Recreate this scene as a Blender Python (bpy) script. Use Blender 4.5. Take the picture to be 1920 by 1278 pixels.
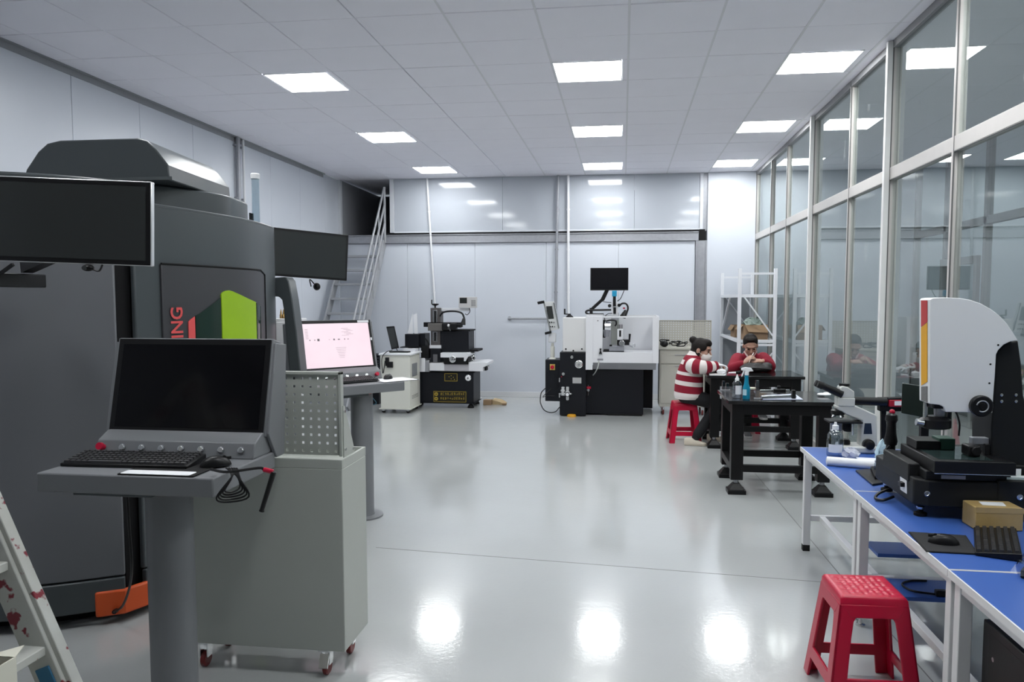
import bpy, bmesh, math, random
from mathutils import Vector, Matrix

random.seed(7)
for o in list(bpy.data.objects):
    bpy.data.objects.remove(o, do_unlink=True)
scene = bpy.context.scene
COL = scene.collection
PI = math.pi

# ------------------------------------------------------------------ camera
CAM_H = 1.65
F_PX, CX, CY = 1422.4, 981.45, 656.5          # focal length and principal point for a 1920 x 1278 frame
YAW, PITCH = 0.1302, 0.0675
cam_data = bpy.data.cameras.new('camera')
cam = bpy.data.objects.new('camera', cam_data)
COL.objects.link(cam)
cam.location = (0, 0, CAM_H)
cam.rotation_euler = (PI / 2 - PITCH, 0, YAW)
cam_data.sensor_fit = 'HORIZONTAL'
cam_data.sensor_width = 36.0
cam_data.lens = F_PX / 1920 * 36.0
cam_data.shift_x = (960 - CX) / 1920
cam_data.shift_y = (CY - 639) / 1920
cam_data.clip_start = 0.05
cam_data.clip_end = 100
scene.camera = cam

# ------------------------------------------------------------------ world, exposure
world = bpy.data.worlds.new('world')
scene.world = world
world.use_nodes = True
world.node_tree.nodes['Background'].inputs[0].default_value = (0.6, 0.68, 0.75, 1)
world.node_tree.nodes['Background'].inputs[1].default_value = 0.15
scene.view_settings.view_transform = 'Standard'
scene.view_settings.look = 'None'
scene.view_settings.gamma = 1.0
scene.view_settings.use_curve_mapping = False
scene.view_settings.exposure = 1.3
PANEL_LIGHT = 11.0                               # radiance of one ceiling light panel

# camera frame, used to turn a measured picture point at a known depth into room coordinates
_d = Vector((-math.sin(YAW) * math.cos(PITCH), math.cos(YAW) * math.cos(PITCH), -math.sin(PITCH)))
_r = _d.cross(Vector((0, 0, 1))).normalized()
_u = _r.cross(_d)


def at(px, py, Y):
    v = F_PX * _d + (px - CX) * _r - (py - CY) * _u
    v = v * (Y / v.y)
    return Vector((v.x, v.y, v.z + CAM_H))


def fl(px, py, z=0.0):
    v = F_PX * _d + (px - CX) * _r - (py - CY) * _u
    v = v * ((z - CAM_H) / v.z)
    return Vector((v.x, v.y, z))


# ------------------------------------------------------------------ materials
MATS = {}


def mat(name, col, rough=0.5, metal=0.0, var=0.04, scale=6.0, bump=0.0, bscale=80.0, emit=0.0,
        trans=0.0, ior=1.45, alpha=1.0, spec=0.5, coat=0.0):
    if name in MATS:
        return MATS[name]
    m = bpy.data.materials.new(name)
    m.use_nodes = True
    nt = m.node_tree
    b = nt.nodes['Principled BSDF']
    tc = nt.nodes.new('ShaderNodeTexCoord')
    if var > 0:
        nz = nt.nodes.new('ShaderNodeTexNoise')
        nz.inputs['Scale'].default_value = scale
        nz.inputs['Detail'].default_value = 4
        nt.links.new(tc.outputs['Object'], nz.inputs['Vector'])
        mx = nt.nodes.new('ShaderNodeMix')
        mx.data_type = 'RGBA'
        a = [max(0, c * (1 - var)) for c in col[:3]] + [1]
        c2 = [min(1, c * (1 + var)) for c in col[:3]] + [1]
        mx.inputs['A'].default_value = a
        mx.inputs['B'].default_value = c2
        nt.links.new(nz.outputs['Fac'], mx.inputs['Factor'])
        nt.links.new(mx.outputs['Result'], b.inputs['Base Color'])
    else:
        b.inputs['Base Color'].default_value = list(col[:3]) + [1]
    b.inputs['Roughness'].default_value = rough
    b.inputs['Metallic'].default_value = metal
    b.inputs['IOR'].default_value = ior
    b.inputs['Specular IOR Level'].default_value = spec
    b.inputs['Transmission Weight'].default_value = trans
    b.inputs['Alpha'].default_value = alpha
    b.inputs['Coat Weight'].default_value = coat
    if emit > 0:
        b.inputs['Emission Color'].default_value = list(col[:3]) + [1]
        b.inputs['Emission Strength'].default_value = emit
    if bump > 0:
        n2 = nt.nodes.new('ShaderNodeTexNoise')
        n2.inputs['Scale'].default_value = bscale
        n2.inputs['Detail'].default_value = 3
        nt.links.new(tc.outputs['Object'], n2.inputs['Vector'])
        bp = nt.nodes.new('ShaderNodeBump')
        bp.inputs['Strength'].default_value = bump
        bp.inputs['Distance'].default_value = 0.01
        nt.links.new(n2.outputs['Fac'], bp.inputs['Height'])
        nt.links.new(bp.outputs['Normal'], b.inputs['Normal'])
    MATS[name] = m
    return m


def glass_mat(name, tint, refl_ior=1.9, rough=0.0, extra=0.0):
    m = bpy.data.materials.new(name)
    m.use_nodes = True
    nt = m.node_tree
    nt.nodes.remove(nt.nodes['Principled BSDF'])
    out = nt.nodes['Material Output']
    tr = nt.nodes.new('ShaderNodeBsdfTransparent')
    tr.inputs[0].default_value = list(tint) + [1]
    gl = nt.nodes.new('ShaderNodeBsdfGlossy')
    gl.inputs['Color'].default_value = (0.93, 0.97, 0.96, 1)
    gl.inputs['Roughness'].default_value = rough
    fr = nt.nodes.new('ShaderNodeFresnel')
    fr.inputs['IOR'].default_value = refl_ior
    ad = nt.nodes.new('ShaderNodeMath')
    ad.operation = 'ADD'
    ad.use_clamp = True
    ad.inputs[1].default_value = extra
    nt.links.new(fr.outputs[0], ad.inputs[0])
    # a thin pane: the mirror image forms on the face it is seen from, the inner face lets light out
    ge = nt.nodes.new('ShaderNodeNewGeometry')
    sb = nt.nodes.new('ShaderNodeMath')
    sb.operation = 'SUBTRACT'
    sb.inputs[0].default_value = 1.0
    nt.links.new(ge.outputs['Backfacing'], sb.inputs[1])
    mu = nt.nodes.new('ShaderNodeMath')
    mu.operation = 'MULTIPLY'
    nt.links.new(ad.outputs[0], mu.inputs[0])
    nt.links.new(sb.outputs[0], mu.inputs[1])
    mx = nt.nodes.new('ShaderNodeMixShader')
    nt.links.new(mu.outputs[0], mx.inputs[0])
    nt.links.new(tr.outputs[0], mx.inputs[1])
    nt.links.new(gl.outputs[0], mx.inputs[2])
    nt.links.new(mx.outputs[0], out.inputs[0])
    MATS[name] = m
    return m


# ------------------------------------------------------------------ mesh helpers
WM = {}


class MB:
    def __init__(self):
        self.v = []
        self.f = []

    def add(self, vs, fs):
        k = len(self.v)
        self.v += [tuple(p) for p in vs]
        self.f += [tuple(i + k for i in f) for f in fs]
        return self

    def box(self, x0, y0, z0, x1, y1, z1):
        x0, x1 = min(x0, x1), max(x0, x1)
        y0, y1 = min(y0, y1), max(y0, y1)
        z0, z1 = min(z0, z1), max(z0, z1)
        return self.add([(x0, y0, z0), (x1, y0, z0), (x1, y1, z0), (x0, y1, z0),
                         (x0, y0, z1), (x1, y0, z1), (x1, y1, z1), (x0, y1, z1)],
                        [(0, 3, 2, 1), (4, 5, 6, 7), (0, 1, 5, 4), (1, 2, 6, 5), (2, 3, 7, 6), (3, 0, 4, 7)])

    def pbox(self, px0, py0, px1, py1, Y0, Y1):
        """box whose front face shows as a picture rectangle at depth Y0"""
        a, b = at(px0, py0, Y0), at(px1, py1, Y0)
        return self.box(a.x, Y0, b.z, b.x, Y1, a.z)

    def obox(self, c, half, ax):
        """oriented box: centre, half sizes, three axes"""
        c = Vector(c)
        vs = []
        for sz in (-1, 1):
            for sx, sy in ((-1, -1), (1, -1), (1, 1), (-1, 1)):
                vs.append(c + ax[0] * (sx * half[0]) + ax[1] * (sy * half[1]) + ax[2] * (sz * half[2]))
        return self.add(vs, [(0, 3, 2, 1), (4, 5, 6, 7), (0, 1, 5, 4), (1, 2, 6, 5), (2, 3, 7, 6), (3, 0, 4, 7)])

    def bar(self, p0, p1, w, h, up=(0, 0, 1)):
        p0, p1 = Vector(p0), Vector(p1)
        d = p1 - p0
        L = d.length
        d.normalize()
        u = Vector(up)
        if abs(d.dot(u)) > 0.98:
            u = Vector((0, 1, 0))
        s = d.cross(u).normalized()
        u = s.cross(d)
        return self.obox((p0 + p1) / 2, (w / 2, L / 2, h / 2), (s, d, u))

    def cyl(self, p0, p1, r0, r1=None, n=16, cap=True):
        r1 = r0 if r1 is None else r1
        p0, p1 = Vector(p0), Vector(p1)
        d = (p1 - p0).normalized()
        a = Vector((1, 0, 0)) if abs(d.x) < 0.9 else Vector((0, 1, 0))
        s = d.cross(a).normalized()
        t = d.cross(s)
        vs = []
        for p, r in ((p0, r0), (p1, r1)):
            for i in range(n):
                an = 2 * PI * i / n
                vs.append(p + s * (r * math.cos(an)) + t * (r * math.sin(an)))
        fs = [(i, (i + 1) % n, n + (i + 1) % n, n + i) for i in range(n)]
        if cap:
            fs.append(tuple(range(n - 1, -1, -1)))
            fs.append(tuple(range(n, 2 * n)))
        return self.add(vs, fs)

    def tube(self, pts, r, n=8, closed=False):
        pts = [Vector(p) for p in pts]
        N = len(pts)
        rs = r if isinstance(r, (list, tuple)) else [r] * N
        vs, fs = [], []
        prev = None
        for i, p in enumerate(pts):
            if closed:
                d = pts[(i + 1) % N] - pts[i - 1]
            else:
                d = pts[min(i + 1, N - 1)] - pts[max(i - 1, 0)]
            if d.length < 1e-9:
                d = Vector((0, 0, 1))
            d.normalize()
            if prev is None:
                a = Vector((0, 0, 1)) if abs(d.z) < 0.9 else Vector((1, 0, 0))
                s = d.cross(a).normalized()
            else:
                s = prev - d * prev.dot(d)
                if s.length < 1e-6:
                    s = d.cross(Vector((0.3, 0.5, 0.8)))
                s.normalize()
            prev = s
            t = d.cross(s)
            for k in range(n):
                an = 2 * PI * k / n
                vs.append(p + s * (rs[i] * math.cos(an)) + t * (rs[i] * math.sin(an)))
        M = N if closed else N - 1
        for i in range(M):
            j = (i + 1) % N
            for k in range(n):
                fs.append((i * n + k, i * n + (k + 1) % n, j * n + (k + 1) % n, j * n + k))
        if not closed:
            fs.append(tuple(range(n - 1, -1, -1)))
            fs.append(tuple((N - 1) * n + k for k in range(n)))
        return self.add(vs, fs)

    def lathe(self, prof, c, n=20, axis=(0, 0, 1)):
        """profile of (radius, height) turned about an axis through c"""
        c = Vector(c)
        d = Vector(axis).normalized()
        a = Vector((1, 0, 0)) if abs(d.x) < 0.9 else Vector((0, 1, 0))
        s = d.cross(a).normalized()
        t = d.cross(s)
        vs, fs = [], []
        for r, h in prof:
            for i in range(n):
                an = 2 * PI * i / n
                vs.append(c + d * h + s * (r * math.cos(an)) + t * (r * math.sin(an)))
        for j in range(len(prof) - 1):
            for i in range(n):
                fs.append((j * n + i, j * n + (i + 1) % n, (j + 1) * n + (i + 1) % n, (j + 1) * n + i))
        fs.append(tuple(range(n - 1, -1, -1)))
        fs.append(tuple((len(prof) - 1) * n + i for i in range(n)))
        return self.add(vs, fs)

    def prism(self, poly, axis, a, b):
        """polygon in the two other axes, extruded along axis from a to b"""
        n = len(poly)

        def P(q, t):
            if axis == 'x':
                return (t, q[0], q[1])
            if axis == 'y':
                return (q[0], t, q[1])
            return (q[0], q[1], t)
        vs = [P(q, a) for q in poly] + [P(q, b) for q in poly]
        fs = [(i, (i + 1) % n, n + (i + 1) % n, n + i) for i in range(n)]
        fs += [tuple(range(n - 1, -1, -1)), tuple(range(n, 2 * n))]
        return self.add(vs, fs)

    def ell(self, c, r, n=16, m=10):
        c = Vector(c)
        if not isinstance(r, (list, tuple)):
            r = (r, r, r)
        vs = [(c.x, c.y, c.z - r[2])]
        for j in range(1, m):
            ph = -PI / 2 + PI * j / m
            for i in range(n):
                an = 2 * PI * i / n
                vs.append((c.x + r[0] * math.cos(ph) * math.cos(an), c.y + r[1] * math.cos(ph) * math.sin(an),
                           c.z + r[2] * math.sin(ph)))
        vs.append((c.x, c.y, c.z + r[2]))
        fs = []
        for i in range(n):
            fs.append((0, 1 + (i + 1) % n, 1 + i))
        for j in range(m - 2):
            for i in range(n):
                fs.append((1 + j * n + i, 1 + j * n + (i + 1) % n, 1 + (j + 1) * n + (i + 1) % n, 1 + (j + 1) * n + i))
        last = len(vs) - 1
        for i in range(n):
            fs.append((last, 1 + (m - 2) * n + i, 1 + (m - 2) * n + (i + 1) % n))
        return self.add(vs, fs)

    def move(self, M):
        self.v = [tuple(M @ Vector(p)) for p in self.v]
        return self

    def build(self, name, material, parent=None, bev=0.0, seg=2, angle=32, smooth=True):
        if parent is not None:
            inv = WM[parent.name].inverted()
            vs = [tuple(inv @ Vector(p)) for p in self.v]
            base = None
        else:
            xs = [p[0] for p in self.v]
            ys = [p[1] for p in self.v]
            zs = [p[2] for p in self.v]
            base = Vector(((min(xs) + max(xs)) / 2, (min(ys) + max(ys)) / 2, min(zs)))
            vs = [tuple(Vector(p) - base) for p in self.v]
        me = bpy.data.meshes.new(name)
        me.from_pydata(vs, [], self.f)
        bm = bmesh.new()
        bm.from_mesh(me)
        bmesh.ops.recalc_face_normals(bm, faces=bm.faces)
        bm.to_mesh(me)
        bm.free()
        if smooth:
            me.shade_smooth()
            me.set_sharp_from_angle(angle=math.radians(angle))
        me.materials.append(material)
        o = bpy.data.objects.new(name, me)
        COL.objects.link(o)
        if parent is not None:
            o.parent = parent
            WM[o.name] = WM[parent.name].copy()
        else:
            o.location = base
            WM[o.name] = Matrix.Translation(base)
        if bev > 0:
            md = o.modifiers.new('bevel', 'BEVEL')
            md.width = bev
            md.segments = seg
            md.limit_method = 'ANGLE'
            md.angle_limit = math.radians(40)
            md.harden_normals = False
        return o


def tag(o, label, cat, group=None):
    o['label'] = label
    o['category'] = cat
    if group:
        o['group'] = group
    return o


def thing(name, label, cat, loc=(0, 0, 0), rotz=0.0, group=None):
    o = bpy.data.objects.new(name, None)
    o.empty_display_size = 0.1
    COL.objects.link(o)
    o.location = loc
    o.rotation_euler = (0, 0, rotz)
    WM[o.name] = Matrix.Translation(Vector(loc)) @ Matrix.Rotation(rotz, 4, 'Z')
    return tag(o, label, cat, group)


def struct(o):
    o['kind'] = 'structure'
    return o


def root_struct(name, loc=(0, 0, 0)):
    o = bpy.data.objects.new(name, None)
    COL.objects.link(o)
    o.location = loc
    WM[o.name] = Matrix.Translation(Vector(loc))
    o['kind'] = 'structure'
    return o


def place(o, loc, rotz=0.0):
    """move a thing built at the origin to where it stands"""
    o.location = loc
    o.rotation_euler = (0, 0, rotz)
    return o


def copy_tree(o, parent=None):
    c = o.copy()
    COL.objects.link(c)
    c.parent = parent
    for ch in list(o.children):
        copy_tree(ch, c)
    return c


def L(o, text):
    o['label'] = text
    return o


def text_mesh(txt, size, depth=0.001, bold=0.0):
    """lettering as mesh data: verts centred on the origin, in the XY plane"""
    cu = bpy.data.curves.new('txt', 'FONT')
    cu.body = txt
    cu.size = size
    cu.extrude = depth / 2
    cu.offset = bold
    cu.resolution_u = 3
    cu.align_x = 'CENTER'
    cu.align_y = 'CENTER'
    ob = bpy.data.objects.new('txt', cu)
    COL.objects.link(ob)
    dg = bpy.context.evaluated_depsgraph_get()
    me = bpy.data.meshes.new_from_object(ob.evaluated_get(dg))
    vs = [v.co.copy() for v in me.vertices]
    fs = [tuple(p.vertices) for p in me.polygons]
    bpy.data.objects.remove(ob, do_unlink=True)
    bpy.data.curves.remove(cu)
    bpy.data.meshes.remove(me)
    return vs, fs


def lettering(txt, size, M, material, parent, name='lettering', depth=0.001):
    vs, fs = text_mesh(txt, size, depth)
    b = MB()
    b.add([M @ v for v in vs], fs)
    return b.build(name, material, parent, smooth=False)


def frame3(o, x, y, z):
    """matrix from an origin and three axis vectors"""
    return Matrix(((x[0], y[0], z[0], o[0]), (x[1], y[1], z[1], o[1]), (x[2], y[2], z[2], o[2]), (0, 0, 0, 1)))


def remesh(o, voxel, smooth=6, sub=False):
    """fuse the overlapping pieces of a mesh into one continuous skin"""
    md = o.modifiers.new('fuse', 'REMESH')
    md.mode = 'VOXEL'
    md.voxel_size = voxel
    md.use_smooth_shade = True
    if smooth:
        s = o.modifiers.new('smooth', 'SMOOTH')
        s.iterations = smooth
        s.factor = 0.5
    dg = bpy.context.evaluated_depsgraph_get()
    dg.update()
    me = bpy.data.meshes.new_from_object(o.evaluated_get(dg))
    old = o.data
    mats = list(old.materials)
    o.modifiers.clear()
    o.data = me
    me.name = old.name
    me.materials.clear()
    for mm in mats:
        me.materials.append(mm)
    me.shade_smooth()
    bpy.data.meshes.remove(old)
    return o


def arc(c, r, a0, a1, n):
    return [(c[0] + r * math.cos(math.radians(a0 + (a1 - a0) * i / n)),
             c[1] + r * math.sin(math.radians(a0 + (a1 - a0) * i / n))) for i in range(n + 1)]


def rrect(x0, y0, x1, y1, r, n=4):
    return (arc((x1 - r, y0 + r), r, -90, 0, n) + arc((x1 - r, y1 - r), r, 0, 90, n) +
            arc((x0 + r, y1 - r), r, 90, 180, n) + arc((x0 + r, y0 + r), r, 180, 270, n))


def spline(pts, n=6):
    """smooth curve through the points"""
    P = [Vector(p) for p in pts]
    P = [P[0] * 2 - P[1]] + P + [P[-1] * 2 - P[-2]]
    out = []
    for i in range(1, len(P) - 2):
        for k in range(n):
            t = k / n
            a, b, c, d = P[i - 1], P[i], P[i + 1], P[i + 2]
            out.append(0.5 * ((2 * b) + (c - a) * t + (2 * a - 5 * b + 4 * c - d) * t * t +
                              (3 * b - a - 3 * c + d) * t * t * t))
    out.append(P[-2])
    return out


# shared materials
M_wall = mat('wall_panel_white', (0.64, 0.675, 0.74), 0.32, var=0.02, scale=1.5, bump=0.02, bscale=4)
M_wallup = mat('wall_panel_gloss', (0.46, 0.49, 0.54), 0.07, var=0.02, scale=1.2, bump=0.05, bscale=2.2)
M_tile = mat('ceiling_tile', (0.87, 0.86, 0.925), 0.75, var=0.02, scale=3, bump=0.05, bscale=160)
M_grid = mat('ceiling_grid', (0.72, 0.72, 0.76), 0.5)
M_plenum = mat('plenum_dark', (0.12, 0.12, 0.13), 0.9)
M_alu = mat('aluminium_frame', (0.56, 0.535, 0.515), 0.4, metal=0.1, var=0.04, scale=12)
M_aludark = mat('dark_frame_edge', (0.13, 0.13, 0.13), 0.5)
M_steel = mat('galvanised_steel', (0.36, 0.37, 0.40), 0.45, metal=0.5, var=0.15, scale=18, bump=0.05, bscale=40)
M_chrome = mat('bright_metal', (0.72, 0.73, 0.74), 0.22, metal=1.0, var=0.03)
M_white = mat('white_paint', (0.80, 0.81, 0.83), 0.38, var=0.02)
M_black = mat('black_plastic', (0.007, 0.007, 0.008), 0.38, var=0.1, spec=0.35)
M_blackm = mat('black_matte', (0.005, 0.005, 0.006), 0.7, var=0.1, spec=0.3)
M_navy = mat('dark_machine_paint', (0.0075, 0.0085, 0.012), 0.42, var=0.08, bump=0.03, bscale=300, spec=0.3)
M_dgrey = mat('dark_grey_paint', (0.078, 0.090, 0.096), 0.38, var=0.03, bump=0.03, bscale=400)
M_mgrey = mat('mid_grey_paint', (0.175, 0.182, 0.195), 0.42, var=0.03, bump=0.03, bscale=400)
M_cart = mat('grey_green_steel', (0.40, 0.42, 0.39), 0.42, var=0.03, bump=0.03, bscale=350)
M_beige = mat('warm_white_steel', (0.66, 0.66, 0.60), 0.42, var=0.03)
M_red = mat('red_plastic', (0.50, 0.006, 0.04), 0.3, var=0.06)
M_blue = mat('blue_laminate', (0.045, 0.115, 0.40), 0.35, var=0.04, bump=0.02, bscale=250)
M_screen = mat('screen_glass_off', (0.030, 0.033, 0.033), 0.10, var=0.0, spec=1.0)
M_card = mat('cardboard', (0.33, 0.22, 0.13), 0.8, var=0.1, bump=0.05, bscale=60)
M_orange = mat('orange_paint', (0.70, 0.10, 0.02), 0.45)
M_rubber = mat('black_rubber', (0.008, 0.008, 0.008), 0.8)
M_glassclear = glass_mat('clear_plastic', (0.86, 0.90, 0.92), 1.45, 0.08, 0.03)
M_paper = mat('white_paper', (0.82, 0.83, 0.86), 0.7, var=0.02)
# ================================================================== the room
X_L, X_G, Y_B, Z_C, Y_F = -4.83, 2.10, 12.60, 3.67, -4.0
X_R2 = 7.6

# floor: polished epoxy
mf = bpy.data.materials.new('epoxy_floor')
mf.use_nodes = True
nt = mf.node_tree
b = nt.nodes['Principled BSDF']
tc = nt.nodes.new('ShaderNodeTexCoord')
n1 = nt.nodes.new('ShaderNodeTexNoise'); n1.inputs['Scale'].default_value = 0.9; n1.inputs['Detail'].default_value = 5
n2 = nt.nodes.new('ShaderNodeTexNoise'); n2.inputs['Scale'].default_value = 7.0; n2.inputs['Detail'].default_value = 3
n3 = nt.nodes.new('ShaderNodeTexNoise'); n3.inputs['Scale'].default_value = 45.0; n3.inputs['Detail'].default_value = 2
for n in (n1, n2, n3):
    nt.links.new(tc.outputs['Object'], n.inputs['Vector'])
cr = nt.nodes.new('ShaderNodeMix'); cr.data_type = 'RGBA'
cr.inputs['A'].default_value = (0.40, 0.415, 0.415, 1); cr.inputs['B'].default_value = (0.48, 0.495, 0.495, 1)
nt.links.new(n1.outputs['Fac'], cr.inputs['Factor'])
nt.links.new(cr.outputs['Result'], b.inputs['Base Color'])
mr = nt.nodes.new('ShaderNodeMapRange')
mr.inputs['To Min'].default_value = 0.09; mr.inputs['To Max'].default_value = 0.19
nt.links.new(n2.outputs['Fac'], mr.inputs['Value'])
nt.links.new(mr.outputs[0], b.inputs['Roughness'])
bp = nt.nodes.new('ShaderNodeBump'); bp.inputs['Strength'].default_value = 0.05; bp.inputs['Distance'].default_value = 0.01
nt.links.new(n3.outputs['Fac'], bp.inputs['Height'])
nt.links.new(bp.outputs['Normal'], b.inputs['Normal'])
b.inputs['IOR'].default_value = 1.5
b.inputs['Coat Weight'].default_value = 0.35
b.inputs['Coat Roughness'].default_value = 0.08

floor = struct(MB().box(X_L - 0.1, Y_F - 0.1, -0.12, X_R2, Y_B + 2.2, 0.0).build('floor', mf))
M_joint = mat('floor_joint', (0.16, 0.16, 0.16), 0.8)
p, q = fl(705, 1026), fl(1560, 1092)
MB().bar((p.x, p.y, 0.0), (q.x, q.y, 0.0), 0.006, 0.0012).build('saw_cut_joint', M_joint, floor)
p, q = fl(1415, 886), fl(1590, 1095)
MB().bar((p.x, p.y, 0.0), (q.x, q.y, 0.0), 0.006, 0.0012).build('saw_cut_joint', M_joint, floor)
p, q = fl(1590, 1095), fl(1760, 1290)
MB().bar((p.x, p.y, 0.0), (q.x, q.y, 0.0), 0.006, 0.0012).build('saw_cut_joint', M_joint, floor)

# ceiling: plenum slab, tile grid
ceil = struct(MB().box(X_L - 0.1, Y_F - 0.1, Z_C + 0.05, X_R2, Y_B + 2.2, Z_C + 0.15).build('ceiling', M_tile))
TX, TY, TX0, TY0 = 0.655, 0.6077, 0.027, 6.9296 - 0.5 * 0.6077
LIGHT_X = (-2.94, -0.325, 1.638)
LIGHT_Y = (6.93, 9.36, 11.795)
lights_xy = [(x, y) for y in LIGHT_Y for x in LIGHT_X]
unseen_xy = [(x, y) for y in (4.50, 2.07) for x in LIGHT_X]
xs = [X_L]
k = math.ceil((X_L - TX0) / TX)
while TX0 + k * TX < X_G - 0.02:
    if TX0 + k * TX > X_L + 0.05:
        xs.append(TX0 + k * TX)
    k += 1
xs.append(X_G)
ys = []
k = math.ceil((3.4 - TY0) / TY)
while TY0 + k * TY < Y_B - 0.05:
    ys.append(TY0 + k * TY)
    k += 1
ys.append(Y_B)
HL = 0.2975
grid = MB()
tile_cache = {}
for j in range(len(ys) - 1):
    for i in range(len(xs) - 1):
        x0, x1, y0, y1 = xs[i] + 0.003, xs[i + 1] - 0.003, ys[j] + 0.003, ys[j + 1] - 0.003
        rects = [(x0, x1)]
        for (lx, ly) in lights_xy + unseen_xy:
            if abs(ly - (y0 + y1) / 2) < 0.1:
                nr = []
                for (a, c) in rects:
                    if lx + HL <= a or lx - HL >= c:
                        nr.append((a, c))
                        continue
                    if lx - HL - a > 0.02:
                        nr.append((a, lx - HL - 0.002))
                    if c - lx - HL > 0.02:
                        nr.append((lx + HL + 0.002, c))
                rects = nr
        for (a, c) in rects:
            w, d = c - a, y1 - y0
            key = (round(w, 3), round(d, 3))
            zo = random.uniform(-0.0015, 0.0015)
            if key not in tile_cache:
                e = 0.004
                mb = MB()
                vs = [(-w / 2, -d / 2, 0.012), (w / 2, -d / 2, 0.012), (w / 2, d / 2, 0.012), (-w / 2, d / 2, 0.012),
                      (-w / 2, -d / 2, e), (w / 2, -d / 2, e), (w / 2, d / 2, e), (-w / 2, d / 2, e),
                      (-w / 2 + e, -d / 2 + e, 0), (w / 2 - e, -d / 2 + e, 0), (w / 2 - e, d / 2 - e, 0), (-w / 2 + e, d / 2 - e, 0)]
                me = bpy.data.meshes.new('ceiling_tile')
                me.from_pydata(vs, [], [(0, 1, 2, 3), (0, 4, 5, 1), (1, 5, 6, 2), (2, 6, 7, 3), (3, 7, 4, 0),
                                        (4, 8, 9, 5), (5, 9, 10, 6), (6, 10, 11, 7), (7, 11, 8, 4), (11, 10, 9, 8)])
                me.materials.append(M_tile)
                tile_cache[key] = me
            t = bpy.data.objects.new('ceiling_tile', tile_cache[key])
            COL.objects.link(t)
            t.parent = ceil
            base = WM[ceil.name].translation
            t.location = Vector(((a + c) / 2, (y0 + y1) / 2, Z_C + zo)) - base
            t.rotation_euler = (random.uniform(-0.002, 0.002), random.uniform(-0.002, 0.002), 0)
for x in xs[1:-1]:
    if x > -1.5:
        grid.box(x - 0.009, 3.4, Z_C - 0.002, x + 0.009, Y_B, Z_C + 0.004)
MB().add(grid.v, grid.f).build('grid_runner', M_grid, ceil)
g2 = MB()
for x in xs[1:-1]:
    g2.box(x - 0.011, 3.4, Z_C + 0.012, x + 0.011, Y_B, Z_C + 0.02)
for y in ys:
    g2.box(X_L, y - 0.011, Z_C + 0.012, X_G, y + 0.011, Z_C + 0.02)
g2.build('grid_bar', M_steel, ceil)

# near part of the ceiling (behind the camera) and the neighbour room: plain board
nb = MB()
ycuts = sorted([Y_F] + [y + s * HL for y in (2.07,) for s in (-1, 1)] + [3.4])
for a, c in zip(ycuts[:-1], ycuts[1:]):
    row = [y for y in (2.07,) if abs((a + c) / 2 - y) < 0.05]
    if row:
        e = [X_L] + [x + s * HL for x in LIGHT_X for s in (-1, 1)] + [X_G]
        for i in range(0, len(e), 2):
            nb.box(e[i], a, Z_C, e[i + 1], c, Z_C + 0.012)
    else:
        nb.box(X_L, a, Z_C, X_G, c, Z_C + 0.012)
nb.build('ceiling_board', M_tile, ceil)
MB().box(X_G, Y_F, Z_C, X_R2, Y_B, Z_C + 0.012).build('ceiling_board', M_tile, ceil)

# ceiling lights
M_lamp = mat('light_diffuser', (0.98, 1.0, 1.0), 0.5, var=0, emit=PANEL_LIGHT)
M_lamp2 = mat('light_diffuser_dim', (0.98, 1.0, 1.0), 0.5, var=0, emit=4.5)
M_lframe = mat('light_frame', (0.85, 0.86, 0.88), 0.4)


def ceiling_light(x, y, label, group, m=None):
    t = thing('ceiling_light', label, 'ceiling light', (x, y, Z_C - 0.004), 0, group)
    f = MB()
    for (a, bb, c, d) in ((-1, -1, 1, -0.965), (-1, 0.965, 1, 1), (-1, -0.965, -0.965, 0.965), (0.965, -0.965, 1, 0.965)):
        f.box(x + a * HL, y + bb * HL, Z_C - 0.004, x + c * HL, y + d * HL, Z_C + 0.01)
    f.build('frame', M_lframe, t)
    MB().box(x - HL * 0.965, y - HL * 0.965, Z_C - 0.001, x + HL * 0.965, y + HL * 0.965, Z_C + 0.006).build('diffuser', m or M_lamp, t)


cols = ('left', 'middle', 'right')
rows = ('nearest', 'second', 'farthest')
for k, (x, y) in enumerate(lights_xy):
    i, j = k % 3, k // 3
    where = ('above the dark round machine', 'over the open floor', 'beside the glass partition')[i]
    ceiling_light(x, y, 'square ceiling light panel %s, %s of three' % (where, rows[j]), 'square ceiling light panels')
for k, (x, y) in enumerate(unseen_xy):
    ceiling_light(x, y, 'square ceiling light panel above the viewer, %s of the %s row' % (cols[k % 3], ('farther', 'nearer')[k // 3]), 'ceiling light panels out of view')
for (x, y, n) in ((5.75, 11.7, 'farthest'), (5.75, 9.6, 'second'), (5.75, 7.2, 'unseen third'), (5.75, 4.8, 'unseen fourth'), (5.75, 2.4, 'unseen fifth'), (5.75, 0.0, 'nearest')):  # all but the farthest are unseen, added to brighten the neighbour room
    ceiling_light(x, y, 'square ceiling light panel in the room behind the glass, %s of its row' % n, 'ceiling lights beyond the glass', M_lamp2)

for (x, y, n) in ((3.3, 4.9, 'farthest'), (3.3, 2.5, 'middle'), (3.3, 0.1, 'nearest')):  # unseen corridor panels, added because the space behind the glass was too dark
    ceiling_light(x, y, 'added unseen ceiling light panel in the corridor behind the glass, %s of three' % n, 'ceiling lights beyond the glass', M_lamp2)

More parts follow.
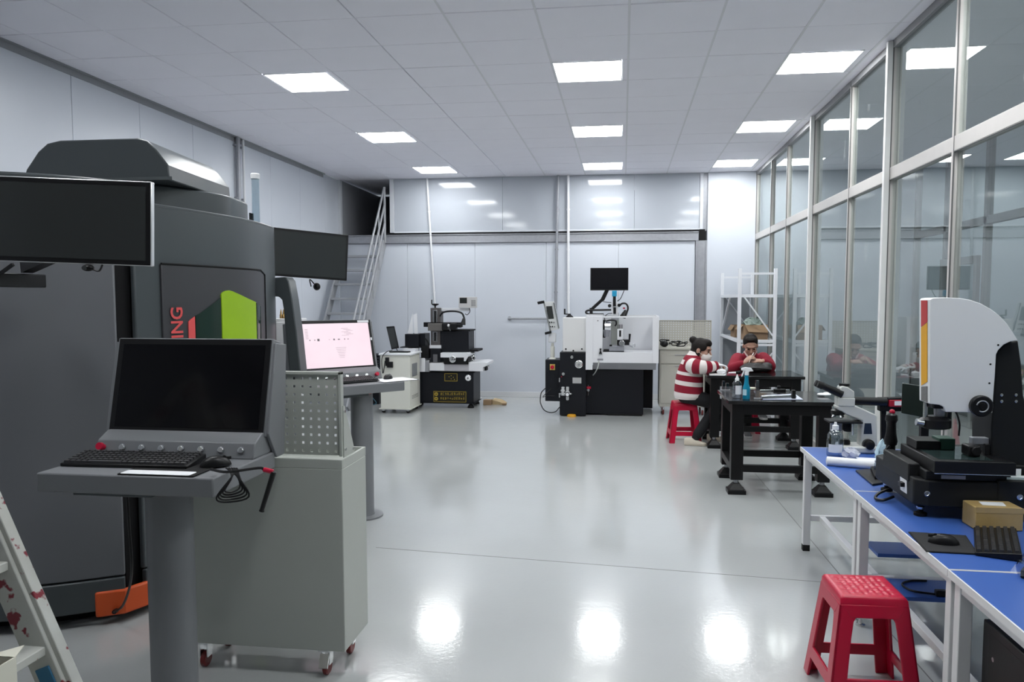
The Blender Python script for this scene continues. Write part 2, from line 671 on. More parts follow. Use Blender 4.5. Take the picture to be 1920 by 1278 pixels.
# left wall: tall panels
wl = struct(MB().box(X_L - 0.12, Y_F - 0.1, 0, X_L - 0.012, Y_B, Z_C).build('wall_left', M_wall))
y = 6.24 - 0.953 * 11
while y < Y_B - 0.02:
    y0, y1 = max(y, Y_F), min(y + 0.953, Y_B)
    MB().box(X_L - 0.014, y0 + 0.002, 0, X_L, y1 - 0.002, Z_C - 0.005).build('wall_panel', M_wall, wl, bev=0.003, seg=1)
    y += 0.953
tr = struct(MB().prism([(X_L, Z_C), (X_L + 0.045, Z_C), (X_L + 0.045, Z_C - 0.008), (X_L + 0.008, Z_C - 0.008), (X_L + 0.008, Z_C - 0.06), (X_L, Z_C - 0.06)],
                       'y', Y_F, 11.9).build('trim_1', mat('trim_grey', (0.30, 0.31, 0.33), 0.5)))
for n, (yy, r, m, lab) in enumerate(((9.08, 0.028, M_steel, 'thick grey vertical pipe on the left wall'),
                                     (9.22, 0.016, M_white, 'thin pale conduit beside the thick pipe on the left wall'))):
    o = thing('wall_conduit', lab, 'pipe', (X_L + 0.04, yy, 0), 0)
    MB().cyl((X_L + 0.04, yy, 0), (X_L + 0.04, yy, Z_C - 0.01), r, n=14).build('pipe', m, o)
    for zz in (0.9, 1.9, 2.9, 3.55):
        MB().box(X_L + 0.001, yy - r * 1.8, zz, X_L + 0.04, yy + r * 1.8, zz + 0.02).build('pipe_clip', M_steel, o)

# wall behind the camera, walls of the neighbour room
wf = struct(MB().box(X_L - 0.1, Y_F - 0.12, 0, X_R2, Y_F, Z_C).build('wall_front', mat('front_wall_grey', (0.28, 0.29, 0.30), 0.5)))
wo = struct(MB().box(X_R2 - 0.1, Y_F, 0, X_R2, Y_B + 0.1, Z_C).build('wall_outer', M_wall))
we = struct(MB().box(X_G + 0.03, Y_B, 0, X_R2 - 0.1, Y_B + 0.12, Z_C).build('wall_end', M_wall))

# back wall
wb = root_struct('wall_back', (0, Y_B, 0))
seams = [X_L, -3.64, -2.47, -1.27, -0.08, 1.15]
for a, c in zip(seams[:-1], seams[1:]):
    MB().box(a + 0.002, Y_B, 0, c - 0.002, Y_B + 0.1, 2.585).build('wall_panel', M_wall, wb, bev=0.003, seg=1)
MB().box(1.335, Y_B - 0.03, 0, X_G, Y_B + 0.1, Z_C).build('wall_panel', M_wall, wb, bev=0.003, seg=1)
ups = [-3.86, -2.0, 0.17, 1.21]
for a, c in zip(ups[:-1], ups[1:]):
    MB().box(a + 0.0015, Y_B - 0.005, 2.785, c - 0.0015, Y_B + 0.1, Z_C).build('upper_panel', M_wallup, wb, bev=0.002, seg=1)
MB().box(-3.93, Y_B - 0.03, 2.77, -3.86, Y_B + 0.1, Z_C).build('upper_frame', mat('trim_light', (0.62, 0.64, 0.68), 0.35), wb, bev=0.004)
MB().box(1.21, Y_B - 0.02, 2.77, 1.265, Y_B + 0.1, Z_C).build('upper_frame', MATS['trim_light'], wb, bev=0.004)
MB().box(-3.86, Y_B - 0.014, 2.765, 1.21, Y_B + 0.1, 2.79).build('upper_sill', MATS['trim_light'], wb, bev=0.003)
MB().box(1.265, Y_B + 0.01, 2.75, 1.335, Y_B + 0.1, Z_C).build('upper_post', M_steel, wb)
MB().box(-4.0, Y_B - 0.01, 2.735, 1.30, Y_B + 0.1, 2.77).build('shadow_gap', M_blackm, wb)
MB().box(1.20, Y_B - 0.012, 2.60, 1.32, Y_B + 0.1, 2.74).build('junction_cover', M_blackm, wb)
bm_ = MB()
bm_.box(-4.7, Y_B - 0.035, 2.59, 1.20, Y_B + 0.1, 2.605)
bm_.box(-4.7, Y_B - 0.035, 2.72, 1.20, Y_B + 0.1, 2.735)
bm_.box(-4.7, Y_B - 0.02, 2.605, 1.20, Y_B + 0.1, 2.72)
struct(bm_.build('trim_2', M_steel, None, bev=0.003))
pm = MB()
pm.box(1.155, Y_B - 0.035, 0, 1.175, Y_B + 0.08, 2.59)
pm.box(1.31, Y_B - 0.035, 0, 1.335, Y_B + 0.08, 2.59)
pm.box(1.175, Y_B - 0.015, 0, 1.31, Y_B + 0.08, 2.59)
struct(pm.build('trim_3', M_steel, None, bev=0.003))
struct(MB().box(X_L, Y_B - 0.012, 0, 1.15, Y_B, 0.09).build('baseboard_back', mat('baseboard_pale', (0.72, 0.73, 0.75), 0.4), None, bev=0.003))
struct(MB().box(1.335, Y_B - 0.042, 0, X_G, Y_B - 0.03, 0.09).build('baseboard_right', MATS['baseboard_pale'], None, bev=0.003))
# the dark loft behind the opening at the top of the stair
loft = MB()
loft.box(X_L - 0.1, Y_B + 0.1, 2.58, -3.0, Y_B + 2.1, 2.60)
loft.box(X_L - 0.1, Y_B + 2.1, 2.58, -3.0, Y_B + 2.2, Z_C)
loft.box(-3.93, Y_B + 0.1, 2.6, -3.9, Y_B + 2.1, Z_C)
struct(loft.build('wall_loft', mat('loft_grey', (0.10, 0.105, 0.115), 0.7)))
struct(MB().box(X_L - 0.1, Y_B, 2.6, X_L + 0.03, Y_B + 2.1, Z_C).build('wall_loft_side', mat('loft_panel', (0.32, 0.33, 0.36), 0.6)))
struct(MB().box(X_L, Y_B - 0.06, 2.74, X_L + 0.05, Y_B + 0.02, Z_C).build('trim_4', MATS['trim_light'], None, bev=0.003))

# vertical pipes on the back wall
for (xa, xb, z0, r, m, lab) in ((-3.27, -3.14, 1.35, 0.017, M_white, 'thin white conduit on the back wall left of the grey pipe'),
                               (-1.07, -1.11, 1.2, 0.022, M_steel, 'grey vertical pipe with collars on the back wall'),
                               (-0.905, -0.89, 1.3, 0.021, M_white, 'white vertical conduit right beside the grey pipe')):
    o = thing('wall_pipe', lab, 'pipe', (xb, Y_B - 0.06, z0), 0)
    MB().cyl((xa, Y_B - 0.06, Z_C - 0.005), (xb, Y_B - 0.06, z0), r, n=12).build('pipe', m, o)
    for zz in (3.1, 2.45, 1.75):
        xx = xa + (xb - xa) * (Z_C - zz) / (Z_C - z0)
        MB().cyl((xx, Y_B - 0.06, zz), (xx, Y_B - 0.06, zz + 0.025), r * 1.35, n=12).build('collar', m, o)
        MB().box(xx - 0.008, Y_B - 0.06, zz + 0.004, xx + 0.008, Y_B - 0.001, zz + 0.02).build('bracket', M_steel, o)
o = thing('wall_rail', 'short horizontal grey rail on the back wall between the machines', 'rail', (-1.55, Y_B - 0.08, 1.29), 0)
a, c = at(952, 597, Y_B - 0.08), at(1034, 597, Y_B - 0.08)
MB().cyl(a, c, 0.018, n=12).build('rail_tube', M_steel, o)
for xx in (a.x + 0.02, c.x - 0.05):
    MB().cyl((xx, Y_B - 0.08, a.z), (xx, Y_B - 0.001, a.z), 0.014, n=10).build('bracket', M_steel, o)
    MB().cyl((xx, Y_B - 0.006, a.z), (xx, Y_B - 0.001, a.z), 0.035, n=12).build('flange', M_steel, o)

# ------------------------------------------------------------------ glass partition on the right
M_glass = glass_mat('partition_glass', (0.91, 0.942, 0.933), 2.0, 0.0, 0.03)
# faint wiped smears left on the panes
gnt = M_glass.node_tree
g_out = gnt.nodes['Material Output']
g_src = g_out.inputs[0].links[0].from_socket
g_tc = gnt.nodes.new('ShaderNodeTexCoord')
g_mp = gnt.nodes.new('ShaderNodeMapping')
g_mp.inputs['Scale'].default_value = (1.0, 5.0, 1.3)
g_nz = gnt.nodes.new('ShaderNodeTexNoise')
g_nz.inputs['Scale'].default_value = 1.6
g_nz.inputs['Detail'].default_value = 5
g_rp = gnt.nodes.new('ShaderNodeMapRange')
g_rp.inputs['From Min'].default_value = 0.66
g_rp.inputs['From Max'].default_value = 0.80
g_rp.inputs['To Max'].default_value = 0.28
g_df = gnt.nodes.new('ShaderNodeBsdfDiffuse')
g_df.inputs[0].default_value = (0.75, 0.78, 0.78, 1)
g_mx = gnt.nodes.new('ShaderNodeMixShader')
gnt.links.new(g_tc.outputs['Object'], g_mp.inputs['Vector'])
gnt.links.new(g_mp.outputs[0], g_nz.inputs['Vector'])
gnt.links.new(g_nz.outputs['Fac'], g_rp.inputs['Value'])
gnt.links.new(g_rp.outputs[0], g_mx.inputs[0])
gnt.links.new(g_src, g_mx.inputs[1])
gnt.links.new(g_df.outputs[0], g_mx.inputs[2])
gnt.links.new(g_mx.outputs[0], g_out.inputs[0])
wr = root_struct('wall_right', (X_G, 6, 0))
MUL = [12.55, 11.33, 10.27, 8.88, 7.52, 6.42, 5.24, 4.03, 2.82, 1.61, 0.40, -0.8, -2.0, -3.2, Y_F + 0.03]
Z_T0, Z_T1 = 2.59, 2.685
for k, y in enumerate(MUL):
    w = 0.032
    MB().box(X_G - 0.02, y - w / 2, 0, X_G + 0.05, y + w / 2, Z_C - 0.02).build('mullion', M_alu, wr, bev=0.003)
    MB().box(X_G - 0.0215, y - w / 2 - 0.004, 0.1, X_G - 0.012, y - w / 2, Z_C - 0.06).build('gasket', M_aludark, wr)
for y0, y1 in zip(MUL[1:], MUL[:-1]):
    for z0, z1 in ((0.10, Z_T0), (Z_T1, Z_C - 0.06)):
        MB().box(X_G + 0.008, y0 + 0.016, z0, X_G + 0.016, y1 - 0.016, z1).build('pane', M_glass, wr)
    MB().box(X_G - 0.018, y0 + 0.016, Z_T0, X_G + 0.05, y1 - 0.016, Z_T1).build('transom', M_alu, wr, bev=0.003)
    MB().box(X_G - 0.0185, y0 + 0.016, Z_T0 - 0.006, X_G - 0.01, y1 - 0.016, Z_T0).build('gasket', M_aludark, wr)
MB().box(X_G - 0.02, Y_F, 0, X_G + 0.05, Y_B, 0.10).build('bottom_rail', M_alu, wr, bev=0.003)
MB().box(X_G - 0.02, Y_F, Z_C - 0.06, X_G + 0.05, Y_B, Z_C).build('top_rail', mat('frame_grey', (0.24, 0.24, 0.25), 0.45), wr, bev=0.003)
for y in (8.88, 6.42):
    MB().box(X_G - 0.062, y - 0.022, 0, X_G - 0.021, y + 0.022, Z_C - 0.01).build('post', mat('post_white', (0.74, 0.74, 0.73), 0.4), wr, bev=0.003)

# a second framed partition further inside the neighbour room
w2 = root_struct('wall_inner', (4.5, 6, 0))
for y in (12.5, 11.4, 10.2, 8.96, 7.7, 6.5, 5.2, 3.9, 2.6):
    MB().box(4.46, y - 0.04, 0, 4.54, y + 0.04, Z_C - 0.01).build('mullion', mat('inner_frame', (0.33, 0.33, 0.34), 0.45), w2, bev=0.003)
MB().box(4.46, 2.6, 2.58, 4.54, 12.5, 2.68).build('transom', MATS['inner_frame'], w2, bev=0.003)
MB().box(4.46, 2.6, 0, 4.54, 12.5, 0.9).build('lower_panel', mat('inner_panel_grey', (0.16, 0.17, 0.17), 0.4), w2)
M_glass2 = glass_mat('inner_glass', (0.95, 0.975, 0.97), 1.35, 0.0, 0.0)
ys2 = (12.5, 11.4, 10.2, 8.96, 7.7, 6.5, 5.2, 3.9, 2.6)
for y1, y0 in zip(ys2[:-1], ys2[1:]):
    MB().box(4.496, y0 + 0.04, 0.9, 4.504, y1 - 0.04, 2.58).build('pane', M_glass2, w2)
    MB().box(4.496, y0 + 0.04, 2.68, 4.504, y1 - 0.04, Z_C - 0.01).build('pane', M_glass2, w2)
# doors in the second partition
for n, (y0, y1) in enumerate(((10.24, 11.36), (6.54, 7.66))):
    d = MB()
    for (a, c, e, g) in ((y0, 0.0, y0 + 0.09, 2.2), (y1 - 0.09, 0, y1, 2.2), (y0 + 0.09, 2.1, y1 - 0.09, 2.2), (y0 + 0.09, 0.9, y1 - 0.09, 1.0), (y0 + 0.09, 0, y1 - 0.09, 0.12)):
        d.box(4.40, a, c, 4.45, e, g)
    dd = struct(d.build('door_%d' % (n + 1), MATS['inner_frame'], None, bev=0.004))
    MB().cyl((4.38, y0 + 0.05, 1.0), (4.38, y0 + 0.05, 1.2), 0.012, n=10).build('door_handle', M_chrome, dd)

# ------------------------------------------------------------------ steep stair to the loft
st = thing('loft_stair', 'steep grey steel stair with handrail up to the dark loft opening', 'stair', (-4.35, 11.6, 0))
SX0, SX1 = -4.70, -4.02
SY0, SY1, SZ1 = 10.72, 12.52, 2.60
slope = (SY1 - SY0) / SZ1
M_st = mat('stair_steel', (0.36, 0.37, 0.39), 0.5, metal=0.2, var=0.08)
for x in (SX0, SX1):
    MB().bar((x, SY0, 0.02), (x, SY1, SZ1), 0.03, 0.16, up=(0, -1, 0.6)).build('stringer', M_st, st, bev=0.003)
n = 11
for i in range(1, n):
    z = SZ1 * i / n
    y = SY0 + slope * z
    MB().box(SX0 + 0.02, y - 0.10, z - 0.02, SX1 - 0.02, y + 0.10, z + 0.015).build('tread', M_st, st, bev=0.003)
for off, ex in ((0.95, 0.95), (0.62, 0.7), (0.32, 0.4)):
    a = Vector((SX1 + 0.02, SY0 - 0.02, 0.05 + off))
    c = Vector((SX1 + 0.02, SY1 - 0.02, SZ1 + min(off, 0.92)))
    MB().cyl(a, c, 0.017, n=10).build('handrail', M_st, st)
for i in (1, 3, 5, 7, 9):
    z = SZ1 * i / n
    y = SY0 + slope * z
    MB().cyl((SX1 + 0.02, y, z), (SX1 + 0.02, y, z + 0.97), 0.012, n=8).build('baluster', M_st, st)
MB().cyl((SX1 + 0.02, SY1 - 0.01, SZ1), (SX1 + 0.02, SY1 - 0.01, SZ1 + 0.93), 0.02, n=10).build('baluster', M_st, st)
# ================================================================== the big dark round machine on the left
mach = thing('grinding_machine', 'large dark grey rounded machine with green window and red lettering', 'machine', (-3.4, 4.2, 0))
FRONT = spline([(-4.55, 3.02, 0), (-3.9, 3.05, 0), (-3.35, 3.17, 0), (-2.88, 3.30, 0), (-2.515, 3.50, 0)], 6)
SIDE = spline([(-2.475, 3.60, 0), (-2.455, 3.72, 0), (-2.415, 3.92, 0), (-2.375, 4.2, 0), (-2.345, 4.55, 0), (-2.385, 4.9, 0), (-2.46, 5.15, 0), (-2.66, 5.34, 0)], 5)
BACK = [Vector((-3.2, 5.4, 0)), Vector((-4.55, 5.4, 0))]


def sheet(curve, z0, z1, t, zt=None):
    """curved panel following a plan curve, thickness t inwards (to the left of travel)"""
    b = MB()
    n = len(curve)
    nor = []
    for i in range(n):
        d = curve[min(i + 1, n - 1)] - curve[max(i - 1, 0)]
        nor.append(Vector((d.y, -d.x, 0)).normalized())
    vs = []
    for i in range(n):
        o, q = curve[i], curve[i] - nor[i] * t
        vs += [(o.x, o.y, z0), (o.x, o.y, z1), (q.x, q.y, z1), (q.x, q.y, z0)]
    fs = []
    for i in range(n - 1):
        for k in range(4):
            fs.append((i * 4 + k, i * 4 + (k + 1) % 4, (i + 1) * 4 + (k + 1) % 4, (i + 1) * 4 + k))
    fs += [(0, 1, 2, 3), tuple((n - 1) * 4 + k for k in (3, 2, 1, 0))]
    b.add(vs, fs)
    return b


def offset(curve, d):
    out = []
    n = len(curve)
    for i in range(n):
        t = curve[min(i + 1, n - 1)] - curve[max(i - 1, 0)]
        nn = Vector((t.y, -t.x, 0)).normalized()
        out.append(curve[i] + nn * d)
    return out


ZM = 2.14
core = [(p.x, p.y) for p in offset(FRONT, -0.05)] + [(p.x, p.y) for p in offset(SIDE, -0.04)] + [(p.x, p.y) for p in BACK]
MB().prism(core, 'z', 0.14, ZM - 0.03).build('inner_frame', M_blackm, mach)
MB().prism([(p[0] * 0.93 - 0.24, p[1] * 0.93 + 0.3) for p in core], 'z', 0.0, 0.14).build('plinth', M_blackm, mach)
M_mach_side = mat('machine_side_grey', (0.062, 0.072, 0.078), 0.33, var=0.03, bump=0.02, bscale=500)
M_mach_front_lit = mat('machine_front_lit', (0.150, 0.156, 0.170), 0.36, var=0.03, bump=0.02, bscale=500)  # lighter than the side: the light on the front is put into the colour
sheet(FRONT, 0.24, ZM, 0.03).build('front_panel', M_mach_front_lit, mach, bev=0.008)
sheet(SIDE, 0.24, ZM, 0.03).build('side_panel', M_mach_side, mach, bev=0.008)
top = [(p.x, p.y) for p in FRONT] + [(p.x, p.y) for p in SIDE] + [(p.x, p.y) for p in BACK]
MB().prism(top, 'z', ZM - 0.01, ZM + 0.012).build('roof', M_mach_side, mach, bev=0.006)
# skirt band round the foot
sk = offset(FRONT, 0.012)
sheet(sk, 0.075, 0.235, 0.03).build('front_skirt', M_mach_side, mach, bev=0.006)
sheet(offset(SIDE, 0.012), 0.075, 0.235, 0.03).build('side_skirt', M_mach_side, mach, bev=0.006)
ob = offset(FRONT, 0.022)[-3:] + offset(SIDE, 0.022)[:8]
sheet(ob, 0.045, 0.175, 0.03).build('foot_guard', M_orange, mach, bev=0.01)
L(bpy.data.objects[mach.children[-1].name], 'orange foot guard')
# upper tier
tier = spline([(-4.45, 3.55, 0), (-3.55, 3.60, 0), (-3.1, 3.77, 0), (-2.74, 4.2, 0), (-2.585, 4.6, 0), (-2.58, 4.85, 0), (-2.67, 5.18, 0), (-2.9, 5.32, 0)], 6)
MB().prism([(p.x, p.y) for p in tier] + [(-4.45, 5.32)], 'z', ZM + 0.01, 2.325).build('roof_tier', M_mach_side, mach, bev=0.012)
# hood on top
hp = [(-3.47, 2.32), (-3.44, 2.40), (-3.36, 2.50), (-3.30, 2.545), (-3.22, 2.56), (-2.74, 2.56), (-2.68, 2.545), (-2.63, 2.50), (-2.555, 2.405), (-2.55, 2.32)]
hb = MB()
n = len(hp)
vs = [(x, 4.05, z) for x, z in hp] + [(x - 0.06 if x < -3 else x - 0.16, 5.02, z + 0.015) for x, z in hp]
hb.add(vs, [(i, (i + 1) % n, n + (i + 1) % n, n + i) for i in range(n)] + [tuple(range(n - 1, -1, -1)), tuple(range(n, 2 * n))])
hb.build('hood', M_mach_side, mach, bev=0.008)
sheet([Vector((-3.52, 4.045, 0)), Vector((-3.5, 4.04, 0)), Vector((-2.54, 4.04, 0)), Vector((-2.53, 4.045, 0))], 2.322, 2.34, 0.01).build('hood_flange', M_dgrey, mach)


def side_at(px, d=0.0):
    """point and direction on the side panel where a picture column meets it"""
    c = offset(SIDE, d)
    best = None
    for i in range(len(c) - 1):
        for k in range(12):
            p = c[i].lerp(c[i + 1], k / 12)
            v = Vector((p.x, p.y, 0))
            f = _d.x * v.x + _d.y * v.y
            r = _r.x * v.x + _r.y * v.y
            q = CX + F_PX * r / f
            if best is None or abs(q - px) < best[0]:
                best = (abs(q - px), p.copy(), i + k / 12)
    return best[1], best[2]


def side_curve(px0, px1, d, n=12):
    i0, i1 = side_at(px0, d)[1], side_at(px1, d)[1]
    c = offset(SIDE, d)
    out = []
    for k in range(n + 1):
        t = i0 + (i1 - i0) * k / n
        j = min(int(t), len(c) - 2)
        out.append(c[j].lerp(c[j + 1], t - j))
    return out


def side_patch(px_poly_top, px_poly_bot_z, d, t, n=14, ztop=None):
    pass


door_c = side_curve(304, 497, 0.012, 16)
# sliding door with a rounded upper far corner
db = MB()
dn = len(door_c)
nor = []
for i in range(dn):
    dd = door_c[min(i + 1, dn - 1)] - door_c[max(i - 1, 0)]
    nor.append(Vector((dd.y, -dd.x, 0)).normalized())
zt = [1.835 - (0.03 if i == dn - 1 else 0.008 if i == dn - 2 else 0) for i in range(dn)]
vs, fs = [], []
for i in range(dn):
    o, q = door_c[i], door_c[i] - nor[i] * 0.02
    vs += [(o.x, o.y, 0.32), (o.x, o.y, zt[i]), (q.x, q.y, zt[i]), (q.x, q.y, 0.32)]
for i in range(dn - 1):
    for k in range(4):
        fs.append((i * 4 + k, i * 4 + (k + 1) % 4, (i + 1) * 4 + (k + 1) % 4, (i + 1) * 4 + k))
fs += [(0, 1, 2, 3), tuple((dn - 1) * 4 + k for k in (3, 2, 1, 0))]
db.add(vs, fs)
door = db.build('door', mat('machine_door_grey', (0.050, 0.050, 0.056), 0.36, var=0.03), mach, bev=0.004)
MB().tube([(p.x, p.y, 1.838) for p in door_c[:-1]] + [(door_c[-1].x, door_c[-1].y, 1.81), (door_c[-1].x, door_c[-1].y, 0.34)], 0.006, n=6).build('door_seal', M_blackm, door)


def z_on(p, py):
    """height that shows at picture row py on the vertical line through p"""
    f = Vector((p.x, p.y, 0))
    # solve row = CY - F*(u.X)/(d.X)
    k = (CY - py) / F_PX
    num = k * (_d.x * f.x + _d.y * f.y) - (_u.x * f.x + _u.y * f.y)
    return CAM_H + num / (_u.z - k * _d.z)


def patch(pts, d, t, zbot):
    """curved plate on the door: pts = (column, top row), down to height zbot"""
    c = []
    for px, py in pts:
        p, _i = side_at(px, d)
        c.append((p, z_on(p, py)))
    b = MB()
    n = len(c)
    vs, fs = [], []
    for i, (p, z) in enumerate(c):
        dd = c[min(i + 1, n - 1)][0] - c[max(i - 1, 0)][0]
        nn = Vector((dd.y, -dd.x, 0)).normalized()
        q = p - nn * t
        vs += [(p.x, p.y, zbot), (p.x, p.y, z), (q.x, q.y, z), (q.x, q.y, zbot)]
    for i in range(n - 1):
        for k in range(4):
            fs.append((i * 4 + k, i * 4 + (k + 1) % 4, (i + 1) * 4 + (k + 1) % 4, (i + 1) * 4 + k))
    fs += [(0, 1, 2, 3), tuple((n - 1) * 4 + k for k in (3, 2, 1, 0))]
    return b.add(vs, fs)


win_d = patch([(366, 592), (375, 587), (385, 580), (395, 573), (405, 565), (414, 558)], 0.018, 0.008, 0.75).build(
    'dark_window', mat('dark_green_glass', (0.012, 0.03, 0.022), 0.08, var=0.0), door)
mg = mat('green_window', (0.25, 0.42, 0.015), 0.2, var=0.10, scale=5, emit=0.07)  # faint glow is put into the green colour
win = patch([(415.5, 552), (418, 548), (423, 545), (430, 544), (437, 546), (450, 552), (465, 559), (480, 566)], 0.020, 0.01, 0.75).build('glowing_window', mg, door)
L(win, 'bright green window with a faint glow')
patch([(481, 568), (488, 574), (496, 576)], 0.016, 0.006, 0.75).build('dark_window', MATS['dark_green_glass'], door)
patch([(352.5, 603), (357, 598), (364.5, 593)], 0.017, 0.006, 0.75).build('red_stripe', mat('red_print', (0.72, 0.09, 0.09), 0.45, var=0), door)
# lettering running up the door
pa, ia = side_at(317.5, 0.0155)
pb, ib = side_at(341, 0.0155)
p0 = (pa + pb) / 2
tx = (pb - pa).normalized()
ztxt1, ztxt0 = z_on(p0, 576), z_on(p0, 633)
vs, fs = text_mesh('ING', 1.0, 0.0, 0.018)
wx = max(v.x for v in vs) - min(v.x for v in vs)
wy = max(v.y for v in vs) - min(v.y for v in vs)
cx0 = (max(v.x for v in vs) + min(v.x for v in vs)) / 2
cy0 = (max(v.y for v in vs) + min(v.y for v in vs)) / 2
sw, sh = (ztxt1 - ztxt0) / wx, (pb - pa).length / wy
nrm = Vector((tx.y, -tx.x, 0))
b = MB()
for v in vs:
    pass
b.add([p0 + nrm * (0.004 if v.z >= 0 else 0.002) - tx * ((v.y - cy0) * sh) + Vector((0, 0, (ztxt1 + ztxt0) / 2 + (v.x - cx0) * sw)) for v in vs], fs)
b.build('lettering', MATS['red_print'], door, smooth=False)
# small bolt on the joint
MB().cyl((-2.645, 3.50, 1.50), (-2.635, 3.485, 1.50), 0.01, n=10).build('bolt', M_blackm, mach)
# console arm at the far end (dark, cranked)
ap = [(512, 521), (540, 519), (546, 527), (552, 560), (560, 620), (568, 697), (547, 697), (541, 640), (536, 580), (533, 562), (527, 556), (512, 555)]
q = [at(x, y, 5.17) for x, y in ap]
MB().prism([(p.x, p.z) for p in q], 'y', 5.13, 5.25).build('arm', M_dgrey, mach, bev=0.008)
# clear tube standing on the roof, black plug at its foot
tb = thing('clear_tube', 'tall clear plastic tube standing on the dark machine roof', 'tube', (-2.55, 5.05, ZM + 0.013))
c0 = at(480, 400, 5.0)
tb.location = (c0.x, 5.0, ZM + 0.013)
WM[tb.name] = Matrix.Translation(Vector((c0.x, 5.0, ZM + 0.013)))
zt_ = at(480, 325, 5.0).z
MB().lathe([(0.024, 0), (0.026, 0.01), (0.026, zt_ - ZM - 0.04), (0.023, zt_ - ZM - 0.04), (0.023, 0.012)], (c0.x, 5.0, ZM + 0.013), 16).build('tube_wall', M_glassclear, tb)
MB().lathe([(0.03, zt_ - ZM - 0.05), (0.032, zt_ - ZM - 0.02), (0.026, zt_ - ZM - 0.013)], (c0.x, 5.0, ZM + 0.013), 16).build('rim', M_white, tb)
MB().box(c0.x - 0.035, 4.97, ZM + 0.013, c0.x - 0.028, 5.02, ZM + 0.10).build('clip', M_blackm, tb)

# ------------------------------------------------------------------ hanging monitors
M_bezel = mat('silver_edge', (0.72, 0.73, 0.74), 0.25, metal=0.6, var=0)


def flat_monitor(name, label, corners, t, bez, edge_mat, face):
    """corners: TL TR BR BL in room coordinates"""
    TL, TR, BR, BL = corners
    ctr = (TL + TR + BR + BL) / 4
    ux = ((TR - TL) + (BR - BL)).normalized()
    uy = ((TL - BL) + (TR - BR))
    uy = (uy - ux * uy.dot(ux)).normalized()
    nn = ux.cross(uy)
    if nn.y > 0:
        nn = -nn
    w = ((TR - TL).length + (BR - BL).length) / 4
    h = ((TL - BL).length + (TR - BR).length) / 4
    t_ = thing(name, label, 'monitor', (ctr.x, ctr.y, (BL.z + BR.z) / 2))
    ax = (ux, uy, nn)
    MB().obox(ctr - nn * (t / 2), (w, h, t / 2), ax).build('housing', edge_mat, t_, bev=0.004)
    MB().obox(ctr + nn * 0.0012, (w - 0.004, h - 0.004, 0.0012), ax).build('bezel', M_black, t_)
    MB().obox(ctr + nn * 0.0026, (w - bez, h - bez, 0.0006), ax).build('screen', face, t_)
    return t_, ctr, ux, uy, nn, w, h


t1, c, ux, uy, nn, w, h = flat_monitor('hanging_monitor', 'wide switched-off monitor with thin silver edge hanging at the left', [at(-30, 323, 2.78), at(280, 345, 2.9), at(288, 495, 2.9), at(-30, 493, 2.78)], 0.03, 0.022, M_bezel, M_screen)
w1 = at(165, 502, 2.86)
MB().ell((w1.x, w1.y, w1.z), (0.026, 0.02, 0.014)).build('webcam', M_black, t1)
MB().cyl((w1.x, w1.y - 0.021, w1.z), (w1.x, w1.y - 0.014, w1.z), 0.009, n=12).build('webcam_lens', M_screen, t1)
MB().tube(spline([(w1.x + 0.02, w1.y, w1.z - 0.006), (w1.x + 0.05, w1.y, w1.z - 0.012), (w1.x + 0.06, w1.y + 0.01, w1.z + 0.02)], 5), 0.004, n=6).build('cable', M_black, t1)
arm1 = at(5, 520, 2.95)
MB().bar(c - nn * 0.03 + uy * (-0.1), (arm1.x - 0.03, 3.12, arm1.z + 0.05), 0.05, 0.05).build('mount_arm', M_black, t1)
MB().box(arm1.x - 0.09, 2.90, arm1.z - 0.04, arm1.x + 0.0, 3.2, arm1.z + 0.02).build('mount_block', M_black, t1, bev=0.005)
MB().bar((arm1.x + 0.07, 2.93, arm1.z + 0.055), (arm1.x - 0.01, 2.93, arm1.z + 0.005), 0.012, 0.012).build('mount_lever', M_black, t1)

M_orangescreen = mat('screen_brown_reflection', (0.010, 0.010, 0.012), 0.12, var=0)
t2, c, ux, uy, nn, w, h = flat_monitor('hanging_monitor', 'dark monitor hanging over the second console near the stair', [at(500, 425, 5.75), at(652, 440, 6.2), at(652, 527, 6.2), at(500, 515, 5.75)], 0.03, 0.018, M_black, M_screen)
w2_ = at(594, 537, 6.1)
MB().ell((w2_.x, w2_.y, w2_.z), (0.03, 0.028, 0.032)).build('webcam', M_black, t2)
MB().tube(spline([(w2_.x - 0.02, w2_.y, w2_.z + 0.02), (w2_.x - 0.06, w2_.y, w2_.z + 0.06), (w2_.x - 0.05, w2_.y, w2_.z + 0.0)], 4), 0.005, n=6).build('cable', M_black, t2)
MB().bar(c - nn * 0.035, (-3.05, 6.30, c.z), 0.06, 0.05).build('mount_arm', M_black, t2)
MB().cyl((-3.05, 6.30, 0.01), (-3.05, 6.30, c.z + 0.05), 0.03, n=14).build('floor_post', M_mgrey, t2)
MB().cyl((-3.05, 6.30, 0.0), (-3.05, 6.30, 0.02), 0.14, n=20).build('post_foot', M_mgrey, t2)

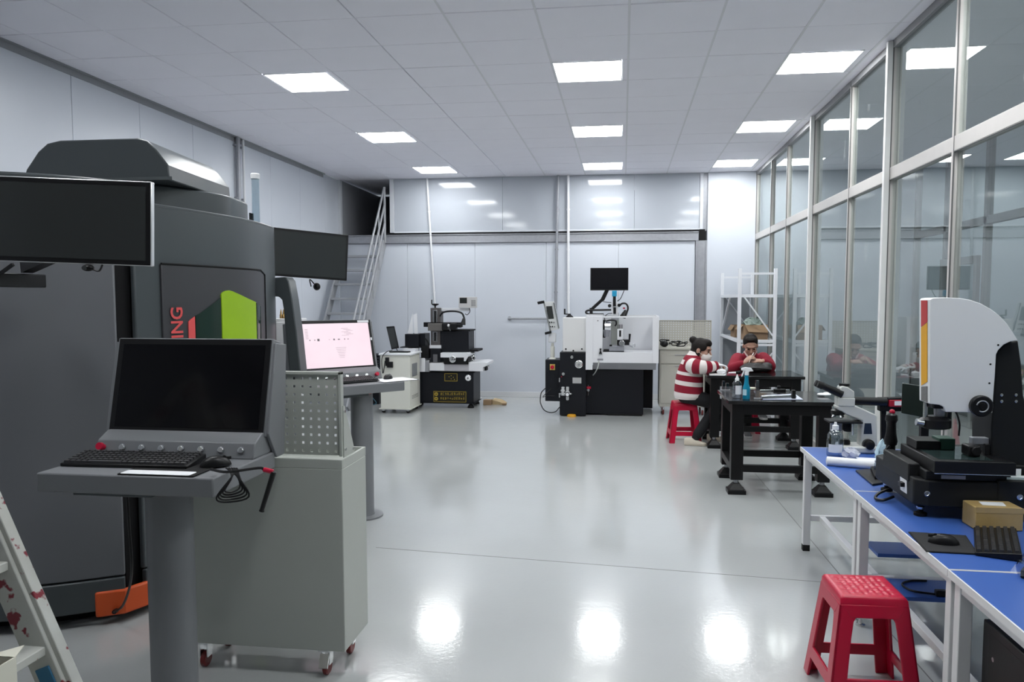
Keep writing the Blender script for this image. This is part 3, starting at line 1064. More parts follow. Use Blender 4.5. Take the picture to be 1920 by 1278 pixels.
# ------------------------------------------------------------------ operator consoles
def make_console(name, label, face_mat, stop=0):
    """built round the origin, front towards -Y; the tray top is at z = 1.03"""
    t = thing(name, label, 'console')
    MB().lathe([(0.15, 0.0), (0.15, 0.012), (0.088, 0.016), (0.083, 0.03), (0.083, 0.95)], (0.02, 0.02, 0), 32).build('column', M_mgrey, t)
    MB().box(-0.385, -0.15, 0.955, 0.295, 0.33, 1.025).build('tray', M_mgrey, t, bev=0.006)
    MB().box(-0.29, -0.09, 0.93, 0.02, 0.25, 0.955).build('tray_support', M_dgrey, t, bev=0.003)
    MB().cyl((0.02, 0.02, 0.943), (0.02, 0.02, 0.956), 0.092, n=24).build('orange_reflection', M_orange, t)  # orange ring stands in for a reflection glimpsed under the tray
    # wedge panel behind the keyboard with the push buttons
    MB().prism([(0.16, 1.025), (0.18, 1.085), (0.24, 1.115), (0.32, 1.115), (0.33, 1.025)], 'x', -0.385, 0.285).build('button_panel', M_mgrey, t, bev=0.004)
    for i in range(8):
        x = -0.355 + 0.084 * i
        b0 = Vector((x, 0.17, 1.058))
        dirn = Vector((0, -0.95, 0.3)).normalized()
        if i == stop:
            MB().cyl(b0, b0 + dirn * 0.016, 0.012, n=14).cyl(b0 + dirn * 0.016, b0 + dirn * 0.028, 0.016, 0.0145, n=16).build('stop_button', M_red, t)
        else:
            bb = MB().lathe([(0.014, 0), (0.014, 0.005), (0.010, 0.006), (0.0095, 0.009)], b0, 14, dirn).build('push_button', M_chrome, t)
    # tilted screen box
    tilt = math.atan2(0.09, 0.37)
    ax = (Vector((1, 0, 0)), Vector((0, math.sin(tilt), math.cos(tilt))), Vector((0, -math.cos(tilt), math.sin(tilt))))
    c = Vector((-0.052, 0.30, 1.293))
    MB().obox(c - ax[2] * 0.035, (0.345, 0.20, 0.035), ax).build('screen_box', M_mgrey, t, bev=0.006)
    bz = MB().obox(c + ax[2] * 0.002, (0.335, 0.195, 0.002), ax).build('bezel', M_black, t)
    MB().obox(c + ax[2] * 0.0045, (0.313, 0.172, 0.0005), ax).build('screen', face_mat, t)
    MB().prism([(0.33, 1.0), (0.26, 1.11), (0.345, 1.47), (0.44, 1.46), (0.40, 1.0)], 'x', 0.288, 0.303).build('side_cheek', M_mgrey, t, bev=0.003)
    MB().prism([(0.33, 1.0), (0.26, 1.11), (0.345, 1.47), (0.44, 1.46), (0.40, 1.0)], 'x', -0.407, -0.392).build('side_cheek', M_mgrey, t, bev=0.003)
    return t


def make_keyboard(label, w=0.44, d=0.14, name='keyboard'):
    t = thing(name, label, 'keyboard')
    MB().prism([(-d / 2, 0), (-d / 2, 0.012), (d / 2, 0.03), (d / 2, 0)], 'x', -w / 2, w / 2).build('keyboard_base', M_black, t, bev=0.003)
    rows = 6
    keymesh = {}
    M_key = mat('key_black', (0.03, 0.03, 0.033), 0.4, var=0)
    M_keyw = mat('key_edge_grey', (0.10, 0.10, 0.10), 0.4, var=0)
    for r in range(rows):
        y = -d / 2 + 0.014 + r * (d - 0.028) / (rows - 1)
        z = 0.012 + 0.018 * (y + d / 2) / d
        n = 21
        x = -w / 2 + 0.01
        pitch = (w - 0.02) / n
        i = 0
        while i < n:
            k = 1
            if r == 0 and i == 4:
                k = 6
            elif r == 1 and i in (0, 12):
                k = 2
            key = (k,)
            if key not in keymesh:
                hw, hd = pitch * k / 2 - 0.0012, 0.0085
                me = bpy.data.meshes.new('key')
                a, c = 1.0, 0.78
                me.from_pydata([(-hw, -hd, 0), (hw, -hd, 0), (hw, hd, 0), (-hw, hd, 0),
                                (-hw * (1 - 0.2 / k), -hd * c, 0.009), (hw * (1 - 0.2 / k), -hd * c, 0.009), (hw * (1 - 0.2 / k), hd * c, 0.009), (-hw * (1 - 0.2 / k), hd * c, 0.009)],
                               [], [(4, 5, 6, 7), (0, 1, 5, 4), (1, 2, 6, 5), (2, 3, 7, 6), (3, 0, 4, 7)])
                me.materials.append(M_key)
                keymesh[key] = me
            o = bpy.data.objects.new('key', keymesh[key])
            COL.objects.link(o)
            o.parent = t
            o.location = (x + pitch * k / 2, y, z)
            o.rotation_euler = (0.12, 0, 0)
            i += k
            x += pitch * k
    return t


def make_mouse(label):
    t = thing('mouse', label, 'mouse')
    b = MB()
    n, m = 14, 8
    prof = []
    vs = []
    for j in range(m + 1):
        ph = PI / 2 * j / m
        for i in range(n):
            an = 2 * PI * i / n
            x = 0.032 * math.cos(ph) ** 0.6 * math.cos(an)
            y = 0.057 * math.cos(ph) ** 0.6 * math.sin(an)
            z = 0.036 * math.sin(ph) * (1 - 0.25 * (y / 0.057) ** 2)
            vs.append((x, y, z))
    fs = []
    for j in range(m):
        for i in range(n):
            fs.append((j * n + i, j * n + (i + 1) % n, (j + 1) * n + (i + 1) % n, (j + 1) * n + i))
    fs.append(tuple(range(n - 1, -1, -1)))
    b.add(vs, fs).build('shell', M_black, t)
    MB().cyl((-0.004, 0.03, 0.027), (0.004, 0.03, 0.027), 0.009, n=12).build('wheel', M_rubber, t)
    MB().box(-0.001, 0.015, 0.02, 0.001, 0.055, 0.031).build('button_split', M_rubber, t)
    return t


CON1 = Vector((-1.71, 2.60, 0))
con1 = make_console('operator_console', 'grey console on a round column with a black screen in front of the tool cart', mat('screen_matte_black', (0.004, 0.004, 0.005), 0.12, var=0, spec=0.3), 0)
place(con1, CON1)
kb1 = make_keyboard('black keyboard on the nearer console under the black screen', w=0.50)
place(kb1, (CON1.x - 0.125, CON1.y + 0.03, 1.026), 0.03)
ms1 = make_mouse('black mouse at the right end of the nearer console tray')
place(ms1, (CON1.x + 0.21, CON1.y + 0.02, 1.031), -1.0)
pad = MB().prism([(-0.07, -0.145), (0.22, -0.145), (0.22, 0.07), (0.13, 0.07), (0.13, -0.048), (-0.07, -0.048)], 'z', 1.026, 1.030)
pad.move(Matrix.Translation((CON1.x, CON1.y, 0)))
pd = thing('mouse_pad', 'dark mouse pad with a white edge strip on the nearer console', 'mouse pad', (CON1.x + 0.08, CON1.y - 0.04, 1.026))
pad.build('pad_mat', M_blackm, pd)
MB().prism(rrect(CON1.x - 0.065, CON1.y - 0.142, CON1.x + 0.20, CON1.y - 0.085, 0.01), 'z', 1.030, 1.0312).build('white_strip', M_paper, pd)
# bundled cable and the torch-like handle hanging at the tray end
cb = thing('cable_bundle', 'coiled black cable with red clip hanging from the console tray end', 'cable', (-1.33, 2.5, 1.0))
pts = []
for k in range(5):
    pts += [(-1.42 + 0.01 * k, 2.55, 1.04), (-1.335 + 0.006 * k, 2.47 - 0.006 * k, 1.03), (-1.31 + 0.008 * k, 2.44, 1.0 - 0.008 * k), (-1.335 - 0.004 * k, 2.43, 0.985 - 0.009 * k), (-1.36 - 0.008 * k, 2.43, 0.99 - 0.007 * k), (-1.35, 2.46, 1.03)]
MB().tube(spline(pts, 5), 0.0032, n=6).build('coil', M_black, cb)
a = at(495, 880, 2.45)
MB().tube(spline([(-1.45, 2.5, 1.045), (-1.36, 2.45, 1.05), (a.x - 0.02, 2.45, a.z + 0.005), (a.x, 2.45, a.z)], 6), 0.005, n=6).build('lead', M_black, cb)
c2 = at(512, 884, 2.45)
MB().cyl(a, c2, 0.0085, n=12).build('red_clip', M_red, cb)
e = at(491, 956, 2.45)
MB().cyl(c2 + Vector((0.003, 0, 0)), e, 0.010, 0.008, n=12).build('handle', M_black, cb)
MB().cyl(e, e + (e - c2) * 0.03, 0.009, n=10).build('handle_tip', M_rubber, cb)

# second console further back, turned towards the aisle
M_pink = bpy.data.materials.new('lit_screen_pink')
M_pink.use_nodes = True
nt = M_pink.node_tree
bs = nt.nodes['Principled BSDF']
tc = nt.nodes.new('ShaderNodeTexCoord')
br = nt.nodes.new('ShaderNodeTexNoise'); br.inputs['Scale'].default_value = 5.0
nt.links.new(tc.outputs['Object'], br.inputs['Vector'])
mx = nt.nodes.new('ShaderNodeMix'); mx.data_type = 'RGBA'
mx.inputs['A'].default_value = (0.92, 0.78, 0.85, 1); mx.inputs['B'].default_value = (0.88, 0.66, 0.76, 1)
nt.links.new(br.outputs['Fac'], mx.inputs['Factor'])
nt.links.new(mx.outputs['Result'], bs.inputs['Emission Color'])
bs.inputs['Emission Strength'].default_value = 0.42
bs.inputs['Base Color'].default_value = (0.05, 0.05, 0.05, 1)
bs.inputs['Roughness'].default_value = 0.3
con2 = make_console('operator_console', 'grey console with a lit pale pink screen behind the tool cart', M_pink, 7)
C2P = Vector((-1.95, 5.46, 0))
C2R = 0.85
# drawing on the lit screen: small dark marks, window edges, a white label on the bezel
tilt = math.atan2(0.09, 0.37)
sx, sy, sn = Vector((1, 0, 0)), Vector((0, math.sin(tilt), math.cos(tilt))), Vector((0, -math.cos(tilt), math.sin(tilt)))
sc = Vector((-0.052, 0.30, 1.293)) + sn * 0.0055
mk = MB()
for i, u in enumerate((-0.20, -0.16, -0.13, -0.04, 0.0, 0.04, 0.09, 0.12)):
    s = (0.004, 0.006, 0.009)[i % 3]
    mk.obox(sc + sx * u + sy * 0.045, (s, s * (0.4 if i % 2 else 1), 0.0003), (sx, sy, sn))
for i in range(7):
    mk.obox(sc + sx * -0.22 + sy * (0.13 - 0.012 * i), (0.012, 0.0012, 0.0003), (sx, sy, sn))
    mk.obox(sc + sx * (0.10 + 0.02 * (i % 3)) + sy * (0.13 - 0.009 * i), (0.03, 0.0008, 0.0003), (sx, sy, sn))
    mk.obox(sc + sx * (0.05) + sy * (-0.02 - 0.013 * i), (0.045 - 0.004 * i, 0.0008, 0.0003), (sx, sy, sn))
sm_ = mk.build('screen_marks', mat('screen_mark_grey', (0.20, 0.18, 0.20), 0.5, var=0), con2)
sm_['kind'] = 'stuff'
MB().obox(sc + sx * 0.27 + sy * 0.183 , (0.05, 0.009, 0.0006), (sx, sy, sn)).build('label_sticker', M_paper, con2)
MB().obox(sc + sx * 0.324 + sy * 0.04, (0.006, 0.011, 0.0006), (sx, sy, sn)).build('label_sticker', M_paper, con2)
place(con2, C2P, C2R)
R2 = Matrix.Translation(C2P) @ Matrix.Rotation(C2R, 4, 'Z')
kb2 = make_keyboard('black keyboard on the farther console below the pink screen', w=0.40)
q = R2 @ Vector((-0.05, 0.04, 1.026)); place(kb2, q, C2R)
ms2 = make_mouse('black mouse on the farther console tray beside the keyboard')
q = R2 @ Vector((0.27, 0.05, 1.031)); place(ms2, q, C2R - 0.9)
pd2 = thing('mouse_pad', 'white-topped mouse pad at the end of the farther console tray', 'mouse pad', tuple(R2 @ Vector((0.3, 0.0, 1.026))), C2R)
MB().prism(rrect(0.12, -0.145, 0.43, 0.10, 0.012), 'z', 1.026, 1.029).move(R2).build('pad_mat', M_blackm, pd2)
MB().prism(rrect(0.125, -0.14, 0.425, 0.09, 0.012), 'z', 1.029, 1.0302).move(R2).build('pad_face', M_paper, pd2)

# cable dropping behind the near console's column
cbl = thing('power_cable', 'black cable hanging beside the console column down to the orange guard', 'cable', tuple(fl(215, 1150)))
pts = [at(238, 925, 3.0), at(243, 1000, 3.05), at(247, 1060, 3.1), at(243, 1100, 3.2), at(230, 1135, 3.35), at(214, 1147, 3.42)]
MB().tube(spline(pts, 6), 0.006, n=8).build('sheath', M_black, cbl)
MB().cyl(pts[-1], pts[-1] + Vector((-0.02, 0.05, -0.01)), 0.011, n=10).build('plug', M_black, cbl)

# ------------------------------------------------------------------ tool cart with perforated board
def make_cart(name, label, w, d, h, board_h, cols, rows, drawers):
    t = thing(name, label, 'tool cart')
    z0 = 0.125
    MB().box(-w / 2, 0, z0, w / 2, d, h - 0.04).build('body', M_cart, t, bev=0.004)
    rim = MB()
    rim.box(-w / 2, 0, h - 0.04, w / 2, 0.012, h)
    rim.box(-w / 2, d - 0.012, h - 0.04, w / 2, d, h)
    rim.box(-w / 2, 0.012, h - 0.04, -w / 2 + 0.012, d - 0.012, h)
    rim.box(w / 2 - 0.012, 0.012, h - 0.04, w / 2, d - 0.012, h)
    rim.build('top_rim', M_cart, t, bev=0.002)
    return t, z0


def perforated(b, x0, x1, z0, z1, y, t, cols, rows, hole):
    """plate with square holes: strips between the holes"""
    px, pz = (x1 - x0) / cols, (z1 - z0) / rows
    for r in range(rows):
        zc = z0 + (r + 0.5) * pz
        b.box(x0, y, zc - pz / 2, x1, y + t, zc - hole / 2)
        b.box(x0, y, zc + hole / 2, x1, y + t, zc + pz / 2)
        xe = x0
        for c in range(cols):
            xc = x0 + (c + 0.5) * px
            b.box(xe, y, zc - hole / 2, xc - hole / 2, y + t, zc + hole / 2)
            xe = xc + hole / 2
        b.box(xe, y, zc - hole / 2, x1, y + t, zc + hole / 2)


def caster(t, x, y, brake=False, side=1):
    f = MB()
    f.box(x - 0.03, y - 0.03, 0.112, x + 0.03, y + 0.03, 0.124)
    f.box(x - 0.02, y - 0.02, 0.05, x - 0.015, y + 0.02, 0.112)
    f.box(x + 0.015, y - 0.02, 0.05, x + 0.02, y + 0.02, 0.112)
    o = f.build('caster_fork', M_chrome, t)
    MB().lathe([(0.030, -0.012), (0.036, -0.008), (0.036, 0.008), (0.030, 0.012)], (x, y, 0.037), 20, (1, 0, 0)).build('wheel', mat('caster_red', (0.16, 0.015, 0.015), 0.4), o)
    if brake:
        MB().prism([(y - 0.022, 0.085), (y - 0.045, 0.045), (y - 0.05, 0.05), (y - 0.028, 0.105)], 'x', x - 0.02, x + 0.02).build('brake_lever', M_chrome, o)


cart, z0 = make_cart('tool_cart', 'grey-green steel tool cart with perforated board standing behind the console', 0.74, 0.30, 0.967, 0.36, 10, 10, False)
pb_ = MB()
perforated(pb_, -0.358, 0.340, 0.975, 1.325, 0.055, 0.003, 19, 10, 0.0108)
pb_.build('perforated_board', M_cart, cart)
fr = MB()
fr.box(-0.365, 0.045, 0.972, -0.352, 0.075, 1.338)
fr.box(0.340, 0.045, 0.972, 0.353, 0.075, 1.338)
fr.box(-0.365, 0.045, 1.325, 0.353, 0.075, 1.338)
fr.build('board_frame', M_cart, cart, bev=0.002)
for sx_ in (-0.362, 0.353):
    g = MB().prism([(0.06, 0.955), (0.06, 1.19), (0.075, 1.19), (0.19, 0.975), (0.19, 0.955)], 'x', sx_, sx_ + 0.004)
    g.build('gusset', M_cart, cart)
    for yy, zz in ((0.068, 1.165), (0.072, 1.0), (0.165, 0.985)):
        MB().cyl((sx_, yy, zz), (sx_ + (0.010 if sx_ > 0 else -0.006), yy, zz), 0.006, n=8).build('bolt', M_chrome, cart)
for x, y, br_ in ((0.27, 0.045, True), (-0.30, 0.045, False), (0.30, 0.25, False), (-0.30, 0.25, False)):
    caster(cart, x, y, br_)
place(cart, (-1.549, 3.06, 0))

# ------------------------------------------------------------------ paint-stained step ladder and carton at the left edge
M_lad = bpy.data.materials.new('stained_ladder_paint')
M_lad.use_nodes = True
nt = M_lad.node_tree
bs = nt.nodes['Principled BSDF']
tc = nt.nodes.new('ShaderNodeTexCoord')
vz = nt.nodes.new('ShaderNodeTexNoise'); vz.inputs['Scale'].default_value = 14; vz.inputs['Detail'].default_value = 3
wv = nt.nodes.new('ShaderNodeTexNoise'); wv.inputs['Scale'].default_value = 5; wv.inputs['Detail'].default_value = 5
nt.links.new(tc.outputs['Object'], vz.inputs['Vector'])
nt.links.new(tc.outputs['Object'], wv.inputs['Vector'])
r1 = nt.nodes.new('ShaderNodeValToRGB')
r1.color_ramp.elements[0].position = 0.575; r1.color_ramp.elements[0].color = (0.66, 0.68, 0.66, 1)
r1.color_ramp.elements[1].position = 0.605; r1.color_ramp.elements[1].color = (0.28, 0.03, 0.05, 1)
nt.links.new(vz.outputs['Fac'], r1.inputs['Fac'])
r2 = nt.nodes.new('ShaderNodeValToRGB')
r2.color_ramp.elements[0].color = (0.60, 0.58, 0.54, 1); r2.color_ramp.elements[1].color = (1, 1, 1, 1)
nt.links.new(wv.outputs['Fac'], r2.inputs['Fac'])
mm = nt.nodes.new('ShaderNodeMix'); mm.data_type = 'RGBA'; mm.blend_type = 'MULTIPLY'
mm.inputs['Factor'].default_value = 1.0
nt.links.new(r1.outputs[0], mm.inputs['A']); nt.links.new(r2.outputs[0], mm.inputs['B'])
nt.links.new(mm.outputs['Result'], bs.inputs['Base Color'])
bs.inputs['Roughness'].default_value = 0.55
M_bluecap = mat('blue_plastic_cap', (0.03, 0.15, 0.28), 0.5)
lad = thing('step_ladder', 'white paint-stained folding ladder with blue caps at the left edge', 'ladder', (-1.55, 2.0, 0))
# front rail seen edge-on, rear rail behind it, rungs between pairs
fa, fb = fl(150, 1350), at(-60, 860, 2.45)
def lrail(p0, p1, w, d):
    return MB().bar(p0, p1, w, d, up=(0, 1, 0))
pm_ = at(98, 1278, 2.1)
dirl = Vector((-0.43, 0.0, 1.0)).normalized()
foot = pm_ + dirl * ((0.02 - pm_.z) / dirl.z)
topv = foot + dirl * 1.75
up_ = Vector((0, 1, 0))
wide = dirl.cross(up_).normalized()
for s_ in (0.0, -0.42):
    o_ = Vector((0, s_, 0))
    MB().obox((foot + topv) / 2 + o_, (0.047, 0.875, 0.012), (wide, dirl, up_)).build('rail', M_lad, lad, bev=0.004)
    MB().obox((foot + topv) / 2 + o_ - wide * 0.052 + Vector((0, 0.02, 0)), (0.012, 0.875, 0.02), (wide, dirl, up_)).build('rail_flange', M_lad, lad, bev=0.003)
for k in range(1, 6):
    p = foot + dirl * (0.29 * k)
    MB().bar(p, p + Vector((0, -0.42, 0)), 0.07, 0.028, up=(0, 0, 1)).build('rung', M_lad, lad, bev=0.003)
rear0 = Vector((topv.x - 0.75, foot.y, 0.012))
for s_ in (0.0, -0.42):
    o_ = Vector((0, s_, 0))
    MB().bar(rear0 + o_, topv + o_ + Vector((-0.03, 0, -0.02)), 0.025, 0.05, up=(1, 0, 0)).build('rear_rail', M_lad, lad, bev=0.003)
for z in (0.10, 0.66, 1.08):
    p = foot + dirl * ((pm_.z - 0.66 + z) / dirl.z) if z > 0.3 else foot + dirl * 0.06
    MB().obox(p - Vector((0, 0.014, 0)), (0.026, 0.034, 0.003), (wide, dirl, up_)).build('blue_cap', M_bluecap, lad, bev=0.006, seg=3)
for s_ in (0.0, -0.42):
    MB().obox(foot + Vector((0, s_, 0.0)), (0.046, 0.03, 0.018), (wide, dirl, up_)).build('foot_cap', M_bluecap, lad, bev=0.004)
cx_ = at(20, 1240, 2.0)
crt = thing('open_carton', 'cream paper carton corner at the bottom left edge', 'carton', (cx_.x - 0.15, 1.75, 0))
zc = at(20, 1230, 1.9).z
M_cream = mat('cream_board', (0.66, 0.65, 0.56), 0.7)
xr = at(30, 1220, 1.9).x
for (a, c, e, g) in ((xr - 0.3, 1.72, xr, 1.725), (xr - 0.3, 1.895, xr, 1.9), (xr - 0.3, 1.725, xr - 0.295, 1.895), (xr - 0.005, 1.725, xr, 1.895)):
    MB().box(a, c, 0.004, e, g, zc).build('carton_side', M_cream, crt)
MB().box(xr - 0.3, 1.72, 0.0, xr, 1.9, 0.004).build('carton_base', M_cream, crt)
MB().add([(xr - 0.3, 1.895, zc), (xr, 1.895, zc), (xr, 1.93, zc + 0.02), (xr - 0.1, 1.93, zc - 0.012), (xr - 0.3, 1.93, zc - 0.01),
          (xr - 0.3, 1.898, zc), (xr, 1.898, zc), (xr, 1.933, zc + 0.02), (xr - 0.1, 1.933, zc - 0.012), (xr - 0.3, 1.933, zc - 0.01)],
         [(0, 1, 2, 3, 4), (9, 8, 7, 6, 5), (1, 6, 7, 2), (2, 7, 8, 3), (3, 8, 9, 4), (4, 9, 5, 0), (0, 5, 6, 1)]).build('carton_flap', M_cream, crt)

# ------------------------------------------------------------------ white cabinet with brass nozzles behind the cranked arm
wc = thing('white_cabinet', 'narrow white cabinet behind the cranked arm of the dark machine', 'cabinet', (-2.66, 6.02, 0))
wa, wb_ = at(512, 600, 5.95), at(552, 600, 5.95)
wz = at(530, 597, 5.95).z
MB().box(wa.x - 0.05, 5.95, 0.0, wb_.x, 6.20, wz).build('cabinet_body', M_white, wc, bev=0.006)
MB().box(wa.x - 0.03, 5.944, 0.06, wb_.x - 0.02, 5.951, wz - 0.03).build('door', M_white, wc, bev=0.003)
MB().cyl((wb_.x - 0.05, 5.935, 0.9), (wb_.x - 0.05, 5.935, 1.05), 0.006, n=8).build('door_pull', M_chrome, wc)
M_brass = mat('brass', (0.55, 0.36, 0.14), 0.3, metal=0.8, var=0.05)
for k, px_ in enumerate((527, 532, 537)):
    v = at(px_, 597, 6.0)
    nz = thing('brass_nozzle', ('left brass nozzle on the narrow white cabinet', 'middle brass nozzle on the narrow white cabinet', 'right brass nozzle on the narrow white cabinet')[k], 'nozzle', (v.x, 6.0, wz + 0.001), 0, 'brass nozzles on the white cabinet')
    MB().lathe([(0.011, 0), (0.011, 0.03), (0.008, 0.035)], (v.x, 6.0, wz + 0.001), 12).build('nozzle_body', M_brass, nz)
    MB().lathe([(0.008, 0.035), (0.007, 0.05), (0.002, 0.075)], (v.x, 6.0, wz + 0.001), 12).build('nozzle_tip', M_brass, nz)
# ================================================================== machines along the back wall
M_gold = mat('gold_print', (0.55, 0.40, 0.06), 0.4, metal=0.5, var=0)
M_plate = mat('black_plate', (0.012, 0.011, 0.008), 0.3, var=0)
M_brown = mat('worn_iron', (0.10, 0.092, 0.092), 0.45, metal=0.4, var=0.15, scale=30)
M_mwhite = mat('machine_white', (0.72, 0.73, 0.76), 0.33, var=0.02)


def pc(px, py, Y, r_px):
    return at(px, py, Y), r_px * Y / F_PX


def pb(name, px0, py0, px1, py1, Y0, Y1, m, parent, bev=0.004, label=None):
    o = MB().pbox(px0, py0, px1, py1, Y0, Y1).build(name, m, parent, bev=bev)
    if label:
        o['label'] = label
    return o


def foot(t, p, m, h=0.09, r=0.03):
    MB().lathe([(r * 1.3, 0), (r * 1.3, 0.012), (r * 0.4, 0.02), (r * 0.35, h)], (p.x, p.y, 0), 14).build('foot', m, t)


def dial(name, px, py, Y, rpx, m, parent, depth=0.02, face=None):
    c, r = pc(px, py, Y, rpx)
    o = MB().lathe([(r, 0), (r, depth * 0.8), (r * 0.85, depth), (r * 0.3, depth), (r * 0.28, depth * 1.7)], c, 20, (0, -1, 0)).build(name, m, parent)
    if face:
        MB().lathe([(r * 0.78, depth), (r * 0.78, depth * 1.05)], c, 20, (0, -1, 0)).build('dial_face', face, o)
    return o


# ------------------------------------------------------------------ small cabinet on wheels with tablet
YC = 10.56
a, b_ = at(714, 765, YC), at(769, 765, YC)
cab = thing('side_cabinet', 'cream steel cabinet on wheels left of the black grinder', 'cabinet', ((a.x + b_.x) / 2, YC + 0.27, 0))
zt = at(740, 666, YC).z
MB().box(a.x, YC, 0.07, b_.x, YC + 0.55, zt).build('body', M_beige, cab, bev=0.006)
MB().box(a.x - 0.02, YC - 0.02, zt, b_.x + 0.03, YC + 0.58, zt + 0.03).build('top', M_mwhite, cab, bev=0.01)
MB().box(a.x - 0.02, YC - 0.02, 0.06, b_.x + 0.02, YC + 0.56, 0.072).build('base_lip', M_beige, cab)
for x, y in ((a.x + 0.03, YC + 0.04), (b_.x - 0.04, YC + 0.04), (b_.x - 0.04, YC + 0.5), (a.x + 0.04, YC + 0.5)):
    w_ = MB().box(x - 0.02, y - 0.012, 0.03, x + 0.02, y + 0.012, 0.062).build('caster', M_chrome, cab)
    MB().cyl((x, y - 0.01, 0.025), (x, y + 0.01, 0.025), 0.025, n=14).build('wheel', M_rubber, w_)
vz = at(775, 690, YC + 0.2).z
vent = MB().box(b_.x - 0.001, YC + 0.12, zt - 0.32, b_.x + 0.004, YC + 0.38, zt - 0.13).build('side_hatch', mat('hatch_grey', (0.18, 0.19, 0.19), 0.3), cab)
for k in range(5):
    MB().bar((b_.x + 0.005, YC + 0.14 + 0.05 * k, zt - 0.31), (b_.x + 0.005, YC + 0.10 + 0.05 * k + 0.06, zt - 0.14), 0.006, 0.012, up=(1, 0, 0)).build('hatch_bar', M_steel, vent)
for k in range(3):
    MB().box(b_.x - 0.001, YC + 0.1, 0.20 + 0.02 * k, b_.x + 0.002, YC + 0.45, 0.207 + 0.02 * k).build('vent_slot', mat('slot_grey', (0.2, 0.2, 0.19), 0.6), cab)
sk_ = thing('plug_adapter', 'black plug adapter with cord on the cream cabinet front', 'plug', tuple(at(731, 688, YC - 0.02)))
pb('adapter', 722, 670, 729, 686, YC - 0.03, YC - 0.001, M_black, sk_)
pb('adapter_block', 725, 678, 736, 689, YC - 0.035, YC - 0.001, M_black, sk_)
MB().tube(spline([at(722, 676, YC - 0.03), at(718, 700, YC - 0.03), at(716, 672, YC - 0.03), at(724, 660, YC - 0.03), at(736, 656, YC - 0.005)], 5), 0.006, n=6).build('cord', M_black, sk_)
tab = thing('tablet_stand', 'thin black tablet tilted on its stand on the cream cabinet', 'tablet', (at(750, 656, YC + 0.2).x, YC + 0.2, zt + 0.031))
yt = YC + 0.2
q = [at(724, 612, yt), at(739, 611, yt), at(748, 652, yt), at(734, 655, yt)]
MB().prism([(p.x, p.z) for p in q], 'y', yt, yt + 0.015).build('tablet_body', M_black, tab, bev=0.003)
q2 = [at(726, 615, yt - 0.002), at(738, 614, yt - 0.002), at(746, 650, yt - 0.002), at(735, 652, yt - 0.002)]
MB().prism([(p.x, p.z) for p in q2], 'y', yt - 0.002, yt).build('tablet_screen', M_screen, tab)
e0 = at(742, 657, yt)
MB().prism([(e0.x - 0.08 + 0.21 * 0, yt - 0.07), (e0.x + 0.20, yt - 0.05), (e0.x + 0.22, yt + 0.02), (e0.x + 0.05, yt + 0.09), (e0.x - 0.06, yt + 0.05)], 'z', zt + 0.031, zt + 0.05).build('stand_base', M_black, tab, bev=0.006)
MB().bar((e0.x + 0.02, yt + 0.03, zt + 0.045), (e0.x - 0.03, yt + 0.01, zt + 0.16), 0.03, 0.01).build('stand_strut', M_black, tab)
rb = thing('raised_box', 'small white box at the back of the cream cabinet top', 'box', (at(768, 654, YC + 0.35).x, YC + 0.4, zt + 0.031))
xx = at(768, 654, YC + 0.35).x
MB().box(xx - 0.10, YC + 0.33, zt + 0.031, xx + 0.09, YC + 0.53, zt + 0.072).build('box_body', M_mwhite, rb, bev=0.004)
MB().box(xx - 0.10, YC + 0.329, zt + 0.062, xx + 0.09, YC + 0.33, zt + 0.064).build('lid_seam', M_steel, rb)
# dark crate behind
cr_ = thing('black_box', 'black box with cables on the floor behind the farther console', 'box', tuple(fl(700, 757)))
p0, p1 = fl(676, 757), fl(712, 757)
MB().box(p0.x, p0.y, 0.0, p1.x, p0.y + 0.4, 0.24).build('case', M_navy, cr_, bev=0.006)
for k in range(3):
    MB().box(p0.x + 0.03, p0.y - 0.002, 0.08 + k * 0.04, p1.x - 0.06, p0.y, 0.09 + k * 0.04).build('vent_slot', M_blackm, cr_)
MB().tube(spline([(p1.x - 0.15, p0.y - 0.02, 0.25), (p1.x - 0.10, p0.y - 0.05, 0.13), (p1.x - 0.02, p0.y - 0.08, 0.02), (p1.x - 0.2, p0.y - 0.15, 0.008), (p1.x - 0.3, p0.y - 0.1, 0.008)], 6), 0.007, n=6).build('cable', mat('cable_teal', (0.05, 0.16, 0.22), 0.5), cr_)
MB().tube(spline([(p1.x - 0.25, p0.y - 0.02, 0.25), (p1.x - 0.22, p0.y - 0.06, 0.1), (p1.x - 0.26, p0.y - 0.1, 0.008), (p1.x - 0.4, p0.y - 0.3, 0.008)], 6), 0.006, n=6).build('cable', M_black, cr_)
bk = thing('wire_basket', 'dark wire basket behind the lit pink screen', 'basket', tuple(at(702, 690, 9.6)))
yk = 11.9
p0, p1 = at(694, 664, yk), at(712, 690, yk)
M_bas = mat('basket_dark', (0.06, 0.065, 0.08), 0.5, metal=0.3)
bk.location = ((p0.x + p1.x) / 2, yk, 0)
WM[bk.name] = Matrix.Translation(bk.location)
MB().box(p0.x - 0.15, yk, 0, p1.x, yk + 0.3, p1.z).build('stand', M_bas, bk)
for k in range(5):
    zz = p1.z + (p0.z - p1.z) * (k + 0.5) / 5
    MB().box(p0.x - 0.15, yk, zz, p1.x, yk + 0.3, zz + 0.018).build('wire_band', M_bas, bk)
for k in range(7):
    xx = p0.x - 0.15 + (p1.x - p0.x + 0.15 - 0.01) * k / 6
    MB().box(xx, yk, p1.z, xx + 0.01, yk + 0.3, p0.z).build('wire_upright', M_bas, bk)

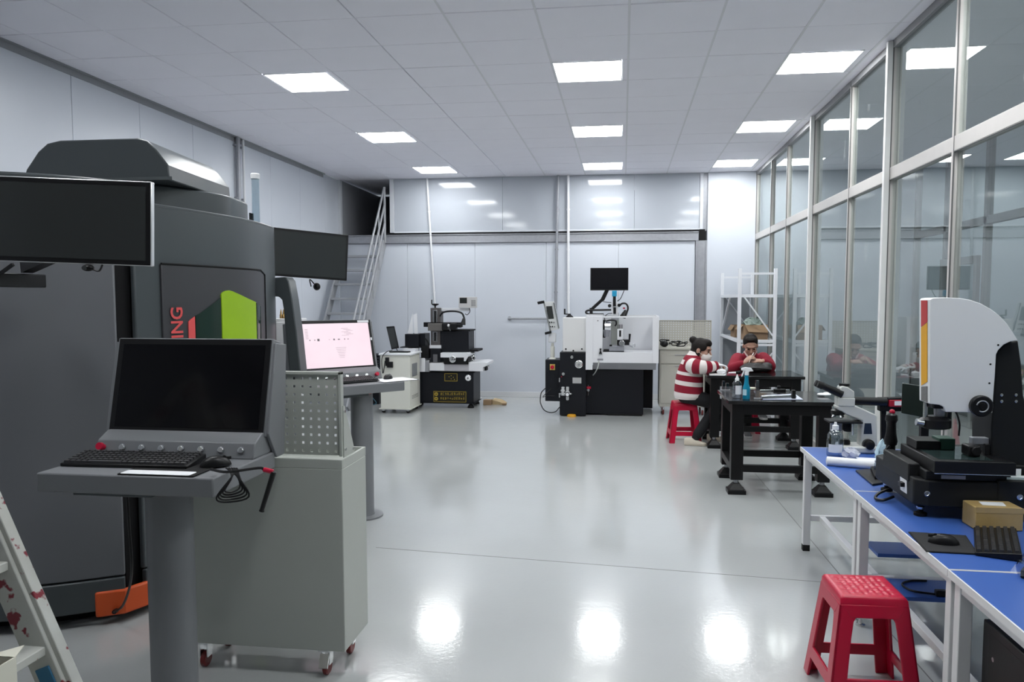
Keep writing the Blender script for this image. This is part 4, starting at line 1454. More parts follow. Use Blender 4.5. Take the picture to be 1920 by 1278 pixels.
# ------------------------------------------------------------------ black surface grinder
YA = 11.2
A_ = at(840, 760, YA)
ga = thing('surface_grinder', 'black and white grinder with tall column and gold plates left of the back wall', 'machine', (A_.x, YA + 0.35, 0))
base = pb('base', 762, 697, 888, 756, YA, YA + 0.55, M_navy, ga, 0.008)
za = at(888, 756, YA).z
MB().pbox(760, 754, 890, 757, YA - 0.01, YA + 0.56).build('base_lip', M_navy, ga)
for px_, yo in ((884, 0.05), (775, 0.05), (884, 0.5), (775, 0.5)):
    p = at(px_, 760, YA)
    MB().lathe([(0.05, 0), (0.05, 0.02), (0.03, 0.05), (0.022, 0.06), (0.022, za + 0.01)], (p.x - 0.02, YA + yo, 0), 14).build('foot', M_blackm, ga)
pl = pb('large_plate', 812, 732, 875, 755, YA - 0.004, YA + 0.001, M_plate, ga, 0.0, 'black plate with gold characters')
def plate_frame(parent, x0, y0, x1, y1, Y):
    p, q = at(x0, y0, Y), at(x1, y1, Y)
    b = MB()
    w = 0.006
    b.box(p.x, Y - 0.0015, q.z, q.x, Y, q.z + w); b.box(p.x, Y - 0.0015, p.z - w, q.x, Y, p.z)
    b.box(p.x, Y - 0.0015, q.z, p.x + w, Y, p.z); b.box(q.x - w, Y - 0.0015, q.z, q.x, Y, p.z)
    b.build('gold_border', M_gold, parent)
plate_frame(pl, 813, 733, 874, 754, YA - 0.004)
# stroke characters in two lines, with a fine line of text under each, and two round seals
gl = MB()
rnd = random.Random(3)
for row, (ya, yb) in enumerate(((736, 740.5), (744.5, 749))):
    for k in range(11):
        p, q = at(825.5 + k * 4.25, ya, YA - 0.0045), at(825.5 + k * 4.25 + 3.2, yb, YA - 0.0045)
        w, h = q.x - p.x, p.z - q.z
        for s_ in range(3):
            zz = q.z + h * (0.1 + 0.38 * s_)
            if rnd.random() < 0.8:
                gl.box(p.x + w * rnd.uniform(0, .25), YA - 0.0055, zz, q.x - w * rnd.uniform(0, .25), YA - 0.004, zz + h * 0.14)
        for s_ in range(2):
            xx = p.x + w * rnd.choice((0.1, 0.3, 0.5, 0.7, 0.85))
            gl.box(xx, YA - 0.0055, q.z + h * rnd.uniform(0, .3), xx + w * 0.14, YA - 0.004, p.z - h * rnd.uniform(0, .3))
    p, q = at(826, yb + 1.0, YA - 0.0045), at(871, yb + 1.9, YA - 0.0045)
    n = 26
    for k in range(n):
        xa = p.x + (q.x - p.x) * k / n
        gl.box(xa, YA - 0.0052, q.z, xa + (q.x - p.x) / n * 0.65, YA - 0.004, p.z)
gl.build('gold_characters', M_gold, pl)
for yy in (738.5, 747):
    c, r = pc(818, yy, YA - 0.004, 3.6)
    se = MB().lathe([(r, 0), (r, 0.001)], c, 20, (0, -1, 0)).move(Matrix.Identity(4)).build('gold_seal', M_gold, pl)
    MB().box(c.x - r * 0.55, c.y - 0.002, c.z - r * 0.2, c.x + r * 0.55, c.y, c.z + r * 0.2).build('seal_mark', M_plate, pl)
pl2 = pb('small_plate', 833, 699, 858, 715, YA - 0.004, YA + 0.001, M_plate, ga, 0.0)
plate_frame(pl2, 833.5, 699.5, 857.5, 714.5, YA - 0.004)
gl = MB()
for (x, y) in ((842, 706), (846, 704), (850, 707), (846, 710), (852, 711)):
    p = at(x, y, YA - 0.0045)
    gl.box(p.x - 0.006, YA - 0.0055, p.z - 0.006, p.x + 0.006, YA - 0.004, p.z + 0.006)
gl.build('gold_marks', M_gold, pl2)
dial('round_gauge', 878, 708, YA, 6.0, M_chrome, ga, 0.02, M_paper)
# cross table and saddle
tbl = MB()
pA, pB = at(805, 680, YA - 0.06), at(906, 696, YA - 0.06)
tbl.prism([(pA.x, pB.z), (pB.x, pB.z), (pB.x, pB.z + 0.06), (pB.x + 0.06, pB.z + 0.09), (pB.x + 0.06, pA.z + 0.015), (pB.x - 0.02, pA.z + 0.02), (pA.x, pA.z)], 'y', YA - 0.06, YA + 0.5)
tbl.build('cross_table', M_mwhite, ga, bev=0.006)
pb('slide_shadow', 833, 682, 879, 695, YA - 0.066, YA - 0.055, mat('slide_grey', (0.42, 0.41, 0.44), 0.35), ga, 0.002)
p = at(911, 689, YA)
MB().cyl((p.x - 0.05, YA + 0.1, p.z + 0.02), (p.x + 0.035, YA + 0.1, p.z + 0.02), 0.012, n=10).build('table_screw', M_chrome, ga)
MB().box(p.x - 0.045, YA + 0.05, p.z - 0.05, p.x - 0.005, YA + 0.2, p.z + 0.0).build('end_stop', M_blackm, ga)
pb('side_cover', 780, 671, 797, 697, YA - 0.05, YA + 0.4, M_mwhite, ga, 0.006)
pb('side_cover', 797, 675, 805, 697, YA - 0.04, YA + 0.4, M_steel, ga, 0.004)
pb('saddle_slide', 832, 668, 878, 683, YA - 0.09, YA + 0.4, M_blackm, ga, 0.005)
q = [at(x, y, YA - 0.1) for x, y in ((826, 661), (876, 661), (880, 664), (873, 677), (870, 677), (870, 670), (826, 670))]
MB().prism([(v.x, v.z) for v in q], 'y', YA - 0.11, YA + 0.35).build('saddle', M_mwhite, ga, bev=0.004)
hw, r = pc(849, 673, YA - 0.11, 6.6)
wheel = MB().lathe([(r, 0), (r, 0.02), (r * 0.8, 0.024), (r * 0.72, 0.012), (r * 0.35, 0.014), (r * 0.3, 0.035)], hw, 22, (0, -1, 0)).build('handwheel', M_chrome, ga)
MB().cyl(hw + Vector((r * 0.75, -0.02, 0)), hw + Vector((r * 0.75, -0.055, 0)), 0.008, n=8).build('wheel_grip', M_black, wheel)
for px_, py_ in ((882, 672), (888, 671)):
    p = at(px_, py_, YA + 0.1)
    MB().tube([(p.x + 0.03 * math.cos(t), YA + 0.1, p.z + 0.03 * math.sin(t)) for t in [2 * PI * k / 14 for k in range(14)]], 0.006, n=6, closed=True).build('coolant_coil', M_chrome, ga)
# splash box
pb('splash_box', 826.5, 620, 879, 661, YA + 0.02, YA + 0.45, M_navy, ga, 0.006)
pb('splash_floor', 879, 655, 896, 659, YA + 0.1, YA + 0.5, M_blackm, ga, 0.002)
sb = MB().pbox(829, 618, 881, 621, YA + 0.05, YA + 0.5).build('splash_rim', M_blackm, ga)
# column with slot, slide and crank
pb('column_foot', 805, 647, 827, 653, YA + 0.0, YA + 0.4, M_mwhite, ga, 0.004)
pb('column_case', 807, 653, 826, 679, YA - 0.05, YA + 0.3, M_navy, ga, 0.004)
pb('case_panel', 812, 664, 820, 679, YA - 0.055, YA - 0.04, mat('panel_grey', (0.12, 0.12, 0.13), 0.4), ga, 0.002)
pb('column', 807, 577, 826, 647, YA + 0.05, YA + 0.25, M_brown, ga, 0.006)
for (y0, y1) in ((581, 606), (621, 640)):
    s0 = pb('slot_frame', 811, y0, 820, y1, YA + 0.042, YA + 0.055, M_chrome, ga, 0.002)
    pb('slot', 814, y0 + 2, 817.5, y1 - 1, YA + 0.038, YA + 0.044, M_blackm, s0, 0)
pb('column_slide', 802, 606, 830, 620, YA - 0.02, YA + 0.1, mat('iron_slide', (0.16, 0.15, 0.14), 0.4, metal=0.4), ga, 0.006)
pb('slide_rail', 794, 604, 866, 613, YA + 0.02, YA + 0.09, M_blackm, ga, 0.004)
pb('wheel_head', 828, 606, 839, 619, YA - 0.06, YA + 0.06, M_black, ga, 0.012)
pb('wheel_head', 843, 606, 855, 619, YA - 0.06, YA + 0.06, M_black, ga, 0.012)
c, r = pc(841, 610, YA - 0.05, 3.2)
MB().ell(c, (r, r, r)).build('grinding_tip', M_chrome, ga)
MB().bar(at(842, 612, YA - 0.06), at(844.5, 620, YA - 0.06), 0.012, 0.012).build('dresser', M_chrome, ga)
pb('end_block', 856, 607, 864, 614, YA - 0.03, YA + 0.05, M_black, ga, 0.004)
p = at(816, 577, YA + 0.15)
MB().lathe([(0.012, 0), (0.012, 0.03), (0.055, 0.05), (0.055, 0.062), (0.02, 0.066)], (p.x, YA + 0.15, p.z), 20).build('crank_wheel', M_blackm, ga)
MB().cyl((p.x - 0.048, YA + 0.13, p.z + 0.06), (p.x - 0.048, YA + 0.13, p.z + 0.125), 0.009, n=10).build('crank_handle', M_black, ga)
# readout on an arm
pb('readout_arm', 826, 577.5, 880, 583, YA + 0.12, YA + 0.17, M_mwhite, ga, 0.004)
ro = pb('readout', 860, 556.5, 893, 577, YA + 0.06, YA + 0.14, mat('readout_beige', (0.55, 0.54, 0.54), 0.45), ga, 0.006)
pb('readout_screen', 862, 558, 875.5, 568.5, YA + 0.056, YA + 0.062, M_screen, ro, 0)
for r_ in range(4):
    for c_ in range(5):
        pb('readout_key', 883.6 + c_ * 1.75, 562.5 + r_ * 3.0, 884.8 + c_ * 1.75, 564.6 + r_ * 3.0, YA + 0.056, YA + 0.062, mat('key_grey', (0.25, 0.25, 0.26), 0.5), ro, 0)
MB().tube(spline([at(880, 577, YA + 0.1), at(881, 584, YA + 0.1), at(876, 590, YA + 0.1), at(872, 588, YA + 0.1)], 5), 0.006, n=6).build('readout_cable', M_black, ga)
# gooseneck lamp
gp = [at(825, 592, YA + 0.05), at(830, 586, YA), at(840, 583.5, YA - 0.03), at(855, 583.5, YA - 0.05), at(866, 587, YA - 0.06), at(870, 595, YA - 0.06), at(870, 599, YA - 0.06)]
MB().tube(spline(gp, 6), 0.014, n=10).build('lamp_neck', M_black, ga)
h0, h1 = at(870, 597, YA - 0.06), at(868, 608, YA - 0.08)
MB().cyl(h0, h1, 0.022, 0.04, n=16).build('lamp_head', M_black, ga)
# motor box, pulley and paper cone at the left
mo = pb('motor_box', 759, 626, 785, 650, YA - 0.1, YA + 0.25, M_navy, ga, 0.005)
pb('motor_cover', 786, 625, 797, 650, YA + 0.0, YA + 0.3, M_navy, ga, 0.005)
MB().pbox(750, 650, 790, 652, YA - 0.08, YA + 0.3).build('motor_shelf', M_navy, ga)
p = at(772, 651, YA)
MB().pbox(765, 650, 780, 700, YA + 0.05, YA + 0.25).build('motor_pedestal', M_navy, ga)
pb('pulley_block', 789, 648, 804, 672, YA - 0.04, YA + 0.2, M_blackm, ga, 0.01)
MB().tube(spline([at(796, 634, YA), at(801, 638, YA - 0.02), at(804, 646, YA), at(805, 650, YA + 0.02)], 5), 0.01, n=8).build('motor_cable', M_black, ga)
for n_, poly in enumerate((((764, 626), (774, 586), (775, 626)), ((776, 626), (774, 590), (781, 587), (783, 626)))):
    q = [at(x, y, YA + 0.05) for x, y in poly]
    MB().prism([(v.x, v.z) for v in q], 'y', YA + 0.04 + 0.03 * n_, YA + 0.043 + 0.03 * n_).build('splash_sheet', M_paper, ga)
# cardboard on the floor beside it
p0, p1 = fl(906, 759), fl(921, 759)
cbx = thing('cardboard_piece', 'small brown carton on the floor beside the black grinder', 'carton', tuple(p0))
MB().box(p0.x, p0.y, 0, p1.x, p0.y + 0.15, 0.075).build('carton_body', M_card, cbx, bev=0.003)
MB().box(p0.x, p0.y + 0.07, 0.075, p1.x, p0.y + 0.08, 0.0765).build('tape', mat('packing_tape', (0.45, 0.33, 0.18), 0.3), cbx)
p0, p1 = fl(923, 758), fl(946, 760)
cbf = thing('cardboard_scrap', 'crumpled flat cardboard scrap on the floor by the back wall', 'cardboard', (p0.x + 0.1, p0.y, 0))
MB().add([(p0.x, p0.y, 0), (p0.x, p0.y + 0.2, 0), (p0.x + 0.10, p0.y, 0), (p0.x + 0.12, p0.y + 0.2, 0), (p1.x, p0.y - 0.03, 0), (p1.x, p0.y + 0.15, 0),
          (p0.x, p0.y, 0.07), (p0.x, p0.y + 0.2, 0.075), (p0.x + 0.10, p0.y, 0.045), (p0.x + 0.12, p0.y + 0.2, 0.06), (p1.x, p0.y - 0.03, 0.012), (p1.x, p0.y + 0.15, 0.02)],
         [(0, 2, 3, 1), (2, 4, 5, 3), (6, 7, 9, 8), (8, 9, 11, 10), (0, 6, 8, 2), (2, 8, 10, 4), (4, 10, 11, 5), (5, 11, 9, 3), (3, 9, 7, 1), (1, 7, 6, 0)]).build('scrap_sheet', mat('cardboard_pale', (0.50, 0.38, 0.22), 0.8), cbf)
MB().box(p1.x - 0.05, p0.y - 0.05, 0.0, p1.x + 0.02, p0.y + 0.0, 0.03).build('scrap_roll', M_card, cbf, bev=0.008)

# ------------------------------------------------------------------ black and white tool grinding machine
YB = 10.62
gb = thing('tool_grinder', 'white topped black grinding machine with a hanging monitor at the back wall', 'machine', (at(1130, 780, YB).x, YB + 0.4, 0))
pb('end_column', 1049.5, 660, 1098.5, 779, YB, YB + 0.6, M_navy, gb, 0.008)
pb('base', 1098.5, 692, 1206, 777, YB + 0.15, YB + 0.9, M_navy, gb, 0.006)
pb('base_rear', 1180, 692, 1223.5, 765, YB + 0.75, YB + 1.1, M_navy, gb, 0.006)
pb('base_kick', 1140, 775, 1204, 779, YB + 0.13, YB + 0.8, M_blackm, gb, 0.002)
yf = MB().lathe([(0.065, 0), (0.065, 0.012), (0.055, 0.03), (0.02, 0.034)], (at(1072, 778, YB).x, YB - 0.03, 0), 20).build('levelling_foot', mat('yellow_rubber', (0.62, 0.30, 0.01), 0.5), gb)
# head box
pb('head_box', 1055, 595, 1099, 660, YB + 0.03, YB + 0.6, mat('machine_offwhite', (0.66, 0.66, 0.66), 0.35, var=0.02), gb, 0.01)
for x_, y_ in ((1061, 654), (1075, 657), (1091, 654)):
    dial('cover_screw', x_, y_, YB + 0.03, 1.6, M_blackm, gb, 0.006)
p = at(1068, 595, YB + 0.2)
MB().lathe([(0.06, 0), (0.045, 0.02), (0.02, 0.04), (0.016, 0.055)], (p.x, YB + 0.2, p.z), 18).build('crank_base', M_blackm, gb)
MB().bar((p.x + 0.01, YB + 0.2, p.z + 0.045), (p.x - 0.075, YB + 0.2, p.z + 0.05), 0.02, 0.016).build('crank_arm', M_black, gb)
MB().cyl((p.x - 0.07, YB + 0.2, p.z + 0.045), (p.x - 0.07, YB + 0.2, p.z + 0.125), 0.012, n=10).build('crank_handle', M_black, gb)
# column dials
dial('pressure_gauge', 1085.5, 682.5, YB, 7.6, M_chrome, gb, 0.02, mat('dial_silver', (0.6, 0.6, 0.6), 0.3, metal=0.5))
dial('knob', 1072.5, 669, YB, 3.3, M_chrome, gb, 0.03)
dial('knob', 1056.5, 700.5, YB, 3.3, M_chrome, gb, 0.03)
MB().cyl(at(1053, 706, YB), at(1053, 706, YB - 0.03), 0.008, n=8).build('indicator', M_red, gb)
pb('rating_plate', 1073.5, 707.5, 1090, 718.5, YB - 0.004, YB + 0.001, mat('plate_silver', (0.5, 0.5, 0.5), 0.35, metal=0.4), gb, 0)
for (x_, w_) in ((1051.5, 4), (1052, 4)):
    pass
pb('column_hinge', 1048, 708, 1050, 716, YB - 0.01, YB + 0.02, M_chrome, gb, 0)
pb('column_hinge', 1048, 737, 1050, 745, YB - 0.01, YB + 0.02, M_chrome, gb, 0)
# air regulator
rg = gb
for k, (x_, y0, y1) in enumerate(((1055.5, 725, 741), (1064, 725, 750))):
    c0, c1 = at(x_, y1, YB - 0.045), at(x_, y0, YB - 0.045)
    h = c1.z - c0.z
    MB().lathe([(0.012, 0), (0.02, 0.01), (0.02, h * 0.45), (0.03, h * 0.48), (0.03, h * 0.66), (0.018, h * 0.7), (0.022, h * 0.8), (0.022, h)], c0, 16).build('regulator_body', mat('regulator_grey', (0.55, 0.56, 0.57), 0.3, var=0.02), rg)
MB().cyl(at(1048, 738, YB - 0.045), at(1072, 738, YB - 0.045), 0.012, n=10).build('air_pipe', M_chrome, rg)
c, r = pc(1064, 739, YB - 0.075, 4.2)
gd = MB().lathe([(r, 0), (r, 0.02), (r * 0.9, 0.022)], c, 18, (0, -1, 0)).build('gauge', M_black, rg)
MB().lathe([(r * 0.75, 0.0225), (r * 0.75, 0.0235)], c, 18, (0, -1, 0)).build('gauge_face', M_paper, gd)
MB().box(at(1052, 738, YB).x, YB - 0.03, at(1052, 741, YB).z, at(1068, 738, YB).x, YB, at(1052, 735, YB).z).build('mounting_plate', M_steel, rg)
# red valve with hanging tag
vl = gb
pb('red_lever', 1100, 724.5, 1108, 729, YB + 0.09, YB + 0.13, M_red, vl, 0.004)
MB().cyl(at(1103, 731, YB + 0.1), at(1103, 731, YB + 0.155), 0.02, n=12).build('valve_body', M_chrome, vl)
MB().cyl(at(1102.5, 721, YB + 0.12), at(1102.5, 741, YB + 0.12), 0.006, n=8).build('valve_rod', M_chrome, vl)
# white splash enclosure, open window in front
M_in = mat('enclosure_inside', (0.66, 0.67, 0.70), 0.3, var=0.02)
YE0, YE1 = YB - 0.03, YB + 0.80
EX0, EX1 = at(1098.5, 600, YE0).x, at(1236, 600, YE0).x
EZ1, EZ0 = at(1150, 592.5, YE0).z, at(1150, 680, YE0).z
wx0, wx1 = at(1130, 600, YE0).x, at(1224, 600, YE0).x
wz0, wz1 = at(1150, 660, YE0).z, at(1150, 595.5, YE0).z
en = MB()
en.box(EX0, YE0, EZ0, wx0, YE0 + 0.03, EZ1)
en.box(wx1, YE0, EZ0, EX1, YE0 + 0.03, EZ1)
en.box(wx0, YE0, EZ0, wx1, YE0 + 0.03, wz0)
en.box(wx0, YE0, wz1, wx1, YE0 + 0.03, EZ1)
en.build('enclosure_front', M_mwhite, gb, bev=0.003)
MB().box(EX0, YE1, EZ0, EX1, YE1 + 0.02, EZ1).build('enclosure_back', M_in, gb)
MB().box(EX0, YE0 + 0.03, EZ0, EX0 + 0.02, YE1, EZ1).build('enclosure_side', M_in, gb)
MB().box(EX1 - 0.02, YE0 + 0.03, EZ0, EX1, YE1, EZ1).build('enclosure_side', M_in, gb)
MB().box(EX0 + 0.02, YE0 + 0.03, EZ0, EX1 - 0.02, YE1, wz0 - 0.02).build('enclosure_floor', M_in, gb)
underside = [(YE0 + 0.03, EZ0), (YB + 0.15, at(1150, 692, YB + 0.15).z), (YB + 0.85, at(1150, 692, YB + 0.15).z), (YE1, EZ0)]
MB().prism(underside, 'x', EX0 + 0.1, EX1 - 0.03).build('shaded_underside', mat('underside_shade', (0.42, 0.43, 0.46), 0.4), gb)  # grey stands in for the shade beneath the enclosure
pb('front_apron', 1098.5, 592.5, 1111, 693, YE0 - 0.006, YE0, M_mwhite, gb, 0.002)
p, q = at(1120, 672, YE0 - 0.003), at(1131, 675, YE0 - 0.003)
pb('name_plate', 1120, 672, 1131, 675.5, YE0 - 0.003, YE0, mat('print_grey', (0.25, 0.25, 0.28), 0.5), gb, 0)
MB().tube(spline([at(1123, 676, YE0 - 0.01), at(1121, 688, YE0 - 0.02), at(1116, 698, YE0 + 0.05), at(1112, 703, YB + 0.1)], 5), 0.008, n=8).build('drain_hose', mat('hose_clear', (0.5, 0.52, 0.5), 0.3), gb)
dl = at(1126, 663, YE0)
MB().prism([(dl.x - 0.022, dl.z - 0.0), (dl.x + 0.022, dl.z), (dl.x + 0.006, dl.z + 0.045), (dl.x + 0.014, dl.z + 0.075), (dl.x - 0.014, dl.z + 0.075), (dl.x - 0.006, dl.z + 0.045)], 'y', YE0 - 0.03, YE0 - 0.001).build('latch', M_black, gb)
dial('cover_screw', 1121, 601, YE0, 1.0, M_black, gb, 0.004)
# inside the enclosure
YI = YB + 0.35
pb('spindle_mount', 1130.5, 600, 1135, 633, YI, YI + 0.2, M_blackm, gb, 0.004)
pb('spindle_column', 1146, 595, 1160, 646, YI + 0.25, YI + 0.4, M_cart, gb, 0.006)
c0, c1 = at(1134, 612, YI - 0.02), at(1145, 612, YI - 0.02)
MB().cyl(c0, c1, 0.07, n=20).build('spindle', M_chrome, gb)
MB().cyl(at(1137, 618, YI - 0.03), at(1137.5, 631, YI - 0.03), 0.05, 0.035, n=16).build('wheel_guard', M_steel, gb)
MB().tube(spline([at(1136, 602, YI - 0.05), at(1145, 600, YI - 0.05), at(1154, 601, YI - 0.06), at(1155.5, 607, YI - 0.06), at(1153, 611, YI - 0.06)], 6), 0.012, n=8).build('coolant_nozzle', M_black, gb)
MB().tube(spline([at(1134, 602, YI - 0.06), at(1134, 594, YI - 0.06), at(1140, 588, YI - 0.06), at(1148, 587, YI - 0.04)], 6), 0.006, n=6).build('spindle_cable', M_black, gb)
pb('work_fixture', 1157.5, 617, 1168, 637, YI - 0.05, YI + 0.08, M_mwhite, gb, 0.004)
pb('fixture_core', 1161, 619, 1164.5, 631, YI - 0.056, YI - 0.045, M_blackm, gb, 0.002)
for k in range(4):
    pb('pin', 1158.2 + k * 2.6, 608, 1159.3 + k * 2.6, 616, YI - 0.02, YI - 0.012, M_blackm, gb, 0)
pb('slide_block', 1157, 637, 1180, 647, YI - 0.08, YI + 0.12, M_blackm, gb, 0.006)
dial('micrometer', 1166, 643, YI - 0.08, 5.4, M_chrome, gb, 0.04)
MB().cyl(at(1181, 625.5, YI - 0.06), at(1180, 641, YI - 0.06), 0.016, 0.012, n=10).build('lever_handle', M_black, gb)
MB().cyl(at(1180, 647, YI - 0.07), at(1190, 651, YI - 0.09), 0.014, n=10).build('cross_screw', M_steel, gb)
c, r = pc(1189, 648, YI - 0.1, 4)
MB().lathe([(r, -0.01), (r, 0.01), (r * 0.5, 0.014)], c, 16, (0.9, -0.4, 0)).build('cross_wheel', M_chrome, gb)
pb('machine_table', 1142, 648, 1170, 658, YI - 0.06, YI + 0.25, M_steel, gb, 0.004)
pb('table_edge', 1143, 646, 1147.5, 649, YI - 0.07, YI - 0.04, M_blackm, gb, 0.002)
pb('table_base', 1131, 657, 1170, 661, YI - 0.05, YI + 0.3, M_blackm, gb, 0.002)
# camera column over the enclosure
YM = YB + 0.35
pb('camera_bracket', 1146.5, 566, 1159, 592, YM, YM + 0.12, M_mwhite, gb, 0.004)
pb('camera_slide', 1150, 576, 1155, 588, YM - 0.03, YM, M_black, gb, 0.003)
pb('camera_post', 1147, 586, 1160, 600, YM + 0.02, YM + 0.2, M_steel, gb, 0.004)
MB().cyl(at(1152, 574, YM - 0.03), at(1152, 553, YM - 0.03), 0.022, n=14).build('camera_barrel', M_black, gb)
bl = pb('camera_head', 1147.5, 544.5, 1156.5, 555.5, YM - 0.06, YM + 0.02, mat('cyan_anodised', (0.03, 0.35, 0.60), 0.3, metal=0.3, var=0.02), gb, 0.006)
dial('focus_knob', 1143, 573, YM, 3.2, M_black, gb, 0.03)
dial('focus_knob', 1161, 572, YM, 3.2, M_black, gb, 0.03)
gp = [at(1161, 574, YM - 0.03), at(1166, 569, YM - 0.05), at(1173, 569, YM - 0.06), at(1177, 574, YM - 0.07), at(1177, 581, YM - 0.07), at(1174, 585, YM - 0.08)]
MB().tube(spline(gp, 6), 0.013, n=8).build('lamp_neck', M_black, gb)
MB().cyl(at(1174, 583, YM - 0.08), at(1168, 593.5, YM - 0.12), 0.03, 0.045, n=16).build('lamp_head', M_black, gb)
pb('red_tag', 1168, 576, 1172, 579, YM - 0.02, YM - 0.01, M_red, gb, 0.001)
# monitor and its arm
YN = YB + 0.45
mo = pb('monitor', 1107, 502, 1178, 544, YN, YN + 0.05, M_black, gb, 0.005, 'black flat monitor above the machine')
pb('monitor_screen', 1108.5, 503.5, 1176.5, 541.5, YN - 0.0015, YN + 0.001, mat('screen_dark', (0.006, 0.006, 0.008), 0.25, var=0, spec=0.3), mo, 0)
a1, a2, a3 = at(1140, 540, YN + 0.07), at(1129, 563, YN + 0.07), at(1109, 580, YN + 0.07)
MB().bar(a1, a2, 0.055, 0.05, up=(0, 1, 0)).build('monitor_arm', M_black, gb, bev=0.008)
MB().bar(a2 + Vector((0.01, 0, 0.02)), a3, 0.045, 0.05, up=(0, 1, 0)).build('monitor_arm', M_black, gb, bev=0.008)
MB().cyl(at(1108.5, 577, YN + 0.07), at(1108.5, 588, YN + 0.07), 0.025, n=14).build('arm_pivot', M_black, gb)
MB().tube(spline([at(1146, 580.5, YN + 0.05), at(1125, 581, YN + 0.05), at(1104, 581.5, YN + 0.05), at(1098.5, 585, YN + 0.05), at(1104, 588.5, YN + 0.05), at(1118, 589, YN + 0.05), at(1132, 589, YN + 0.05)], 5), 0.015, n=8).build('support_loop', M_black, gb)
MB().pbox(1099, 589, 1131, 593, YN - 0.0, YN + 0.1).build('loop_foot', M_mwhite, gb)
MB().tube(spline([at(1171, 542, YN + 0.02), at(1167, 552, YN + 0.0), at(1163, 560, YN - 0.05), at(1158, 564, YM)], 5), 0.006, n=6).build('monitor_cable', M_black, gb)
MB().tube(spline([at(1146, 567, YM), at(1135, 566, YM + 0.05), at(1130, 565, YN)], 5), 0.005, n=6).build('monitor_cable', M_black, gb)
# electrics box with switch and pendant
eb = pb('electrics_box', 1022.5, 674, 1050, 752, YB + 0.12, YB + 0.5, M_navy, gb, 0.005)
sw = pb('switch_plate', 1031, 682.5, 1040.5, 693.5, YB + 0.11, YB + 0.121, mat('yellow_plate', (0.55, 0.42, 0.10), 0.5), gb, 0.001)
dial('main_switch', 1035.7, 688, YB + 0.11, 3.6, M_red, gb, 0.03)
MB().lathe([(0.06, 0), (0.05, 0.02), (0.03, 0.03), (0.03, 0.19), (0.02, 0.2), (0.02, 0.24)], (at(1036, 674, YB + 0.25).x, YB + 0.25, at(1036, 674, YB + 0.25).z), 16).build('pendant_post', M_beige, gb)
MB().pbox(1028, 624, 1042, 642, YB + 0.2, YB + 0.3).build('pendant_neck', M_mwhite, gb, bev=0.012)
# tilted pendant panel with two bright rails
def quad_prism(pts, Y0, Y1):
    q = [at(x, y, Y0) for x, y in pts]
    return MB().prism([(v.x, v.z) for v in q], 'y', Y0, Y1)
pn = quad_prism([(1018, 566), (1039, 565), (1047, 617), (1030, 621)], YB + 0.18, YB + 0.24).build('pendant_panel', mat('pendant_grey', (0.62, 0.63, 0.63), 0.35), gb, bev=0.005)
quad_prism([(1018, 564), (1021, 564), (1033, 619), (1030, 620)], YB + 0.15, YB + 0.19).build('pendant_rail', M_chrome, gb, bev=0.003)
quad_prism([(1037, 567), (1040, 567), (1049, 615), (1046.5, 616)], YB + 0.15, YB + 0.19).build('pendant_rail', M_chrome, gb, bev=0.003)
quad_prism([(1007, 565.5), (1020, 563), (1020.5, 568), (1008.5, 570.5)], YB + 0.12, YB + 0.2).build('pendant_handle', M_black, gb, bev=0.006)
quad_prism([(1021, 623), (1033, 620), (1033.5, 624.5), (1022, 627.5)], YB + 0.12, YB + 0.2).build('pendant_handle', M_black, gb, bev=0.006)
quad_prism([(1024, 574), (1035, 573.5), (1038.5, 597), (1028, 598)], YB + 0.176, YB + 0.181).build('pendant_screen', M_screen, pn)
for k in range(6):
    x_ = 1030.5 + (k % 3) * 4 + (k // 3) * 1.4
    y_ = 604 + (k // 3) * 8
    dial('pendant_button', x_, y_, YB + 0.18, 1.4, (M_black, M_black, M_chrome)[k % 3], pn, 0.015)
lp = thing('power_cable', 'black cable looping on the floor beside the electrics box', 'cable', tuple(fl(1020, 770)))
MB().tube(spline([at(1022, 728, YB + 0.1), at(1015, 736, YB), at(1013, 748, YB - 0.05), at(1014, 757, YB - 0.1), at(1020, 768, YB - 0.08), at(1031, 773, YB - 0.05), at(1042, 771, YB + 0.0), at(1049, 763, YB + 0.05)], 6), 0.007, n=8).build('sheath', M_black, lp)
MB().tube(spline([at(1034, 728, YB + 0.11), at(1024, 737, YB + 0.06), at(1018, 744, YB + 0.08), at(1026, 742, YB + 0.1), at(1040, 742, YB + 0.11)], 6), 0.005, n=6).build('lead', M_black, lp)

# ------------------------------------------------------------------ second tool cart behind the seated people
YT = 10.9
M_cart2 = mat('warm_grey_steel', (0.47, 0.46, 0.41), 0.42, var=0.03)
t2c = thing('tool_cart', 'grey-green tool cart with perforated board behind the woman in stripes', 'tool cart', (at(1285, 775, YT).x, YT + 0.25, 0))
p, q = at(1237, 655, YT), at(1326, 757, YT)
MB().box(p.x, YT, 0.12, q.x, YT + 0.45, p.z).build('body', M_cart2, t2c, bev=0.005)
MB().box(p.x - 0.01, YT - 0.02, p.z, q.x + 0.01, YT + 0.46, p.z + 0.03).build('top', M_cart2, t2c, bev=0.004)
dr = pb('drawer', 1239, 664, 1318, 682, YT - 0.012, YT - 0.001, M_cart2, t2c, 0.004)
pb('drawer_grip', 1265, 664.5, 1292, 666, YT - 0.022, YT - 0.012, M_steel, dr, 0.001)
dr = pb('door', 1239, 684, 1318, 757, YT - 0.012, YT - 0.001, M_cart2, t2c, 0.004)
pb('door_grip', 1265, 685.5, 1292, 687, YT - 0.022, YT - 0.012, M_steel, dr, 0.001)
bb = MB()
p2, q2 = at(1237, 601, YT + 0.4), at(1332, 655, YT + 0.4)
perforated(bb, p2.x, q2.x, q2.z, p2.z, YT + 0.40, 0.003, 20, 12, 0.013)
bb.build('perforated_board', M_cart2, t2c)
fr = MB()
